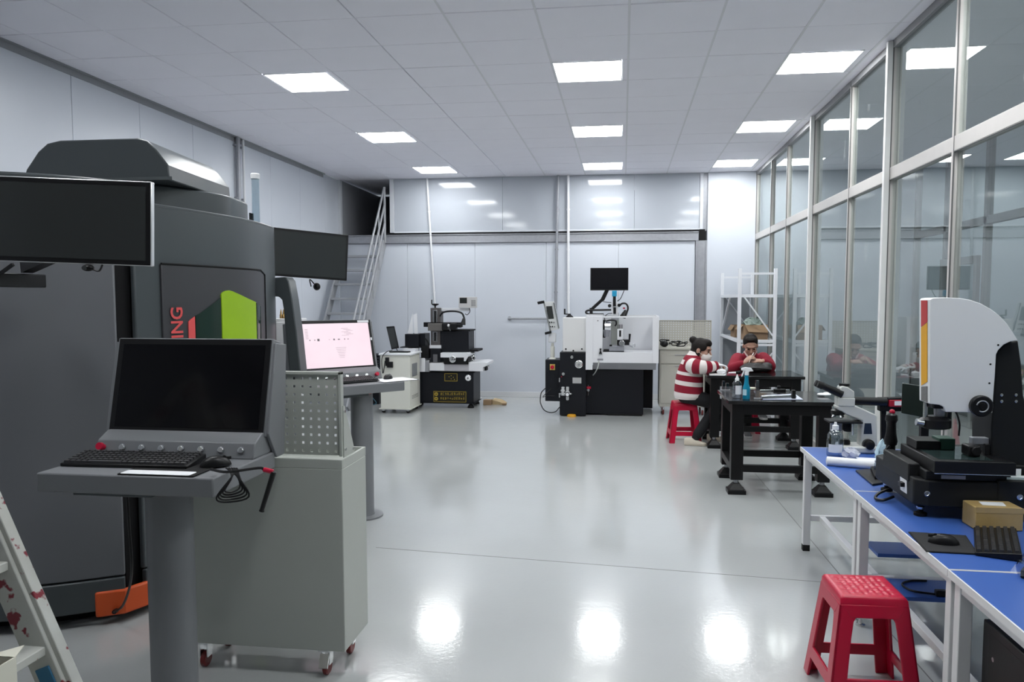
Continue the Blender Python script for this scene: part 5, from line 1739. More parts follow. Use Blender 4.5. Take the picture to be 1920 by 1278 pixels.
fr.box(p2.x - 0.01, YT + 0.39, q2.z - 0.02, p2.x, YT + 0.42, p2.z + 0.01)
fr.box(q2.x, YT + 0.39, q2.z - 0.02, q2.x + 0.01, YT + 0.42, p2.z + 0.01)
fr.box(p2.x, YT + 0.39, p2.z, q2.x, YT + 0.42, p2.z + 0.01)
fr.build('board_frame', M_cart2, t2c)
for x in (p.x + 0.06, q.x - 0.06):
    for y in (YT + 0.06, YT + 0.4):
        caster(t2c, x, y)
cp = thing('cable_pile', 'tangle of black cables on the tool cart behind the woman', 'cable', (p.x + 0.2, YT + 0.1, p.z + 0.03))
rnd = random.Random(5)
for k in range(3):
    pts = []
    x0 = p.x + (0.06, 0.2, 0.3)[k]
    for i in range(9):
        pts.append((x0 + rnd.uniform(-0.06, 0.09), YT + 0.12 + rnd.uniform(-0.05, 0.1), p.z + 0.04 + rnd.uniform(0, 0.09)))
    MB().tube(spline(pts, 5), 0.008, n=6).build('cable', M_black, cp)
MB().ell((p.x + 0.07, YT + 0.1, p.z + 0.075), (0.055, 0.05, 0.045)).build('plug_lump', M_black, cp)
# ================================================================== red plastic stools
def make_stool(label, name='plastic_stool'):
    """square stacking stool, origin on the floor under the seat centre"""
    t = thing(name, label, 'stool', (0, 0, 0), 0, 'red plastic stools')
    H, ST, SB = 0.46, 0.130, 0.185                      # height, half width at the top and at the floor

    def W(z):
        return SB + (ST - SB) * z / H
    # seat: a grid with a woven relief
    n = 40
    vs, fs = [], []
    for j in range(n + 1):
        for i in range(n + 1):
            u, v = i / n * 2 - 1, j / n * 2 - 1
            x, y = u * ST, v * ST
            e = max(abs(u), abs(v))
            z = H - (0.012 * max(0, (e - 0.90) / 0.10) ** 2)
            if e < 0.80:
                a, b = u / 0.80 * 4, v / 0.80 * 4
                ca, cb = math.floor(a), math.floor(b)
                fu, fv = abs(a - ca - 0.5) * 2, abs(b - cb - 0.5) * 2
                up = (1 - fu ** 4) * (1 - 0.4 * fv ** 2) if (ca + cb) % 2 else (1 - fv ** 4) * (1 - 0.4 * fu ** 2)
                z += -0.003 + 0.0045 * up
            vs.append((x, y, z))
    for j in range(n):
        for i in range(n):
            k = j * (n + 1) + i
            fs.append((k, k + 1, k + n + 2, k + n + 1))
    ring = [i for i in range(n)] + [i * (n + 1) + n for i in range(n)] + [n * (n + 1) + n - i for i in range(n)] + [(n - i) * (n + 1) for i in range(n)]
    base = len(vs)
    for r in ring:
        x, y, z = vs[r]
        vs.append((x * 1.015, y * 1.015, H - 0.035))
    m = len(ring)
    for k in range(m):
        fs.append((ring[k], base + k, base + (k + 1) % m, ring[(k + 1) % m]))
    fs.append(tuple(base + k for k in range(m)))
    b = MB()
    b.add(vs, fs)
    b.build('seat', M_red, t, angle=60)
    th = 0.012
    # corner legs: two tapered plates each
    for sx in (-1, 1):
        for sy in (-1, 1):
            b = MB()
            for ax in (0, 1):
                pts = []
                for z, w in ((0, 0.062), (0.13, 0.062), (0.30, 0.060), (H - 0.10, 0.062), (H - 0.075, 0.075), (H - 0.034, 0.10)):
                    o = W(z)
                    pts.append((z, o, o - w))
                vs2 = []
                for z, o, i_ in pts:
                    for d_ in (0, th):
                        if ax == 0:
                            vs2 += [(sx * o, sy * (o - d_), z), (sx * i_, sy * (o - d_), z)]
                        else:
                            vs2 += [(sx * (o - d_), sy * o, z), (sx * (o - d_), sy * i_, z)]
                f2 = []
                for k in range(len(pts) - 1):
                    a = k * 4
                    c = a + 4
                    f2 += [(a, a + 1, c + 1, c), (a + 2, c + 2, c + 3, a + 3), (a, c, c + 2, a + 2), (a + 1, a + 3, c + 3, c + 1)]
                f2 += [(0, 2, 3, 1), tuple(len(pts) * 4 - 4 + q for q in (0, 1, 3, 2))]
                b.add(vs2, f2)
            b.build('leg', M_red, t, bev=0.004)
    # aprons and lower stretchers on the four sides
    for k in range(4):
        R = Matrix.Rotation(k * PI / 2, 4, 'Z')
        w1, w2 = W(H - 0.034), W(H - 0.095)
        b = MB()
        b.add([(-w1 + 0.01, -w1, H - 0.034), (w1 - 0.01, -w1, H - 0.034), (w2 - 0.05, -w2, H - 0.085), (-w2 + 0.05, -w2, H - 0.085),
               (-w1 + 0.01, -w1 + th, H - 0.034), (w1 - 0.01, -w1 + th, H - 0.034), (w2 - 0.05, -w2 + th, H - 0.085), (-w2 + 0.05, -w2 + th, H - 0.085)],
              [(0, 1, 2, 3), (7, 6, 5, 4), (0, 4, 5, 1), (1, 5, 6, 2), (2, 6, 7, 3), (3, 7, 4, 0)])
        b.move(R).build('apron', M_red, t, bev=0.003)
        wa, wb = W(0.085), W(0.135)
        b = MB()
        b.add([(-wa + 0.05, -wa, 0.085), (wa - 0.05, -wa, 0.085), (wb - 0.05, -wb, 0.135), (-wb + 0.05, -wb, 0.135),
               (-wa + 0.05, -wa + th, 0.085), (wa - 0.05, -wa + th, 0.085), (wb - 0.05, -wb + th, 0.135), (-wb + 0.05, -wb + th, 0.135)],
              [(3, 2, 1, 0), (4, 5, 6, 7), (1, 5, 4, 0), (2, 6, 5, 1), (3, 7, 6, 2), (0, 4, 7, 3)])
        b.move(R).build('stretcher', M_red, t, bev=0.003)
    return t


stool = make_stool('red plastic stool with woven seat standing empty beside the blue bench')
place(stool, (1.005, 3.25, 0), 0.03)
s2 = copy_tree(stool)
s2['label'] = 'red plastic stool under the woman in the striped sweater'
place(s2, (0.715, 8.94, 0), 0.06)
s3 = copy_tree(stool)
s3['label'] = 'red plastic stool under the woman in the red sweater'
place(s3, (1.50, 9.68, 0), 0.0)

# ================================================================== black work tables
M_btop = mat('black_stone_top', (0.012, 0.012, 0.013), 0.12, var=0.1)
M_bleg = mat('black_steel', (0.004, 0.004, 0.0045), 0.4, var=0.08, spec=0.3)


def black_table(label, x0, x1, y0, y1, h):
    t = thing('work_table', label, 'table', ((x0 + x1) / 2, (y0 + y1) / 2, 0), 0, 'black work tables')
    MB().box(x0, y0, h - 0.03, x1, y1, h).build('table_top', M_btop, t, bev=0.003)
    ap = 0.09
    ix, iy, w = 0.035, 0.03, 0.10
    X = (x0 + ix, x1 - ix - w)
    Y = (y0 + iy, y1 - iy - w)
    for x in X:
        for y in Y:
            lg = MB().box(x, y, 0.12, x + w, y + w, h - 0.03).build('leg', M_bleg, t, bev=0.004)
            cx, cy = x + w / 2, y + w / 2
            MB().cyl((cx, cy, 0.09), (cx, cy, 0.12), 0.02, n=12).build('leg_screw', M_steel, lg)
            b = MB()
            b.box(cx - 0.075, cy - 0.075, 0, cx + 0.075, cy + 0.075, 0.035)
            s = [(-0.075, 0.035), (-0.02, 0.085)]
            b.add([(cx - 0.065, cy - 0.065, 0.035), (cx + 0.065, cy - 0.065, 0.035), (cx + 0.065, cy + 0.065, 0.035), (cx - 0.065, cy + 0.065, 0.035),
                   (cx - 0.025, cy - 0.025, 0.09), (cx + 0.025, cy - 0.025, 0.09), (cx + 0.025, cy + 0.025, 0.09), (cx - 0.025, cy + 0.025, 0.09)],
                  [(0, 1, 5, 4), (1, 2, 6, 5), (2, 3, 7, 6), (3, 0, 4, 7), (4, 5, 6, 7), (3, 2, 1, 0)])
            b.build('levelling_foot', M_bleg, lg, bev=0.003)
    for y in (Y[0], Y[1] + w - 0.04):
        MB().box(X[0] + w, y, h - 0.03 - ap, X[1], y + 0.04, h - 0.03).build('apron', M_bleg, t, bev=0.002)
        MB().box(X[0] + w, y + 0.0, 0.19, X[1], y + 0.05, 0.25).build('stretcher', M_bleg, t, bev=0.003)
    for x in (X[0], X[1] + w - 0.04):
        MB().box(x, Y[0] + w, h - 0.03 - ap, x + 0.04, Y[1], h - 0.03).build('apron', M_bleg, t, bev=0.002)
        MB().box(x, Y[0] + w, 0.19, x + 0.05, Y[1], 0.25).build('stretcher', M_bleg, t, bev=0.003)
    return t


T1 = (0.885, 1.76, 6.49, 7.25, 0.80)
T2 = (0.935, 1.965, 8.50, 9.22, 0.81)
black_table('black work table holding the blue spray bottle, the nearer of two', *T1)
black_table('black work table where the two women sit, the farther of two', *T2)

# ================================================================== blue benches
M_bwhite = mat('bench_white_steel', (0.70, 0.70, 0.71), 0.42, var=0.02)
BZ, BX0, BX1 = 0.68, 1.165, 1.92


def bench(label, y0, y1, shelf, diag=False):
    t = thing('work_bench', label, 'bench', ((BX0 + BX1) / 2, (y0 + y1) / 2, 0), 0, 'blue topped white benches')
    MB().box(BX0 + 0.004, y0 + 0.003, BZ - 0.024, BX1 - 0.004, y1 - 0.003, BZ).build('bench_top', M_blue, t, bev=0.002)
    e = MB()
    e.box(BX0, y0, BZ - 0.026, BX0 + 0.006, y1, BZ + 0.0015)
    e.box(BX1 - 0.006, y0, BZ - 0.026, BX1, y1, BZ + 0.0015)
    e.box(BX0 + 0.006, y0, BZ - 0.026, BX1 - 0.006, y0 + 0.004, BZ + 0.0008)
    e.box(BX0 + 0.006, y1 - 0.004, BZ - 0.026, BX1 - 0.006, y1, BZ + 0.0008)
    e.build('edge_band', M_bwhite, t)
    w = 0.045
    ys = (y0 + 0.012, y1 - 0.012 - w)
    xs_ = (BX0 + 0.02, BX1 - 0.02 - w)
    for x in xs_:
        for y in ys:
            lg = MB().box(x, y, 0.04, x + w, y + w, BZ - 0.026).build('leg', M_bwhite, t, bev=0.003)
            if y > 4.5:
                MB().box(x + 0.001, y + 0.001, 0, x + w - 0.001, y + w - 0.001, 0.045).build('foot_cap', M_rubber, lg)
            else:
                MB().lathe([(0.024, 0), (0.024, 0.008), (0.010, 0.012), (0.008, 0.045)], (x + w / 2, y + w / 2, 0), 14).build('foot_screw', M_chrome, lg)
    for x in xs_:
        MB().box(x + 0.004, ys[0] + w, BZ - 0.066, x + w - 0.004, ys[1], BZ - 0.026).build('top_rail', M_bwhite, t, bev=0.002)
    for y in ys:
        MB().box(xs_[0] + w, y + 0.004, BZ - 0.066, xs_[1], y + w - 0.004, BZ - 0.026).build('top_rail', M_bwhite, t, bev=0.002)
        MB().box(xs_[0] + w, y + 0.006, 0.20, xs_[1], y + w - 0.006, 0.235).build('low_rail', M_bwhite, t, bev=0.002)
    if not shelf:
        return t
    xm = xs_[0] + 0.10
    MB().box(xm, ys[0] + w, 0.20, xm + 0.035, ys[1], 0.235).build('low_rail', M_bwhite, t, bev=0.002)
    xm2 = xs_[1] - 0.10
    MB().box(xm2, ys[0] + w, 0.20, xm2 + 0.035, ys[1], 0.235).build('low_rail', M_bwhite, t, bev=0.002)
    for (sx0, sy0, sx1, sy1) in shelf:
        MB().box(sx0, sy0, 0.236, sx1, sy1, 0.256).build('low_shelf', M_blue, t, bev=0.002)
    return t


bench('blue topped white bench carrying the microscope, farthest of the three', 3.975, 5.135, [(1.40, 4.30, 1.84, 4.52)])
bench('blue topped white bench carrying the black mouse pad, middle of the three', 2.845, 3.970, [(1.27, 3.68, 1.84, 3.92)])
bench('blue topped white bench at the right edge, nearest of the three', 1.70, 2.840, [])

# computer tower under the nearest bench
twx = fl(1806, 1278)
tw = thing('computer_tower', 'black computer tower standing under the nearest blue bench', 'computer', (1.345, 2.50, 0))
MB().box(1.245, 2.30, 0.012, 1.445, 2.74, 0.55).build('case', M_black, tw, bev=0.006)
MB().box(1.252, 2.2995, 0.03, 1.438, 2.302, 0.54).build('front_panel', M_blackm, tw)
MB().box(1.2445, 2.35, 0.05, 1.246, 2.69, 0.52).build('side_panel', mat('dark_side', (0.010, 0.010, 0.010), 0.4, spec=0.3), tw)
for x, y in ((1.26, 2.34), (1.43, 2.34), (1.26, 2.70), (1.43, 2.70)):
    MB().cyl((x, y, 0), (x, y, 0.013), 0.012, n=10).build('foot', M_rubber, tw)
MB().cyl((1.2435, 2.66, 0.44), (1.246, 2.66, 0.44), 0.008, n=10).build('badge', M_chrome, tw)
tw2 = thing('cable_loop', 'black cable sagging under the middle blue bench', 'cable', (1.45, 3.75, 0.257))
MB().tube(spline([(1.50, 3.89, 0.262), (1.42, 3.88, 0.262), (1.36, 3.82, 0.264), (1.38, 3.74, 0.264), (1.47, 3.71, 0.264)], 6), 0.005, n=6).build('sheath', M_black, tw2)
MB().box(1.47, 3.695, 0.257, 1.52, 3.725, 0.285).build('plug', M_black, tw2, bev=0.004)

# ================================================================== measuring machine on the bench
YV = 3.60
vm = thing('measuring_machine', 'white and black video measuring machine with quarter-round head on the bench', 'machine', (1.6, 3.8, BZ))
M_vwhite = mat('instrument_white', (0.74, 0.76, 0.78), 0.35, var=0.01)
M_vblack = mat('instrument_black', (0.011, 0.012, 0.013), 0.5, spec=0.3, var=0.06, bump=0.06, bscale=350)
# base casting
zb0, zb1 = BZ + 0.055, BZ + 0.175
MB().prism([(1.29, 3.53), (1.34, 3.49), (1.90, 3.49), (1.90, 4.08), (1.34, 4.08), (1.29, 4.04)], 'z', zb0, zb1).build('base', M_vblack, vm, bev=0.008)
MB().box(1.62, 3.485, zb0 - 0.01, 1.90, 4.09, zb1 + 0.012).build('base_rear', M_vblack, vm, bev=0.008)
for x, y in ((1.335, 3.56), (1.80, 3.56), (1.335, 4.0), (1.80, 4.0)):
    ft = MB().lathe([(0.028, 0.0), (0.028, 0.012), (0.012, 0.018), (0.010, 0.056)], (x, y, BZ + 0.0005), 16).build('foot', M_blackm, vm)
    MB().cyl((x, y, BZ + 0.03), (x, y, BZ + 0.04), 0.017, n=6).build('foot_nut', M_chrome, ft)
for px_ in (1738, 1911):
    c = at(px_, 925 if px_ < 1800 else 931, 3.489)
    o_ = MB().lathe([(0.013, 0), (0.013, 0.003), (0.009, 0.0035), (0.008, 0.001)], (c.x, 3.4895 if px_ < 1800 else 3.4845, c.z), 16, (0, -1, 0)).build('bolt_hole', M_chrome, vm)
# lower carriage, stage plate
zc0, zc1 = zb1, at(1760, 886, 3.47).z
MB().box(1.33, 3.50, zc0, 1.68, 3.98, zc1).build('carriage', M_vblack, vm, bev=0.004)
MB().box(1.285, 3.58, zb1 - 0.03, 1.335, 3.92, zb1 + 0.055).build('carriage_motor', M_vblack, vm, bev=0.006)
zs0, zs1 = zc1 + 0.002, at(1760, 863, 3.46).z
MB().box(1.345, 3.45, zs0, 1.675, 3.86, zs1).build('stage', M_black, vm, bev=0.003)
MB().box(1.375, 3.49, zs1 - 0.001, 1.60, 3.80, zs1 + 0.0015).build('stage_glass', mat('stage_glass', (0.03, 0.05, 0.05), 0.06, var=0), vm)
MB().box(1.3455, 3.449, zs0 - 0.0025, 1.675, 3.452, zs0 + 0.0005).build('stage_edge', M_chrome, vm)
p_ = at(1787, 894, 3.5)
MB().box(p_.x - 0.05, 3.496, p_.z - 0.008, p_.x + 0.05, 3.4995, p_.z + 0.008).build('scale_plate', M_steel, vm)
# white sticker and lever on the left face of the base
MB().prism([(3.60, zb0 + 0.03), (3.68, zb0 + 0.03), (3.69, zb0 + 0.09), (3.61, zb0 + 0.10)], 'x', 1.2885, 1.2905).build('sticker', M_paper, vm)
MB().box(1.27, 3.625, zb0 + 0.055, 1.29, 3.665, zb0 + 0.075).build('clamp_lever', M_black, vm, bev=0.003)
# column
cl = [at(x, y, YV) for x, y in ((1858, 905), (1858, 800), (1862, 760), (1866, 700), (1867, 665), (1875, 652), (1890, 642), (1908, 638), (1914, 680), (1918, 740), (1930, 800), (1935, 905))]
MB().prism([(v.x, v.z) for v in cl], 'y', YV - 0.005, YV + 0.19).build('column', M_vblack, vm, bev=0.006)
MB().box(1.66, YV - 0.02, zb1 + 0.012, 1.885, YV + 0.22, zb1 + 0.06).build('column_foot', M_vblack, vm, bev=0.008)
for x_, y_ in ((1877.5, 740), (1904.5, 740), (1877.5, 752), (1904.5, 752)):
    c = at(x_, y_, YV - 0.006)
    MB().lathe([(0.0065, 0), (0.0065, 0.004), (0.004, 0.005)], c, 12, (0, -1, 0)).build('cap_screw', M_chrome, vm)
# head
hp = [(1735, 562), (1739, 559), (1747, 558), (1775, 557.5), (1800, 558.5), (1820, 562), (1840, 569), (1858, 579), (1874, 591), (1888, 606), (1899, 622), (1909, 638),
      (1895, 640), (1882, 646), (1872, 656), (1868, 664), (1866, 700), (1863, 740), (1861, 774), (1773, 772), (1770, 763), (1762, 759), (1735, 757)]
YH0, YH1 = YV - 0.05, YV + 0.075
q = [at(x + 9 if x < 1760 else x, y, YH0) for x, y in hp]
head = MB().prism([(v.x, v.z) for v in q], 'y', YH0, YH1).build('head_cover', M_vwhite, vm, bev=0.003)
# coloured strip on the front face of the head
fx = min(v.x for v in q)
def zrow(py):
    return at(1740, py, (YH0 + YH1) / 2).z
q0 = q[0]
top_x, bot_x = q[0].x, q[-1].x
def fxz(z):
    return bot_x + (top_x - bot_x) * (z - q[-1].z) / (q[0].z - q[-1].z)
def strip(name, z0, z1, slant, y0, y1, m):
    b = MB()
    e = 0.0025
    vs = []
    for (yy, zz) in ((y0, z0[0]), (y1, z0[1]), (y1, z1[1]), (y0, z1[0])):
        vs.append((fxz(zz) - e, yy, zz))
    vs += [(v[0] + e * 0.8, v[1], v[2]) for v in vs]
    b.add(vs, [(0, 1, 2, 3), (7, 6, 5, 4), (0, 4, 5, 1), (1, 5, 6, 2), (2, 6, 7, 3), (3, 7, 4, 0)])
    return b.build(name, m, head, smooth=False)
ya_, yb_ = YH0 + 0.028, YH1 - 0.028
zt_, zm_, zl_, ze_ = zrow(563), zrow(609), zrow(718), zrow(752)
strip('red_stripe', (zm_ + 0.015, zm_ - 0.01), (zt_, zt_), 0, ya_, yb_, mat('stripe_red', (0.50, 0.03, 0.03), 0.4, var=0))
strip('yellow_stripe', (zl_ + 0.01, zl_ - 0.015), (zm_ + 0.012, zm_ - 0.013), 0, ya_, yb_, mat('stripe_yellow', (0.75, 0.38, 0.01), 0.4, var=0))
strip('grey_label', (ze_, ze_), (zl_ - 0.01, zl_ - 0.02), 0, ya_, yb_, mat('stripe_grey', (0.16, 0.16, 0.16), 0.5, var=0.3, scale=120))
for x_, y_ in ((1872.5, 646.5), (1858, 682.5), (1856, 718)):
    c = at(x_ - 1, y_, YH0)
    MB().lathe([(0.004, 0), (0.004, 0.002)], c, 10, (0, -1, 0)).build('cover_screw', M_blackm, head)
kc = at(1837, 760, YH0)
kn = MB().lathe([(0.046, 0), (0.047, 0.004), (0.047, 0.022), (0.042, 0.026), (0.014, 0.026), (0.012, 0.032)], kc, 28, (0, -1, 0)).build('focus_wheel', M_black, vm)
MB().tube([(kc.x + 0.024 * math.cos(t), kc.y - 0.0265, kc.z + 0.024 * math.sin(t)) for t in [math.radians(-120 + 12 * k) for k in range(25)]], 0.003, n=6).build('wheel_mark', M_steel, kn)
# optics under the head
MB().box(at(1735, 760, YV).x + 0.015, YH0 + 0.01, kc.z - 0.02, at(1772, 760, YV).x, YH1 - 0.01, kc.z + 0.012).build('optics_plate', M_black, vm, bev=0.01)
ox = at(1737, 780, YV + 0.02).x
MB().cyl((ox - 0.005, YV + 0.02, kc.z - 0.09), (ox - 0.005, YV + 0.02, kc.z + 0.0), 0.010, n=16).build('guide_rod', M_chrome, vm)
MB().cyl((ox + 0.055, YV + 0.02, kc.z - 0.06), (ox + 0.055, YV + 0.02, kc.z + 0.0), 0.022, 0.026, n=18).build('lens_tube', M_steel, vm)
MB().lathe([(0.052, 0), (0.064, 0.006), (0.064, 0.04), (0.04, 0.055)], (ox + 0.04, YV + 0.02, kc.z - 0.115), 24).build('ring_light', M_black, vm)
MB().cyl((ox - 0.02, YV + 0.0, kc.z - 0.09), (ox - 0.05, YV + 0.0, kc.z - 0.085), 0.016, n=14).build('lamp_plug', M_chrome, vm)
MB().bar((ox + 0.095, YV + 0.03, kc.z - 0.12), (ox + 0.10, YV + 0.03, kc.z + 0.0), 0.012, 0.02).build('lens_bracket', M_black, vm)
MB().tube(spline([(ox + 0.07, YV + 0.03, kc.z - 0.01), (ox + 0.12, YV + 0.03, kc.z - 0.03), (ox + 0.145, YV + 0.03, kc.z - 0.09), (ox + 0.145, YV + 0.03, kc.z - 0.15)], 6), 0.004, n=6).build('optics_cable', M_black, vm)
# things on the stage: dark green work piece block and holder
MB().box(1.36, 3.70, zs1 + 0.0015, 1.47, 3.83, zs1 + 0.042).build('fixture_block', M_black, vm, bev=0.003)
MB().box(1.46, 3.70, zs1 + 0.002, 1.53, 3.79, zs1 + 0.055).build('fixture_green', mat('dark_green_paint', (0.015, 0.06, 0.04), 0.4), vm, bev=0.003)
MB().box(1.525, 3.55, zs1 + 0.002, 1.575, 3.63, zs1 + 0.05).build('holder', M_black, vm, bev=0.006)
MB().cyl((1.55, 3.545, zs1 + 0.03), (1.55, 3.53, zs1 + 0.03), 0.018, n=14).build('holder_knob', M_blackm, vm)
MB().box(1.57, 3.62, zs1 + 0.045, 1.64, 3.66, zs1 + 0.075).build('probe_block', M_steel, vm, bev=0.003)
MB().box(1.615, 3.6, zs1 + 0.0015, 1.635, 3.63, zs1 + 0.05).build('probe_post', M_black, vm, bev=0.002)
# joystick at the back left
jc = at(1670, 833, 3.97)
MB().cyl((jc.x, 3.97, zb1 - 0.02), (jc.x, 3.97, jc.z), 0.022, n=14).build('joystick_post', M_black, vm)
MB().lathe([(0.028, 0), (0.032, 0.02), (0.024, 0.06), (0.022, 0.11), (0.03, 0.125), (0.026, 0.15), (0.012, 0.16)], (jc.x, 3.97, jc.z), 16).build('joystick_grip', M_black, vm)
MB().ell((jc.x + 0.002, 3.97, at(1671, 772, 3.97).z), 0.014).build('joystick_ball', M_red, vm)
MB().tube(spline([(jc.x - 0.02, 3.93, jc.z + 0.0), (jc.x - 0.05, 3.9, jc.z - 0.03), (jc.x - 0.02, 3.88, jc.z - 0.05)], 5), 0.008, n=6).build('joystick_cable', M_black, vm)
MB().tube(spline([(1.30, 3.84, BZ + 0.05), (1.24, 3.82, BZ + 0.03), (1.215, 3.79, BZ + 0.012), (1.24, 3.76, BZ + 0.012), (1.30, 3.80, BZ + 0.02)], 6), 0.007, n=8).build('power_lead', M_black, vm)

# paper slip and clear pads lying on the machine base
slp = thing('paper_slip', 'small white printed slip standing against the measuring machine column', 'paper', tuple(at(1900, 900, 3.52)))
c0, c1 = at(1881, 878, 3.545), at(1914, 902, 3.545)
MB().box(c0.x, 3.545, zb1 + 0.0125, c1.x, 3.5465, c0.z).build('slip', M_paper, slp)
for k in range(4):
    zz = c0.z - 0.012 - 0.011 * k
    MB().box(c0.x + 0.006, 3.5445, zz, c1.x - 0.03, 3.5451, zz + 0.0015).build('printed_line', mat('ink_grey', (0.3, 0.3, 0.32), 0.6, var=0), slp)
pdz = thing('paper_pad', 'pale green paper pad lying on the measuring machine base', 'paper', tuple(at(1905, 907, 3.5)))
MB().prism([(c0.x - 0.005, 3.50), (c0.x + 0.10, 3.492), (c0.x + 0.11, 3.54), (c0.x + 0.0, 3.54)], 'z', zb1 + 0.0125, zb1 + 0.0225).build('sheets', mat('pale_green_paper', (0.62, 0.72, 0.68), 0.6), pdz)
MB().prism([(c0.x + 0.0, 3.503), (c0.x + 0.095, 3.496), (c0.x + 0.10, 3.515), (c0.x + 0.002, 3.52)], 'z', zb1 + 0.0225, zb1 + 0.024).build('cover_sheet', M_paper, pdz)

# taped carton, mouse pad, mouse, keyboard, bagged box
ca = thing('taped_carton', 'brown tape-wrapped carton on the bench in front of the measuring machine', 'carton', (1.545, 3.42, BZ))
Rc = Matrix.Translation((1.57, 3.415, 0)) @ Matrix.Rotation(0.03, 4, 'Z')
MB().box(-0.095, -0.06, BZ + 0.001, 0.095, 0.06, BZ + 0.098).move(Rc).build('carton_body', mat('taped_cardboard', (0.46, 0.32, 0.13), 0.3, var=0.15, scale=14, bump=0.15, bscale=30), ca, bev=0.004)
MB().box(-0.0955, -0.0608, BZ + 0.075, 0.0955, -0.0598, BZ + 0.0985).move(Rc).build('tape_edge', mat('tape_gloss', (0.50, 0.36, 0.16), 0.15, var=0.1), ca)
MB().prism([(-0.05, -0.02), (0.04, -0.03), (0.055, 0.03), (-0.04, 0.035)], 'z', BZ + 0.098, BZ + 0.0995).move(Rc).build('label_sticker', M_paper, ca)
mp = thing('mouse_pad', 'black mouse pad on the edge of the blue bench', 'mouse pad', (1.26, 3.14, BZ))
q = [fl(1697, 998, BZ), fl(1805, 1005, BZ), fl(1828, 1040, BZ), fl(1730, 1035, BZ)]
MB().prism([(v.x + 0.012, v.y) for v in q], 'z', BZ + 0.002, BZ + 0.005).build('pad_mat', M_blackm, mp)
MB().prism([(v.x + 0.012 + (1.27 - v.x) * 0.05, v.y + (3.14 - v.y) * 0.05) for v in q], 'z', BZ + 0.005, BZ + 0.0056).build('pad_face', mat('pad_cloth', (0.02, 0.02, 0.022), 0.9), mp)
mm_ = make_mouse('black mouse on the black pad at the bench edge')
place(mm_, (1.268, 3.14, BZ + 0.0058), 1.35)
kb3 = make_keyboard('black keyboard lying crosswise on the blue bench', w=0.37, d=0.15)
place(kb3, (1.47, 3.155, BZ + 0.002), math.radians(247.5))
bg = thing('bagged_box', 'dark box wrapped in clear plastic at the right edge of the bench', 'package', (1.44, 2.90, BZ))
Rb = Matrix.Translation((1.53, 2.875, 0)) @ Matrix.Rotation(0.95, 4, 'Z')
MB().box(-0.16, -0.07, BZ + 0.002, 0.10, 0.07, BZ + 0.03).move(Rb).build('box_body', M_navy, bg, bev=0.003)
rnd = random.Random(11)
b = MB()
nx, ny = 18, 12
vs = []
for j in range(ny + 1):
    for i in range(nx + 1):
        u, v = i / nx, j / ny
        z = BZ + 0.034 + 0.045 * (math.sin(u * PI) ** 0.5) * (math.sin(v * PI) ** 0.5) + rnd.uniform(-0.008, 0.01)
        if i in (0, nx) or j in (0, ny):
            z = BZ + 0.010 + rnd.uniform(0, 0.012)
        vs.append((-0.18 + 0.30 * u + rnd.uniform(-0.006, 0.006), -0.085 + 0.18 * v + rnd.uniform(-0.006, 0.006), z))
fs = [(j * (nx + 1) + i, j * (nx + 1) + i + 1, (j + 1) * (nx + 1) + i + 1, (j + 1) * (nx + 1) + i) for j in range(ny) for i in range(nx)]
b.add(vs, fs)
M_film = glass_mat('clear_film', (0.86, 0.86, 0.92), 1.6, 0.12, 0.12)
b.move(Rb).build('film_wrap', M_film, bg, angle=12)
MB().box(-0.13, -0.05, BZ + 0.031, 0.08, 0.055, BZ + 0.05).move(Rb).build('pale_insert', mat('pale_blue_insert', (0.55, 0.58, 0.66), 0.6), bg, bev=0.003)

# ================================================================== microscope
YS = 5.03
mc = thing('microscope', 'cream microscope with black eyepieces at the far end of the blue bench', 'microscope', (1.52, YS, BZ))
M_mic = mat('microscope_cream', (0.56, 0.57, 0.55), 0.35, var=0.02)
bz_ = lambda y: at(1600, y, YS).z
def mpoly(pts, y0, y1, name, m, bev=0.004):
    q_ = [at(x, y, YS) for x, y in pts]
    return MB().prism([(v.x, v.z) for v in q_], 'y', y0, y1).build(name, m, mc, bev=bev)
zf = lambda v: v
x0_, x1_ = at(1572, 840, YS).x, at(1640, 840, YS).x
MB().box(x0_, YS - 0.085, BZ + 0.001, x1_, YS + 0.09, BZ + 0.045).build('foot', M_mic, mc, bev=0.012)
arm_p = [(1565, 759), (1600, 758), (1640, 776), (1641, 838), (1609, 838), (1612, 800), (1612, 787), (1597, 781), (1583, 775), (1566, 765)]
mpoly(arm_p, YS - 0.045, YS + 0.045, 'arm', M_mic, 0.008)
mpoly([(1617, 791), (1629, 791), (1631, 811), (1615, 811)], YS - 0.047, YS - 0.044, 'arm_recess', mat('recess_dark', (0.02, 0.03, 0.05), 0.3), 0.0)
c = at(1622.5, 830, YS)
MB().lathe([(0.035, 0), (0.036, 0.006), (0.036, 0.03), (0.026, 0.034), (0.026, 0.055), (0.02, 0.058)], (c.x, YS - 0.045, c.z), 24, (0, -1, 0)).build('coarse_knob', M_black, mc)
mpoly([(1568, 744), (1599, 744), (1599, 760), (1568, 759)], YS - 0.05, YS + 0.05, 'head_base', M_mic, 0.004)
mpoly([(1568, 744), (1573, 724), (1577, 722), (1586, 724), (1598, 732), (1599, 744)], YS - 0.045, YS + 0.045, 'head', M_mic, 0.006)
p_ = at(1583, 722, YS)
MB().cyl((p_.x, YS, p_.z - 0.005), (p_.x, YS, p_.z + 0.012), 0.032, n=20).build('photo_port', M_black, mc)
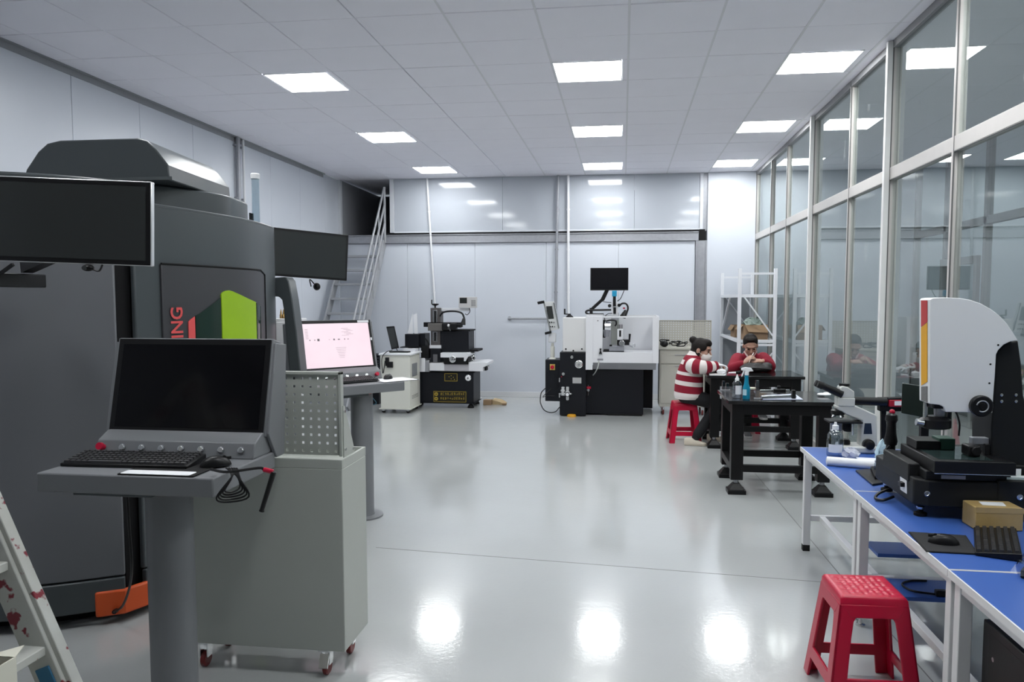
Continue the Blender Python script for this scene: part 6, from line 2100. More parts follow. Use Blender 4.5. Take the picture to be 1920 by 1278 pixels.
for s_ in (-0.032, 0.032):
    a0, a1 = at(1576, 738, YS), at(1540, 722, YS)
    MB().cyl((a0.x, YS + s_, a0.z), (a1.x, YS + s_, a1.z), 0.026, 0.021, n=16).build('eyepiece', M_black, mc)
    MB().cyl((a1.x, YS + s_, a1.z), (a1.x - 0.03, YS + s_, a1.z + 0.012), 0.024, 0.020, n=16).build('eyecup', M_rubber, mc)
p_ = at(1572, 766, YS)
np_ = MB().lathe([(0.02, 0.0), (0.045, -0.01), (0.045, -0.03), (0.03, -0.04)], (p_.x, YS, p_.z), 20).build('nosepiece', M_black, mc)
for ang in (0.4, 1.9, 3.4, 4.9):
    d_ = Vector((math.cos(ang) * 0.6, math.sin(ang) * 0.6, -0.8)).normalized()
    s0_ = Vector((p_.x, YS, p_.z - 0.03)) + Vector((math.cos(ang) * 0.02, math.sin(ang) * 0.02, 0))
    MB().cyl(s0_, s0_ + d_ * 0.03, 0.010, 0.007, n=12).build('objective', M_chrome, np_)
sz = at(1580, 787, YS).z
MB().box(at(1550, 787, YS).x, YS - 0.07, sz - 0.012, at(1612, 787, YS).x, YS + 0.07, sz).build('stage', M_black, mc, bev=0.002)
p_ = at(1590, 800, YS)
MB().lathe([(0.03, 0), (0.034, -0.02), (0.034, -0.05), (0.025, -0.06)], (p_.x, YS, sz - 0.012), 18).build('condenser', M_blackm, mc)
MB().cyl((p_.x + 0.01, YS - 0.06, sz - 0.014), (p_.x + 0.01, YS - 0.06, sz - 0.085), 0.008, n=10).build('stage_drive', M_chrome, mc)
MB().lathe([(0.036, 0), (0.036, 0.025), (0.028, 0.032)], (at(1583, 830, YS).x, YS, BZ + 0.045), 20).build('lamp_port', M_black, mc)
MB().box(at(1560, 800, YS).x, YS + 0.02, sz - 0.075, at(1580, 800, YS).x, YS + 0.05, sz - 0.02).build('slide_holder', M_steel, mc)
a0, a1 = at(1598, 751, YS), at(1662, 753, YS)
MB().cyl(a0, a1, 0.027, n=18).build('camera_tube', M_black, mc)
mpoly([(1650, 746), (1692, 746), (1692, 771), (1650, 771)], YS + 0.0, YS + 0.06, 'lamp_house', M_blackm, 0.004)
mpoly([(1664, 748), (1697, 748), (1697, 761), (1664, 761)], YS - 0.04, YS + 0.02, 'red_module', mat('red_module', (0.35, 0.01, 0.03), 0.35), 0.004)
mpoly([(1673, 750), (1689, 750), (1689, 758), (1673, 758)], YS - 0.042, YS - 0.0395, 'label_plate', M_paper, 0)
mpoly([(1663, 745), (1697, 744), (1697, 748), (1663, 748)], YS - 0.035, YS + 0.03, 'module_lid', M_blackm, 0.002)
mpoly([(1655, 770), (1664, 770), (1664, 838), (1655, 838)], YS + 0.02, YS + 0.05, 'lamp_post', M_blackm, 0.002)
MB().box(at(1655, 840, YS).x - 0.02, YS - 0.01, BZ + 0.001, at(1664, 840, YS).x + 0.02, YS + 0.08, BZ + 0.012).build('lamp_post_foot', M_blackm, mc)

def arc_label(c, r, z0, z1, a0, a1, m, t):
    b_ = MB()
    n_ = 10
    vs_ = []
    for i_ in range(n_ + 1):
        an_ = math.radians(a0 + (a1 - a0) * i_ / n_)
        for rr in (r, r + 0.0008):
            for zz in (z0, z1):
                vs_.append((c[0] + rr * math.cos(an_), c[1] + rr * math.sin(an_), c[2] + zz))
    fs_ = []
    for i_ in range(n_):
        a_, b2 = i_ * 4, i_ * 4 + 4
        fs_ += [(a_ + 2, b2 + 2, b2 + 3, a_ + 3), (a_, a_ + 1, b2 + 1, b2), (a_, b2, b2 + 2, a_ + 2), (a_ + 1, a_ + 3, b2 + 3, b2 + 1)]
    fs_ += [(0, 2, 3, 1), tuple(n_ * 4 + k_ for k_ in (0, 1, 3, 2))]
    return b_.add(vs_, fs_).build('paper_label', m, t)


# bottle, crumpled film, paper roll, tray with small glass parts, folded cloth
def bottle(name, label, cat, x, y, z, prof, m, cap_prof, cap_m, n=20):
    t = thing(name, label, cat, (x, y, z))
    MB().lathe(prof, (x, y, z), n).build('bottle_body', m, t)
    MB().lathe(cap_prof, (x, y, z), 16).build('cap', cap_m, t)
    return t
M_clearb = glass_mat('clear_bottle', (0.66, 0.71, 0.77), 1.5, 0.08, 0.12)
p_ = fl(1565, 855, BZ)
bt = bottle('clear_bottle', 'clear plastic bottle with white spout cap beside the microscope', 'bottle', p_.x, p_.y, BZ + 0.001,
            [(0.046, 0), (0.05, 0.01), (0.05, 0.06), (0.05, 0.075), (0.05, 0.1), (0.046, 0.135), (0.03, 0.16), (0.018, 0.168)], M_clearb,
            [(0.019, 0.165), (0.019, 0.192), (0.009, 0.196), (0.007, 0.212)], M_white)
arc_label((p_.x, p_.y, BZ + 0.001), 0.0508, 0.03, 0.08, -150, -50, mat('bottle_label', (0.78, 0.80, 0.85), 0.6), bt)
def crumple(name, label, cat, x, y, z, rx, ry, h, m, seed):
    t = thing(name, label, cat, (x, y, z))
    r_ = random.Random(seed)
    b_ = MB()
    b_.ell((x, y, z + h / 2), (rx, ry, h / 2), 18, 10)
    b_.v = [(v[0] + r_.uniform(-1, 1) * rx * 0.16, v[1] + r_.uniform(-1, 1) * ry * 0.16, max(z + 0.001, v[2] + r_.uniform(-1, 1) * h * 0.16)) for v in b_.v]
    b_.build('crumpled_sheet', m, t, angle=8)
    return t
M_filmw = mat('milky_film', (0.72, 0.74, 0.84), 0.25, var=0.05, trans=0.25)
p_ = fl(1588, 862, BZ)
crumple('plastic_bag', 'crumpled milky plastic bag between the bottle and the microscope', 'plastic bag', p_.x + 0.03, p_.y + 0.03, BZ, 0.05, 0.04, 0.065, M_filmw, 4)
p_ = fl(1622, 868, BZ)
sp = thing('paper_stack', 'flat white papers lying in front of the microscope foot', 'paper', (p_.x, p_.y, BZ))
MB().prism([(p_.x - 0.04, p_.y - 0.02), (p_.x + 0.08, p_.y - 0.03), (p_.x + 0.09, p_.y + 0.06), (p_.x - 0.03, p_.y + 0.07)], 'z', BZ + 0.001, BZ + 0.02).build('sheets', M_paper, sp)
MB().prism([(p_.x - 0.035, p_.y - 0.01), (p_.x + 0.07, p_.y - 0.02), (p_.x + 0.085, p_.y + 0.05), (p_.x - 0.03, p_.y + 0.06)], 'z', BZ + 0.02, BZ + 0.0215).build('top_sheet', mat('pale_blue_paper', (0.72, 0.75, 0.84), 0.6), sp)
a0, a1 = fl(1550, 872, BZ), fl(1642, 880, BZ)
rl = thing('paper_roll', 'rolled white paper lying along the blue bench', 'paper roll', ((a0.x + a1.x) / 2, a0.y, BZ))
MB().lathe([(0.024, 0), (0.026, 0.002), (0.026, (a1 - a0).length), (0.024, (a1 - a0).length), (0.02, (a1 - a0).length - 0.001)], (a0.x, a0.y, BZ + 0.027), 24, (a1 - a0)).build('roll_sheet', M_paper, rl)
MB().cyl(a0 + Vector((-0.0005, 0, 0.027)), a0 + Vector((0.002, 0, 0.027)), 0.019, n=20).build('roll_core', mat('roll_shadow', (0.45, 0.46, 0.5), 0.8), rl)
q = [fl(1604, 884, BZ), fl(1662, 880, BZ), fl(1668, 906, BZ), fl(1636, 911, BZ)]
tr_ = thing('black_tray', 'flat black tray with small glass parts on the blue bench', 'tray', (q[0].x, q[0].y, BZ))
MB().prism([(v.x, v.y) for v in q], 'z', BZ + 0.001, BZ + 0.012).build('tray_plate', M_black, tr_, bev=0.003)
q2 = [fl(1632, 880, BZ + 0.012), fl(1660, 876, BZ + 0.012), fl(1664, 893, BZ + 0.012), fl(1640, 898, BZ + 0.012)]
MB().prism([(v.x, v.y) for v in q2], 'z', BZ + 0.012, BZ + 0.03).build('tray_insert', M_blackm, tr_, bev=0.003)
for k in range(4):
    v = fl(1642 + k * 5.5, 880 - k, BZ + 0.03)
    gp_ = thing('glass_vial', ('short clear vial at the left end of the black tray', 'short clear vial second from the left on the black tray', 'short clear vial third from the left on the black tray', 'short clear vial at the right end of the black tray')[k], 'vial', (v.x, v.y, BZ + 0.0305), 0, 'vials on the black tray')
    MB().lathe([(0.008, 0), (0.009, 0.004), (0.009, 0.035), (0.006, 0.04)], (v.x, v.y, BZ + 0.0305), 12).build('vial_body', M_clearb, gp_)
    MB().lathe([(0.0065, 0.04), (0.0075, 0.041), (0.0075, 0.05), (0.006, 0.052)], (v.x, v.y, BZ + 0.0305), 12).build('cap', M_chrome, gp_)
p_ = at(1657, 845, 4.55)
crumple('face_mask', 'crumpled pale blue mask lying behind the joystick', 'mask', p_.x, 4.55, BZ, 0.045, 0.04, 0.15, mat('mask_blue', (0.50, 0.66, 0.74), 0.7), 9)
# dark monitor standing behind the measuring machine
dm = thing('bench_monitor', 'dark screen standing behind the measuring machine head', 'monitor', (1.80, 4.45, BZ))
a0, a1 = at(1688, 717, 4.45), at(1722, 770, 4.45)
MB().add([(a0.x, 4.42, a1.z - 0.01), (a0.x + 0.24, 4.36, a1.z - 0.05), (a0.x + 0.24, 4.36, a0.z - 0.03), (a0.x, 4.42, a0.z),
          (a0.x + 0.01, 4.45, a1.z - 0.01), (a0.x + 0.25, 4.39, a1.z - 0.05), (a0.x + 0.25, 4.39, a0.z - 0.03), (a0.x + 0.01, 4.45, a0.z)],
         [(0, 1, 2, 3), (7, 6, 5, 4), (0, 4, 5, 1), (1, 5, 6, 2), (2, 6, 7, 3), (3, 7, 4, 0)]).build('panel', mat('panel_dark_green', (0.014, 0.022, 0.018), 0.35), dm, bev=0.003)
MB().box(a0.x + 0.10, 4.40, BZ + 0.01, a0.x + 0.14, 4.43, a1.z).build('stand_post', M_black, dm)
MB().box(a0.x + 0.02, 4.34, BZ + 0.001, a0.x + 0.20, 4.48, BZ + 0.012).build('stand_foot', M_black, dm, bev=0.004)

# ================================================================== things on the nearer black table
TZ = 0.80
p_ = fl(1381.5, 747, TZ)
bt = bottle('clear_bottle', 'clear bottle with white pointed cap on the nearer black table', 'bottle', p_.x, p_.y, TZ + 0.001,
            [(0.038, 0), (0.041, 0.008), (0.041, 0.10), (0.04, 0.13), (0.026, 0.15), (0.016, 0.158)], M_clearb,
            [(0.018, 0.156), (0.018, 0.172), (0.012, 0.178), (0.004, 0.208)], M_white)
arc_label((p_.x, p_.y, TZ + 0.001), 0.0418, 0.04, 0.115, -115, -30, mat('bottle_label2', (0.72, 0.74, 0.80), 0.6), bt)
for k_ in range(4):
    MB().lathe([(0.0412, 0.05 + 0.016 * k_), (0.0425, 0.053 + 0.016 * k_), (0.0412, 0.056 + 0.016 * k_)], (p_.x, p_.y, TZ + 0.001), 20).build('rib_ring', M_clearb, bt)
p_ = fl(1399, 748, TZ)
sb_ = thing('spray_bottle', 'bright blue spray bottle with white trigger head on the nearer black table', 'spray bottle', (p_.x, p_.y, TZ))
M_bluel = mat('blue_liquid', (0.01, 0.30, 0.48), 0.12, var=0.05, trans=0.3)
MB().lathe([(0.028, 0), (0.032, 0.008), (0.032, 0.085), (0.03, 0.10), (0.020, 0.13), (0.0165, 0.17), (0.0165, 0.205)], (p_.x, p_.y, TZ + 0.001), 22).build('bottle_body', M_bluel, sb_)
MB().lathe([(0.018, 0.205), (0.018, 0.226), (0.012, 0.23)], (p_.x, p_.y, TZ + 0.001), 16).build('collar', M_white, sb_)
MB().prism([(p_.x - 0.045, TZ + 0.245), (p_.x - 0.045, TZ + 0.265), (p_.x - 0.01, TZ + 0.272), (p_.x + 0.035, TZ + 0.268), (p_.x + 0.055, TZ + 0.24), (p_.x + 0.02, TZ + 0.238), (p_.x + 0.016, TZ + 0.228), (p_.x - 0.012, TZ + 0.228), (p_.x - 0.015, TZ + 0.245)], 'y', p_.y - 0.013, p_.y + 0.013).build('trigger_head', M_white, sb_, bev=0.003)
MB().prism([(p_.x - 0.028, TZ + 0.244), (p_.x - 0.016, TZ + 0.244), (p_.x - 0.03, TZ + 0.205), (p_.x - 0.04, TZ + 0.19), (p_.x - 0.044, TZ + 0.196)], 'y', p_.y - 0.008, p_.y + 0.008).build('trigger', M_white, sb_, bev=0.002)
arc_label((p_.x, p_.y, TZ + 0.001), 0.0328, 0.035, 0.085, -160, -95, mat('label_pale_cyan', (0.45, 0.68, 0.76), 0.5), sb_)
M_acr = glass_mat('acrylic_post', (0.72, 0.70, 0.70), 1.5, 0.1, 0.08)
for k, (x_, y0, y1, w_, lab) in enumerate(((1356.5, 732, 714, 0.022, 'small clear block near the left edge of the black table'), (1364, 732, 718, 0.028, 'low clear block beside the clear bottle'), (1420, 748, 713, 0.03, 'tall clear acrylic post in the middle of the black table'))):
    v = fl(x_, y1 + (y0 - y1), TZ)
    t = thing('acrylic_block', lab, 'block', (v.x, v.y, TZ), 0, 'clear blocks on the black table')
    hh = at(x_, y1, v.y).z
    MB().box(v.x - w_ / 2, v.y, TZ + 0.001, v.x + w_ / 2, v.y + 0.03, hh).build('block_body', M_acr, t, bev=0.002)
    MB().box(v.x - w_ / 2 - 0.01, v.y - 0.006, TZ + 0.0005, v.x + w_ / 2 + 0.01, v.y + 0.036, TZ + 0.008).build('block_foot', M_steel, t)
v = fl(1366, 735, TZ)
tg = thing('tweezers', 'small metal tweezers lying near the left edge of the black table', 'tweezers', (v.x, v.y, TZ))
for s_ in (-1, 1):
    MB().bar((v.x - 0.05, v.y, TZ + 0.006), (v.x + 0.05, v.y + 0.03 * s_, TZ + 0.004), 0.006, 0.003).build('tweezer_arm', M_chrome, tg)
al = thing('aluminium_rail', 'silver aluminium bar with black clamp on the black table', 'bar', tuple(fl(1460, 742, TZ)))
a0, a1 = at(1427, 742.5, 6.62), at(1492, 738, 6.70)
a0.z = TZ + 0.016; a1.z = TZ + 0.016
MB().bar(a0, a1, 0.03, 0.028).build('bar', M_chrome, al, bev=0.003)
v = a0.lerp(a1, 0.93)
MB().box(v.x - 0.015, v.y - 0.03, TZ + 0.002, v.x + 0.015, v.y + 0.02, TZ + 0.075).build('clamp', M_black, al, bev=0.004)
MB().cyl(v + Vector((-0.04, -0.016, 0.0)), v + Vector((-0.04, -0.018, 0.0)), 0.006, n=10).build('bolt', M_blackm, al)
ar = thing('aluminium_ruler', 'thin silver rail across the back of the black table', 'bar', tuple(fl(1455, 728, TZ)))
a0, a1 = fl(1425, 733.0, TZ), fl(1480, 732, TZ)
MB().bar(a0 + Vector((0, 0, 0.007)), a1 + Vector((0, 0, 0.007)), 0.02, 0.012).build('bar', M_chrome, ar, bev=0.002)
v = a0.lerp(a1, 0.62)
MB().box(v.x - 0.05, v.y - 0.05, TZ + 0.001, v.x + 0.06, v.y - 0.012, TZ + 0.022).build('slider', M_black, ar, bev=0.006)
MB().box(v.x - 0.015, v.y - 0.04, TZ + 0.02, v.x + 0.015, v.y - 0.015, TZ + 0.05).build('slider_knob', M_black, ar, bev=0.004)
q = [fl(1432, 741, TZ), fl(1490, 738, TZ), fl(1506, 749, TZ), fl(1430, 749, TZ)]
bp_ = thing('blue_sheet', 'pale blue sheet lying under the silver bar on the black table', 'sheet', (q[0].x, q[0].y, TZ))
MB().prism([(x_.x, x_.y) for x_ in q], 'z', TZ + 0.0005, TZ + 0.0018).build('sheet', mat('blue_sheet', (0.26, 0.30, 0.62), 0.4), bp_)
MB().prism([(x_.x * 0.98 + 0.03, x_.y * 0.98 + 0.132) for x_ in q], 'z', TZ + 0.0018, TZ + 0.0024).build('sheet_layer', mat('white_sheet', (0.62, 0.66, 0.78), 0.4), bp_)
cj = thing('clear_jar', 'low clear jar behind the blue spray bottle', 'jar', tuple(fl(1411, 745, TZ)))
v = fl(1411, 741, TZ)
MB().lathe([(0.028, 0), (0.03, 0.004), (0.03, 0.05), (0.026, 0.055)], (v.x, v.y, TZ + 0.001), 18).build('jar_body', M_clearb, cj)
MB().lathe([(0.027, 0.055), (0.031, 0.056), (0.031, 0.068), (0.028, 0.07)], (v.x, v.y, TZ + 0.001), 18).build('lid', mat('jar_lid', (0.55, 0.55, 0.45), 0.5), cj)
p_ = fl(1545, 742, TZ)
wp = thing('white_cloth', 'folded white cloth on the right end of the nearer black table', 'cloth', (p_.x, p_.y, TZ))
MB().ell((p_.x, p_.y, TZ + 0.014), (0.06, 0.05, 0.013)).build('cloth_fold', M_paper, wp)
MB().ell((p_.x + 0.03, p_.y + 0.02, TZ + 0.022), (0.035, 0.03, 0.01)).build('cloth_corner', M_paper, wp)

# ================================================================== white storage rack with cartons
rk = thing('storage_rack', 'white steel storage rack in the corner by the glass partition', 'rack', (1.73, 11.2, 0))
RX0, RX1, RY0, RY1, RZ = 1.53, 1.985, 10.35, 12.15, 2.05
M_rack = mat('rack_white', (0.74, 0.76, 0.80), 0.4, var=0.02)
for x in (RX0, RX1):
    for y in (RY0, RY1):
        u = MB()
        u.box(x - 0.022, y - 0.022, 0, x + 0.022, y + 0.022, RZ)
        up_o = u.build('upright', M_rack, rk, bev=0.003)
for y in (RY0, RY1):
    for z in (1.97, 1.03, 0.35):
        MB().box(RX0 + 0.022, y - 0.012, z, RX1 - 0.022, y + 0.012, z + 0.028).build('cross_bar', M_rack, rk)
    MB().bar((RX0 + 0.05, y, 1.69), (RX1 - 0.01, y, 1.15), 0.018, 0.026, up=(0, 1, 0)).build('brace', M_rack, rk)
    MB().bar((RX1 - 0.01, y, 0.95), (RX0 + 0.05, y, 0.42), 0.018, 0.026, up=(0, 1, 0)).build('brace', M_rack, rk)
for z in (1.70, 1.10, 0.55, 0.12):
    for x in (RX0, RX1):
        MB().box(x - 0.016, RY0 + 0.022, z - 0.03, x + 0.016, RY1 - 0.022, z + 0.012).build('beam', M_rack, rk, bev=0.002)
    MB().box(RX0 - 0.016, RY0 - 0.01, z - 0.03, RX1 + 0.016, RY0 + 0.022, z + 0.012).build('beam', M_rack, rk, bev=0.002)
    MB().box(RX0 + 0.016, RY0 + 0.022, z - 0.012, RX1 - 0.016, RY1 - 0.022, z + 0.004).build('shelf_board', mat('shelf_grey', (0.52, 0.54, 0.57), 0.5), rk)
MB().bar((RX0, RY1 - 0.04, 1.12), (RX0, RY0 + 0.9, 1.68), 0.018, 0.026, up=(1, 0, 0)).build('brace', M_rack, rk)
MB().box(RX0 + 0.03, RY1 + 0.024, 0.1, RX1 - 0.03, RY1 + 0.032, 1.69).build('back_board', mat('rack_back_grey', (0.36, 0.38, 0.41), 0.5), rk)
M_cardp = mat('carton_brown', (0.30, 0.20, 0.125), 0.85, var=0.08)
def open_carton(label, x0, y0, x1, y1, z, h):
    t = thing('open_carton', label, 'carton', ((x0 + x1) / 2, (y0 + y1) / 2, z), 0, 'cartons on the white rack')
    for (a, b_, c, d) in ((x0, y0, x1, y0 + 0.006), (x0, y1 - 0.006, x1, y1), (x0, y0 + 0.006, x0 + 0.006, y1 - 0.006), (x1 - 0.006, y0 + 0.006, x1, y1 - 0.006)):
        MB().box(a, b_, z + 0.001, c, d, z + h).build('carton_side', M_cardp, t)
    MB().box(x0 + 0.006, y0 + 0.006, z + 0.001, x1 - 0.006, y1 - 0.006, z + 0.007).build('carton_base', M_cardp, t)
    MB().add([(x0 + 0.02, y0, z + h), (x1, y0, z + h), (x1 - 0.01, y0 - 0.05, z + h - 0.10), (x0 + 0.06, y0 - 0.05, z + h - 0.09),
              (x0 + 0.02, y0 + 0.004, z + h), (x1, y0 + 0.004, z + h), (x1 - 0.01, y0 - 0.046, z + h - 0.104), (x0 + 0.06, y0 - 0.046, z + h - 0.094)],
             [(0, 1, 2, 3), (7, 6, 5, 4), (0, 4, 5, 1), (1, 5, 6, 2), (2, 6, 7, 3), (3, 7, 4, 0)]).build('carton_flap', M_card, t)
    MB().add([(x0, y0, z + h), (x0, y1, z + h), (x0 - 0.05, y1 - 0.02, z + h - 0.07), (x0 - 0.05, y0 + 0.02, z + h - 0.07),
              (x0 + 0.004, y0, z + h), (x0 + 0.004, y1, z + h), (x0 - 0.046, y1 - 0.02, z + h - 0.074), (x0 - 0.046, y0 + 0.02, z + h - 0.074)],
             [(3, 2, 1, 0), (4, 5, 6, 7), (1, 5, 4, 0), (2, 6, 5, 1), (3, 7, 6, 2), (0, 4, 7, 3)]).build('carton_flap', M_card, t)
    return t
open_carton('open brown carton with plastic film at the front of the white rack', 1.60, 10.45, 1.92, 10.85, 1.105, 0.20)
open_carton('brown carton further back on the white rack shelf', 1.58, 11.1, 1.90, 11.5, 1.105, 0.17)
crumple('plastic_film', 'greenish clear plastic film bulging from the open carton on the rack', 'plastic film', 1.76, 10.65, 1.27, 0.13, 0.17, 0.12, mat('green_film', (0.52, 0.64, 0.58), 0.25, var=0.1, trans=0.2), 21)
# ================================================================== the two women at the farther black table
M_skin = mat('skin', (0.46, 0.27, 0.20), 0.5, var=0.04, scale=20)
M_hair = mat('dark_hair', (0.010, 0.007, 0.006), 0.6, var=0.2, scale=60, bump=0.3, bscale=120, spec=0.25)
M_eye = mat('eye_dark', (0.02, 0.012, 0.01), 0.25, var=0)
M_lip = mat('lip', (0.34, 0.13, 0.11), 0.5, var=0)
M_trous = mat('black_trousers', (0.010, 0.010, 0.012), 0.85, var=0.1)
M_swred = mat('red_knit', (0.235, 0.005, 0.022), 0.85, var=0.08, scale=30, bump=0.2, bscale=200)
M_cream_k = mat('cream_knit', (0.72, 0.66, 0.64), 0.85, var=0.04, bump=0.2, bscale=200)


def limb(b, pts, rs, n=12, steps=5):
    P = spline(pts, steps)
    R = []
    for i in range(len(P)):
        t = i / (len(P) - 1) * (len(rs) - 1)
        k = min(int(t), len(rs) - 2)
        R.append(rs[k] + (rs[k + 1] - rs[k]) * (t - k))
    b.tube(P, R, n=n)
    b.ell(P[0], R[0] * 0.99, 10, 6)
    b.ell(P[-1], R[-1] * 0.99, 10, 6)


def head_frame(c, fwd, up, s=1.0):
    f = Vector(fwd).normalized()
    u = Vector(up)
    u = (u - f * u.dot(f)).normalized()
    r = f.cross(u)
    return frame3(c, r * s, f * s, u * s)


def head_skin(b, M):
    h = MB()
    h.ell((0, -0.012, 0.035), (0.073, 0.092, 0.090), 20, 14)
    h.ell((0, 0.022, -0.035), (0.058, 0.062, 0.070), 18, 12)
    h.ell((0, 0.030, -0.085), (0.034, 0.036, 0.030), 14, 8)
    h.ell((0, 0.078, 0.038), (0.05, 0.012, 0.012), 12, 8)
    h.ell((0.033, 0.058, -0.012), (0.024, 0.022, 0.024), 12, 8)
    h.ell((-0.033, 0.058, -0.012), (0.024, 0.022, 0.024), 12, 8)
    h.tube([(0, 0.080, 0.025), (0, 0.092, 0.0), (0, 0.100, -0.018)], [0.009, 0.011, 0.014], n=10)
    h.ell((0, 0.095, -0.020), (0.017, 0.014, 0.011), 12, 8)
    h.ell((0, 0.078, -0.055), (0.022, 0.012, 0.010), 12, 8)
    for s in (-1, 1):
        h.ell((s * 0.074, -0.012, 0.0), (0.010, 0.020, 0.030), 10, 8)
    h.move(M)
    b.add(h.v, h.f)


def face_parts(t, M, mouth=True):
    for s in (-1, 1):
        e = MB().ell((s * 0.030, 0.0785, 0.012), (0.0125, 0.006, 0.006), 12, 8).move(M)
        e.build('eye', M_eye, t)
        e = MB().tube([(s * 0.015, 0.083, 0.033), (s * 0.032, 0.083, 0.039), (s * 0.048, 0.074, 0.034)], 0.0042, n=6).move(M)
        e.build('eyebrow', M_hair, t)
    if mouth:
        MB().ell((0, 0.087, -0.056), (0.019, 0.006, 0.006), 12, 8).move(M).build('mouth', M_lip, t)


def hand_mesh(b, wrist, direction, palm, curl=0.5, side=1, s=1.0, spread=0.12):
    """palm with four unequal bent fingers and a thumb leaving the side of the palm near its base"""
    d = Vector(direction).normalized()
    n = Vector(palm)
    n = (n - d * n.dot(d)).normalized()            # the way the palm faces
    w = d.cross(n) * side                           # towards the thumb
    W = Vector(wrist)
    p = MB()
    p.ell((0, 0, 0), (0.041, 0.046, 0.017), 14, 10)
    F = frame3(W + d * 0.048 * s, w * s, d * s, n * s)
    p.move(F)
    b.add(p.v, p.f)
    for k, (off, ln) in enumerate(((0.029, 0.070), (0.010, 0.078), (-0.010, 0.072), (-0.028, 0.056))):
        base = W + (d * 0.082 + w * off) * s
        ang = 0.0
        pts = [base - d * 0.02 * s, base]
        q = base
        dd = (d + w * (spread * (0.5 - k / 3))).normalized()
        for seg, fr in enumerate((0.45, 0.32, 0.23)):
            ang += curl * (0.75, 1.0, 0.7)[seg]
            dirn = dd * math.cos(ang) + n * math.sin(ang)
            q = q + dirn * (ln * fr * s)
            pts.append(q)
        b.tube(pts, [0.0095 * s, 0.0095 * s, 0.009 * s, 0.0083 * s, 0.007 * s], n=8)
        b.ell(pts[-1], 0.0072 * s, 8, 6)
    tb0 = W + (d * 0.020 + w * 0.030) * s
    t1 = tb0 + (d * 0.030 + w * 0.020 + n * 0.008) * s
    t2 = t1 + (d * 0.026 + w * 0.002 + n * 0.016 * (0.5 + curl)) * s
    b.tube([tb0 - w * 0.012 * s, tb0, t1, t2], [0.013 * s, 0.0125 * s, 0.0105 * s, 0.0085 * s], n=8)
    b.ell(t2, 0.0086 * s, 8, 6)


def rings(levels, n=28):
    """closed body of ellipse rings: (centre, rx, ry)"""
    vs, fs = [], []
    for c, rx, ry in levels:
        for i in range(n):
            a = 2 * PI * i / n
            vs.append((c[0] + rx * math.cos(a), c[1] + ry * math.sin(a), c[2]))
    for j in range(len(levels) - 1):
        for i in range(n):
            fs.append((j * n + i, j * n + (i + 1) % n, (j + 1) * n + (i + 1) % n, (j + 1) * n + i))
    fs.append(tuple(range(n - 1, -1, -1)))
    fs.append(tuple((len(levels) - 1) * n + i for i in range(n)))
    return vs, fs


def resample(levels, k):
    out = []
    for a, b in zip(levels[:-1], levels[1:]):
        for i in range(k):
            t = i / k
            out.append((a[0].lerp(b[0], t), a[1] + (b[1] - a[1]) * t, a[2] + (b[2] - a[2]) * t))
    out.append(levels[-1])
    return out


def striped(verts, faces, idx, name, mats, parent):
    """mesh whose faces take one of two materials"""
    inv = WM[parent.name].inverted()
    me = bpy.data.meshes.new(name)
    me.from_pydata([tuple(inv @ Vector(v)) for v in verts], [], faces)
    for m in mats:
        me.materials.append(m)
    for p, i in zip(me.polygons, idx):
        p.material_index = i
    me.shade_smooth()
    o = bpy.data.objects.new(name, me)
    COL.objects.link(o)
    o.parent = parent
    WM[o.name] = WM[parent.name].copy()
    return o


def shoe(t, heel, toe, m_up, m_sole, s=1.0):
    heel, toe = Vector(heel), Vector(toe)
    d = (toe - heel)
    Ln = d.length
    d.normalize()
    u = Vector((0, 0, 1))
    w = d.cross(u)
    F = frame3(heel, d, w, u)
    b = MB()
    out = []
    N = 12
    prof = ((0.0, 0.030, 0.075), (0.10, 0.037, 0.085), (0.30, 0.036, 0.085), (0.5, 0.040, 0.062), (0.72, 0.045, 0.048), (0.9, 0.038, 0.036), (1.0, 0.016, 0.022))
    n = 14
    vs, fs = [], []
    for t_, wd, h in prof:
        for i in range(n):
            a = PI * i / (n - 1)
            vs.append((t_ * Ln, -wd * math.cos(a), 0.022 + (h - 0.022) * max(0.0, math.sin(a)) ** 0.7))
    for j in range(len(prof) - 1):
        for i in range(n - 1):
            fs.append((j * n + i, j * n + i + 1, (j + 1) * n + i + 1, (j + 1) * n + i))
        fs.append((j * n, (j + 1) * n, (j + 1) * n + n - 1, j * n + n - 1))
    fs.append(tuple(range(n)))
    fs.append(tuple((len(prof) - 1) * n + i for i in range(n - 1, -1, -1)))
    b.add(vs, fs)
    o = b.move(F).build('shoe', m_up, t, angle=50)
    so = []
    for t_, wd, h in prof:
        so.append((t_ * Ln, wd + 0.003))
    poly = [(x, -y) for x, y in so] + [(x, y) for x, y in reversed(so)]
    MB().prism(poly, 'z', 0.0, 0.026).move(F).build('sole', m_sole, o, bev=0.004)
    return o


# ------------------------------------------------------------------ woman in the striped sweater (profile, facing right)
Y1 = 8.86
hc = at(1315, 658, Y1)
w1_ = bpy.data.objects
b = MB()
M1 = head_frame((hc.x, Y1 - 0.02, hc.z), (0.90, -0.38, -0.22), (0.28, -0.05, 0.95), 1.16)
head_skin(b, M1)
nk0, nk1 = at(1301, 676, Y1), at(1310, 664, Y1)
limb(b, [(nk0.x, Y1, nk0.z), (nk1.x, Y1 - 0.01, nk1.z)], [0.055, 0.05])
pel = at(1287, 747, Y1)
pel.z = 0.54
ch = at(1296, 690, Y1)
limb(b, [(pel.x, Y1, pel.z), (ch.x, Y1, ch.z), (nk0.x, Y1, nk0.z - 0.03)], [0.065, 0.11, 0.07])
Yn, Yf = Y1 - 0.19, Y1 + 0.19
sh_n, el_n, wr_n = at(1297, 682, Yn), at(1320, 687.5, Yn - 0.04), at(1342, 685, Yn + 0.03)
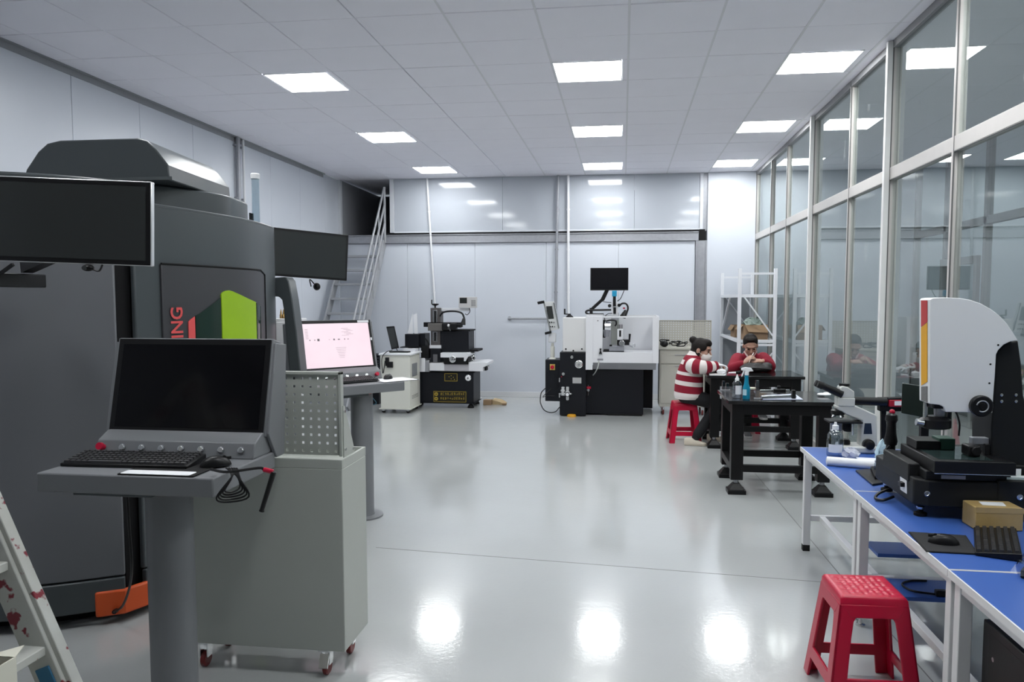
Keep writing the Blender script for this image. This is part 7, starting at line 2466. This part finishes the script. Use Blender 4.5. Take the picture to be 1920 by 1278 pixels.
sh_f, el_f, wr_f = at(1299, 681, Yf), at(1325, 690, Yf), at(1345, 686, Yf - 0.12)
for s_, e_, w_ in ((sh_n, el_n, wr_n), (sh_f, el_f, wr_f)):
    limb(b, [s_, e_, w_], [0.05, 0.042, 0.030])
hand_mesh(b, wr_n, (1, 0.25, -0.05), (0.1, 0, -1), 0.85, 1, 0.9)
hand_mesh(b, wr_f, (0.95, -0.35, -0.02), (0, 0, -1), 0.85, -1, 0.9)
kn_n, an_n = at(1348, 759, Y1 - 0.09), at(1304, 819, Y1 - 0.17)
kn_f, an_f = at(1352, 760, Y1 + 0.10), at(1335, 822, Y1 + 0.12)
for s_, k_, a_ in ((Vector((pel.x, Y1 - 0.09, pel.z - 0.0)), kn_n, an_n), (Vector((pel.x, Y1 + 0.09, pel.z - 0.0)), kn_f, an_f)):
    limb(b, [s_, k_], [0.055, 0.05])
    limb(b, [k_, a_], [0.05, 0.03])
p1 = b.build('person', M_skin)
tag(p1, 'person in a red and cream striped sweater and white mask, leaning on the black table', 'person')
remesh(p1, 0.0075, 3)
face_parts(p1, M1, False)
# white face mask
mk = MB()
mk.ell((0, 0.055, -0.047), (0.066, 0.056, 0.052), 18, 12)
mk.ell((0, 0.088, -0.026), (0.022, 0.026, 0.02), 12, 8)
mk.move(M1)
mo_ = mk.build('face_mask', mat('mask_white', (0.72, 0.68, 0.66), 0.8), p1)
for s in (-1, 1):
    MB().tube([(s * 0.060, 0.05, -0.035), (s * 0.074, 0.012, -0.015), (s * 0.080, -0.02, 0.0)], 0.0022, n=6).move(M1).build('ear_loop', MATS['mask_white'], mo_)
hr = MB()
hr.ell((0, -0.026, 0.042), (0.080, 0.088, 0.088), 22, 14)
hr.ell((0, -0.052, -0.015), (0.070, 0.058, 0.085), 20, 12)
hr.ell((0, 0.024, 0.088), (0.064, 0.060, 0.044), 16, 10)
hr.ell((0.058, 0.012, 0.048), (0.022, 0.050, 0.045), 12, 8)
hr.ell((-0.058, 0.012, 0.048), (0.022, 0.050, 0.045), 12, 8)
hr.ell((0.068, -0.008, -0.02), (0.012, 0.022, 0.055), 10, 8)
hr.ell((-0.068, -0.008, -0.02), (0.012, 0.022, 0.055), 10, 8)
hr.move(M1)
bunc = at(1301.5, 638.5, Y1)
hr.ell((bunc.x - 0.012, Y1, bunc.z + 0.012), (0.046, 0.046, 0.042), 14, 10)
ho = hr.build('hair', M_hair, p1)
remesh(ho, 0.009, 3)
# sweater body in rings with red and cream bands
lv = []
for py, cx_p, rx_p, ry in ((746, 1290, 24, 0.18), (741, 1291, 26.5, 0.19), (725, 1291.5, 26, 0.185), (705, 1293, 24.5, 0.18), (690, 1295.5, 22, 0.185), (678, 1298, 19, 0.185), (669, 1300, 16, 0.14), (662, 1302, 11.5, 0.085), (657, 1303, 9.5, 0.068)):
    c = at(cx_p, py, Y1)
    lv.append((Vector((c.x, Y1, c.z)), rx_p * Y1 / F_PX, ry))
lv = resample(lv, 5)
vs, fs = rings(lv, 32)
zs = [c.z for c, _a, _b in lv]
bands = [at(1290, y, Y1).z for y in (733.5, 722.5, 712.5, 702, 694.5, 683, 674.5, 664)]
def band(z):
    k = sum(1 for q_ in bands if z > q_)
    return 1 if k % 2 == 1 else 0
idx = []
for j in range(len(lv) - 1):
    idx += [band((zs[j] + zs[j + 1]) / 2)] * 32
idx += [0, 0]
# small slope of the bands towards the front, as the wearer leans
vs = [(x, y, z - 0.10 * (x - lv[0][0].x) * max(0, min(1, (z - zs[0]) / 0.1)) * (1 if z < zs[-8] else 0.2)) for x, y, z in vs]
sw = striped(vs, fs, idx, 'sweater', (M_cream_k, M_swred), p1)
def sleeve(pts, rs, nb, t, start=1):
    P = spline(pts, 12)
    N = len(P)
    n = 20
    mb_ = MB()
    R = []
    for i in range(N):
        tt = i / (N - 1) * (len(rs) - 1)
        k = min(int(tt), len(rs) - 2)
        R.append(rs[k] + (rs[k + 1] - rs[k]) * (tt - k))
    mb_.tube(P, R, n=n)
    ix = []
    for i in range(N - 1):
        ix += [(start + int((i + 0.5) / (N - 1) * nb)) % 2] * n
    ix += [start, 0]
    return striped(mb_.v, mb_.f, ix, 'sleeve', (M_cream_k, M_swred), t)
sleeve([at(1292, 682, Yn + 0.07), at(1301, 686, Yn + 0.0), at(1318, 688, Yn - 0.04), at(1333, 687, Yn - 0.01), at(1343, 685, Yn + 0.025)], [0.080, 0.088, 0.078, 0.062, 0.052], 7, p1, 1)
sleeve([at(1296, 680, Yf - 0.06), at(1306, 686, Yf), at(1325, 689, Yf), at(1338, 688, Yf - 0.06), at(1347, 687, Yf - 0.115)], [0.085, 0.09, 0.075, 0.06, 0.05], 7, p1, 1)
# white glove hands
gl = MB()
hand_mesh(gl, wr_n + Vector((0.005, 0.0, 0.004)), (1, 0.25, -0.05), (0.1, 0, -1), 0.85, 1, 1.0)
gg = gl.build('glove', mat('glove_white', (0.74, 0.75, 0.78), 0.7), p1)
remesh(gg, 0.005, 2)
gl = MB()
hand_mesh(gl, wr_f + Vector((0.005, 0, 0.004)), (0.95, -0.35, -0.02), (0, 0, -1), 0.85, -1, 1.0)
gg = gl.build('glove', MATS['glove_white'], p1)
remesh(gg, 0.005, 2)
# trousers
tb_ = MB()
limb(tb_, [(pel.x - 0.02, Y1 - 0.08, pel.z + 0.005), (pel.x - 0.02, Y1 + 0.08, pel.z + 0.005)], [0.085, 0.085])
for hy, k_, a_ in ((Y1 - 0.08, kn_n, an_n), (Y1 + 0.08, kn_f, an_f)):
    limb(tb_, [(pel.x - 0.03, hy, pel.z + 0.005), ((pel.x + k_.x) / 2, hy, (pel.z + k_.z) / 2 + 0.012), k_], [0.082, 0.084, 0.072])
    limb(tb_, [k_, k_.lerp(a_, 0.5), a_.lerp(k_, 0.08)], [0.074, 0.066, 0.056])
to = tb_.build('trousers', M_trous, p1)
remesh(to, 0.011, 4)
for a_, k_ in ((an_n, kn_n), (an_f, kn_f)):
    MB().tube([a_.lerp(k_, 0.10), a_, a_ + Vector((0, 0, -0.045))], [0.042, 0.040, 0.038], n=14).build('sock', mat('sock_black', (0.015, 0.015, 0.017), 0.9), p1)
M_shoe = mat('cream_shoe', (0.58, 0.52, 0.43), 0.6, var=0.05)
M_sole = mat('cream_sole', (0.50, 0.44, 0.36), 0.6)
f0 = fl(1284, 836); f1 = fl(1324, 838)
shoe(p1, (f0.x, Y1 - 0.175, 0.001), (f0.x + 0.25, Y1 - 0.21, 0.001), M_shoe, M_sole)
shoe(p1, (an_f.x - 0.06, an_f.y, 0.001), (an_f.x + 0.19, an_f.y - 0.02, 0.001), M_shoe, M_sole)

# ------------------------------------------------------------------ woman in the red sweater (facing the viewer, head bowed)
Y2 = 9.52
hc = at(1407, 649, 9.36)
b = MB()
M2 = head_frame((hc.x, 9.36, hc.z), (-0.02, -0.86, -0.50), (-0.06, -0.45, 0.86), 1.10)
head_skin(b, M2)
nk0, nk1 = at(1407, 672, 9.50), at(1407, 660, 9.42)
limb(b, [nk0, nk1], [0.06, 0.052])
pel2 = at(1408, 745, 9.68)
pel2.z = 0.565
ch2 = at(1407, 695, 9.58)
limb(b, [pel2, ch2, nk0 + Vector((0, 0, -0.04))], [0.07, 0.11, 0.08])
sR, eR, wR = at(1384, 674, 9.50), at(1375, 693, 9.20), at(1395, 681, 9.06)
sL, eL, wL = at(1431, 673, 9.50), at(1443, 689, 9.22), at(1431, 677, 9.07)
for s_, e_, w_ in ((sR, eR, wR), (sL, eL, wL)):
    limb(b, [s_, e_, w_], [0.05, 0.042, 0.029], steps=6)
hand_mesh(b, wR, (0.62, -0.25, 0.70), (0.70, 0.35, -0.55), 0.80, 1, 1.12)
hand_mesh(b, wL, (-0.88, -0.30, 0.10), (-0.25, 0.3, -0.9), 0.60, -1, 1.12)
for s in (-1, 1):
    hip = pel2 + Vector((s * 0.09, 0, 0))
    kn = Vector((pel2.x + s * 0.12, 9.28, 0.52))
    an = Vector((pel2.x + s * 0.07 - 0.02, 9.36 if s < 0 else 9.20, 0.10 if s < 0 else 0.33))
    limb(b, [hip, kn], [0.07, 0.05])
    limb(b, [kn, an], [0.05, 0.03])
p2 = b.build('person', M_skin)
tag(p2, 'person in a plain red sweater bending over a black bag at the black table', 'person')
remesh(p2, 0.0075, 2)
face_parts(p2, M2, True)
hr = MB()
hr.ell((0, -0.022, 0.055), (0.080, 0.090, 0.084), 22, 14)
hr.ell((0, -0.05, 0.01), (0.076, 0.062, 0.075), 20, 12)
hr.ell((0, 0.022, 0.110), (0.058, 0.050, 0.024), 16, 10)
hr.move(M2)
ho = hr.build('hair', M_hair, p2)
remesh(ho, 0.009, 3)
lv = []
for py, w_px, ry, yy in ((745, 29, 0.15, 9.66), (725, 29, 0.15, 9.64), (705, 29.5, 0.155, 9.60), (690, 30.5, 0.15, 9.56), (680, 31, 0.135, 9.53), (673, 29, 0.11, 9.51), (668, 21, 0.09, 9.49), (663, 13, 0.075, 9.47), (660, 10.5, 0.068, 9.455)):
    c = at(1407, py, yy)
    lv.append((c, w_px * yy / F_PX, ry))
vs, fs = rings(resample(lv, 4), 30)
tb_ = MB()
tb_.add(vs, fs)
for s_, e_, w_ in ((sR, eR, wR), (sL, eL, wL)):
    limb(tb_, [s_ + Vector((0, 0.02, 0)), s_.lerp(e_, 0.5) + Vector((0, 0, 0.015)), e_ + Vector((0, 0, 0.012)), e_.lerp(w_, 0.5) + Vector((0, 0, 0.006)), w_.lerp(e_, 0.12)], [0.088, 0.082, 0.074, 0.062, 0.048])
so_ = tb_.build('sweater', M_swred, p2)
remesh(so_, 0.010, 5)
# pale collar straps under the chin
for s in (-1, 1):
    a_, c_ = at(1407 + s * 12, 658, 9.37), at(1407 + s * 4, 670, 9.33)
    MB().bar(a_, c_, 0.018, 0.006, up=(0, -1, 0)).build('collar', mat('pale_pink_collar', (0.62, 0.46, 0.44), 0.7), p2)
# thin tool held in the fingers
tl = thing('hand_tool', 'thin pale scraper held by the woman in the red sweater', 'tool', tuple(at(1404, 668, 9.0)))
a_, c_ = at(1411, 665, 9.02), at(1403, 682, 8.99)
MB().cyl(a_, c_, 0.005, 0.004, n=8).build('shaft', mat('tool_pale', (0.6, 0.5, 0.42), 0.4), tl)
MB().cyl(a_, a_ + (a_ - c_) * 0.25, 0.003, 0.0015, n=8).build('tip', M_chrome, tl)
tb_ = MB()
limb(tb_, [pel2 + Vector((-0.09, 0.02, 0)), pel2 + Vector((0.09, 0.02, 0))], [0.104, 0.104])
for s in (-1, 1):
    hip = pel2 + Vector((s * 0.09, 0, 0))
    kn = Vector((pel2.x + s * 0.12, 9.28, 0.52))
    an = Vector((pel2.x + s * 0.07 - 0.02, 9.36 if s < 0 else 9.20, 0.10 if s < 0 else 0.33))
    limb(tb_, [hip, kn], [0.10, 0.072])
    limb(tb_, [kn, kn.lerp(an, 0.5), an], [0.072, 0.064, 0.050])
to = tb_.build('trousers', M_trous, p2)
remesh(to, 0.011, 4)
M_shoe2 = mat('dark_shoe', (0.05, 0.05, 0.055), 0.6)
M_sole2 = mat('pale_sole', (0.45, 0.44, 0.43), 0.6)
shoe(p2, (pel2.x - 0.09, 9.40, 0.001), (pel2.x - 0.10, 9.16, 0.001), M_shoe2, M_sole2)
shoe(p2, (pel2.x + 0.05, 9.245, 0.252), (pel2.x + 0.045, 9.005, 0.252), mat('grey_shoe', (0.16, 0.16, 0.17), 0.6), M_sole2)

# ------------------------------------------------------------------ things on the farther table
Z2 = 0.81
bgx = at(1417, 692, 8.98)
bag = thing('black_bag', 'soft black bag on the table under the hands of the woman in red', 'bag', (bgx.x, 9.0, Z2))
bb = MB()
bb.ell((bgx.x, 8.98, Z2 + 0.045), (0.185, 0.12, 0.045), 24, 12)
bb.ell((bgx.x - 0.02, 8.99, Z2 + 0.075), (0.13, 0.09, 0.035), 20, 10)
bb.ell((bgx.x + 0.13, 9.01, Z2 + 0.07), (0.06, 0.08, 0.045), 16, 10)
rnd = random.Random(2)
bb.v = [(v[0] + rnd.uniform(-0.006, 0.006), v[1] + rnd.uniform(-0.006, 0.006), max(Z2 + 0.002, v[2] + rnd.uniform(-0.005, 0.005))) for v in bb.v]
bo = bb.build('bag_body', mat('bag_black', (0.018, 0.016, 0.016), 0.6, bump=0.3, bscale=60), bag)
remesh(bo, 0.012, 2)
MB().tube(spline([(bgx.x - 0.16, 8.88, Z2 + 0.05), (bgx.x - 0.05, 8.865, Z2 + 0.062), (bgx.x + 0.08, 8.868, Z2 + 0.055), (bgx.x + 0.17, 8.92, Z2 + 0.04)], 6), 0.004, n=6).build('zip', mat('zip_grey', (0.10, 0.10, 0.10), 0.4), bag)
# papers, white spray nozzle and a folded cloth near the striped sleeve
pz = at(1345, 698, 8.62)
pp = thing('white_papers', 'white papers under the folded arms on the farther black table', 'paper', (pz.x, 8.66, Z2))
MB().prism([(0.955, 8.53), (1.12, 8.52), (1.16, 8.70), (0.97, 8.72)], 'z', Z2 + 0.0005, Z2 + 0.006).build('sheets', M_paper, pp)
MB().prism([(0.97, 8.55), (1.10, 8.54), (1.13, 8.66), (0.985, 8.68)], 'z', Z2 + 0.006, Z2 + 0.0075).build('top_sheet', mat('paper_warm', (0.78, 0.76, 0.74), 0.7), pp)
gz = at(1353, 694, 8.60)
gpk = thing('tissue_pack', 'crumpled white tissue beside the papers on the farther table', 'tissue', (gz.x, 8.62, Z2))
bb = MB().ell((gz.x + 0.0, 8.60, Z2 + 0.033), (0.05, 0.035, 0.032), 14, 8)
rnd = random.Random(8)
bb.v = [(v[0] + rnd.uniform(-0.009, 0.009), v[1] + rnd.uniform(-0.009, 0.009), max(Z2 + 0.001, v[2] + rnd.uniform(-0.008, 0.008))) for v in bb.v]
bb.build('tissue_sheet', M_paper, gpk, angle=10)
rs_ = thing('red_cloth', 'dark red cloth lying on the farther table edge', 'cloth', (at(1375, 700, 8.6).x, 8.62, Z2))
x_ = at(1378, 700, 8.6).x
MB().prism([(x_ - 0.10, 8.53), (x_ + 0.08, 8.54), (x_ + 0.10, 8.72), (x_ - 0.06, 8.74)], 'z', Z2 + 0.0005, Z2 + 0.005).build('cloth_sheet', mat('dark_red_cloth', (0.16, 0.008, 0.03), 0.8), rs_)
MB().prism([(x_ - 0.05, 8.56), (x_ + 0.06, 8.57), (x_ + 0.07, 8.66), (x_ - 0.03, 8.67)], 'z', Z2 + 0.005, Z2 + 0.009).build('cloth_fold', MATS['dark_red_cloth'], rs_)
bru = thing('brush', 'small dark brush with pale handle lying on the farther table', 'brush', (x_ - 0.01, 8.60, Z2))
MB().tube([(x_ - 0.07, 8.60, Z2 + 0.022), (x_ - 0.02, 8.60, Z2 + 0.026), (x_ + 0.01, 8.60, Z2 + 0.026)], [0.008, 0.011, 0.011], n=10).build('handle', M_paper, bru)
MB().tube([(x_ + 0.01, 8.60, Z2 + 0.026), (x_ + 0.06, 8.60, Z2 + 0.03)], [0.018, 0.02], n=12).build('bristles', M_blackm, bru)
# white cartons and a board on the floor under the farther table
for k, (px0, px1, py0, py1, yy, lab) in enumerate(((1424, 1437, 768, 776, 9.9, 'small white box stacked behind the red stool under the table'), (1424, 1444, 777, 791, 9.9, 'wide white box under the small box behind the red stool'), (1483, 1501, 777, 786, 9.9, 'low white box behind the right legs of the farther table'))):
    p0, q0 = at(px0, py0, yy), at(px1, py1, yy)
    t = thing('white_box', lab, 'box', ((p0.x + q0.x) / 2, yy + 0.1, 0), 0, 'white boxes behind the far table')
    zb = 0.0 if k else q0.z
    MB().box(p0.x, yy, zb if k == 0 else 0.0, q0.x, yy + 0.18, p0.z - (0.002 if k else 0)).build('box_body', M_paper, t, bev=0.003)
    MB().box(p0.x - 0.002, yy - 0.002, p0.z - 0.02, q0.x + 0.002, yy + 0.0, p0.z - 0.016).build('lid_edge', M_steel, t)
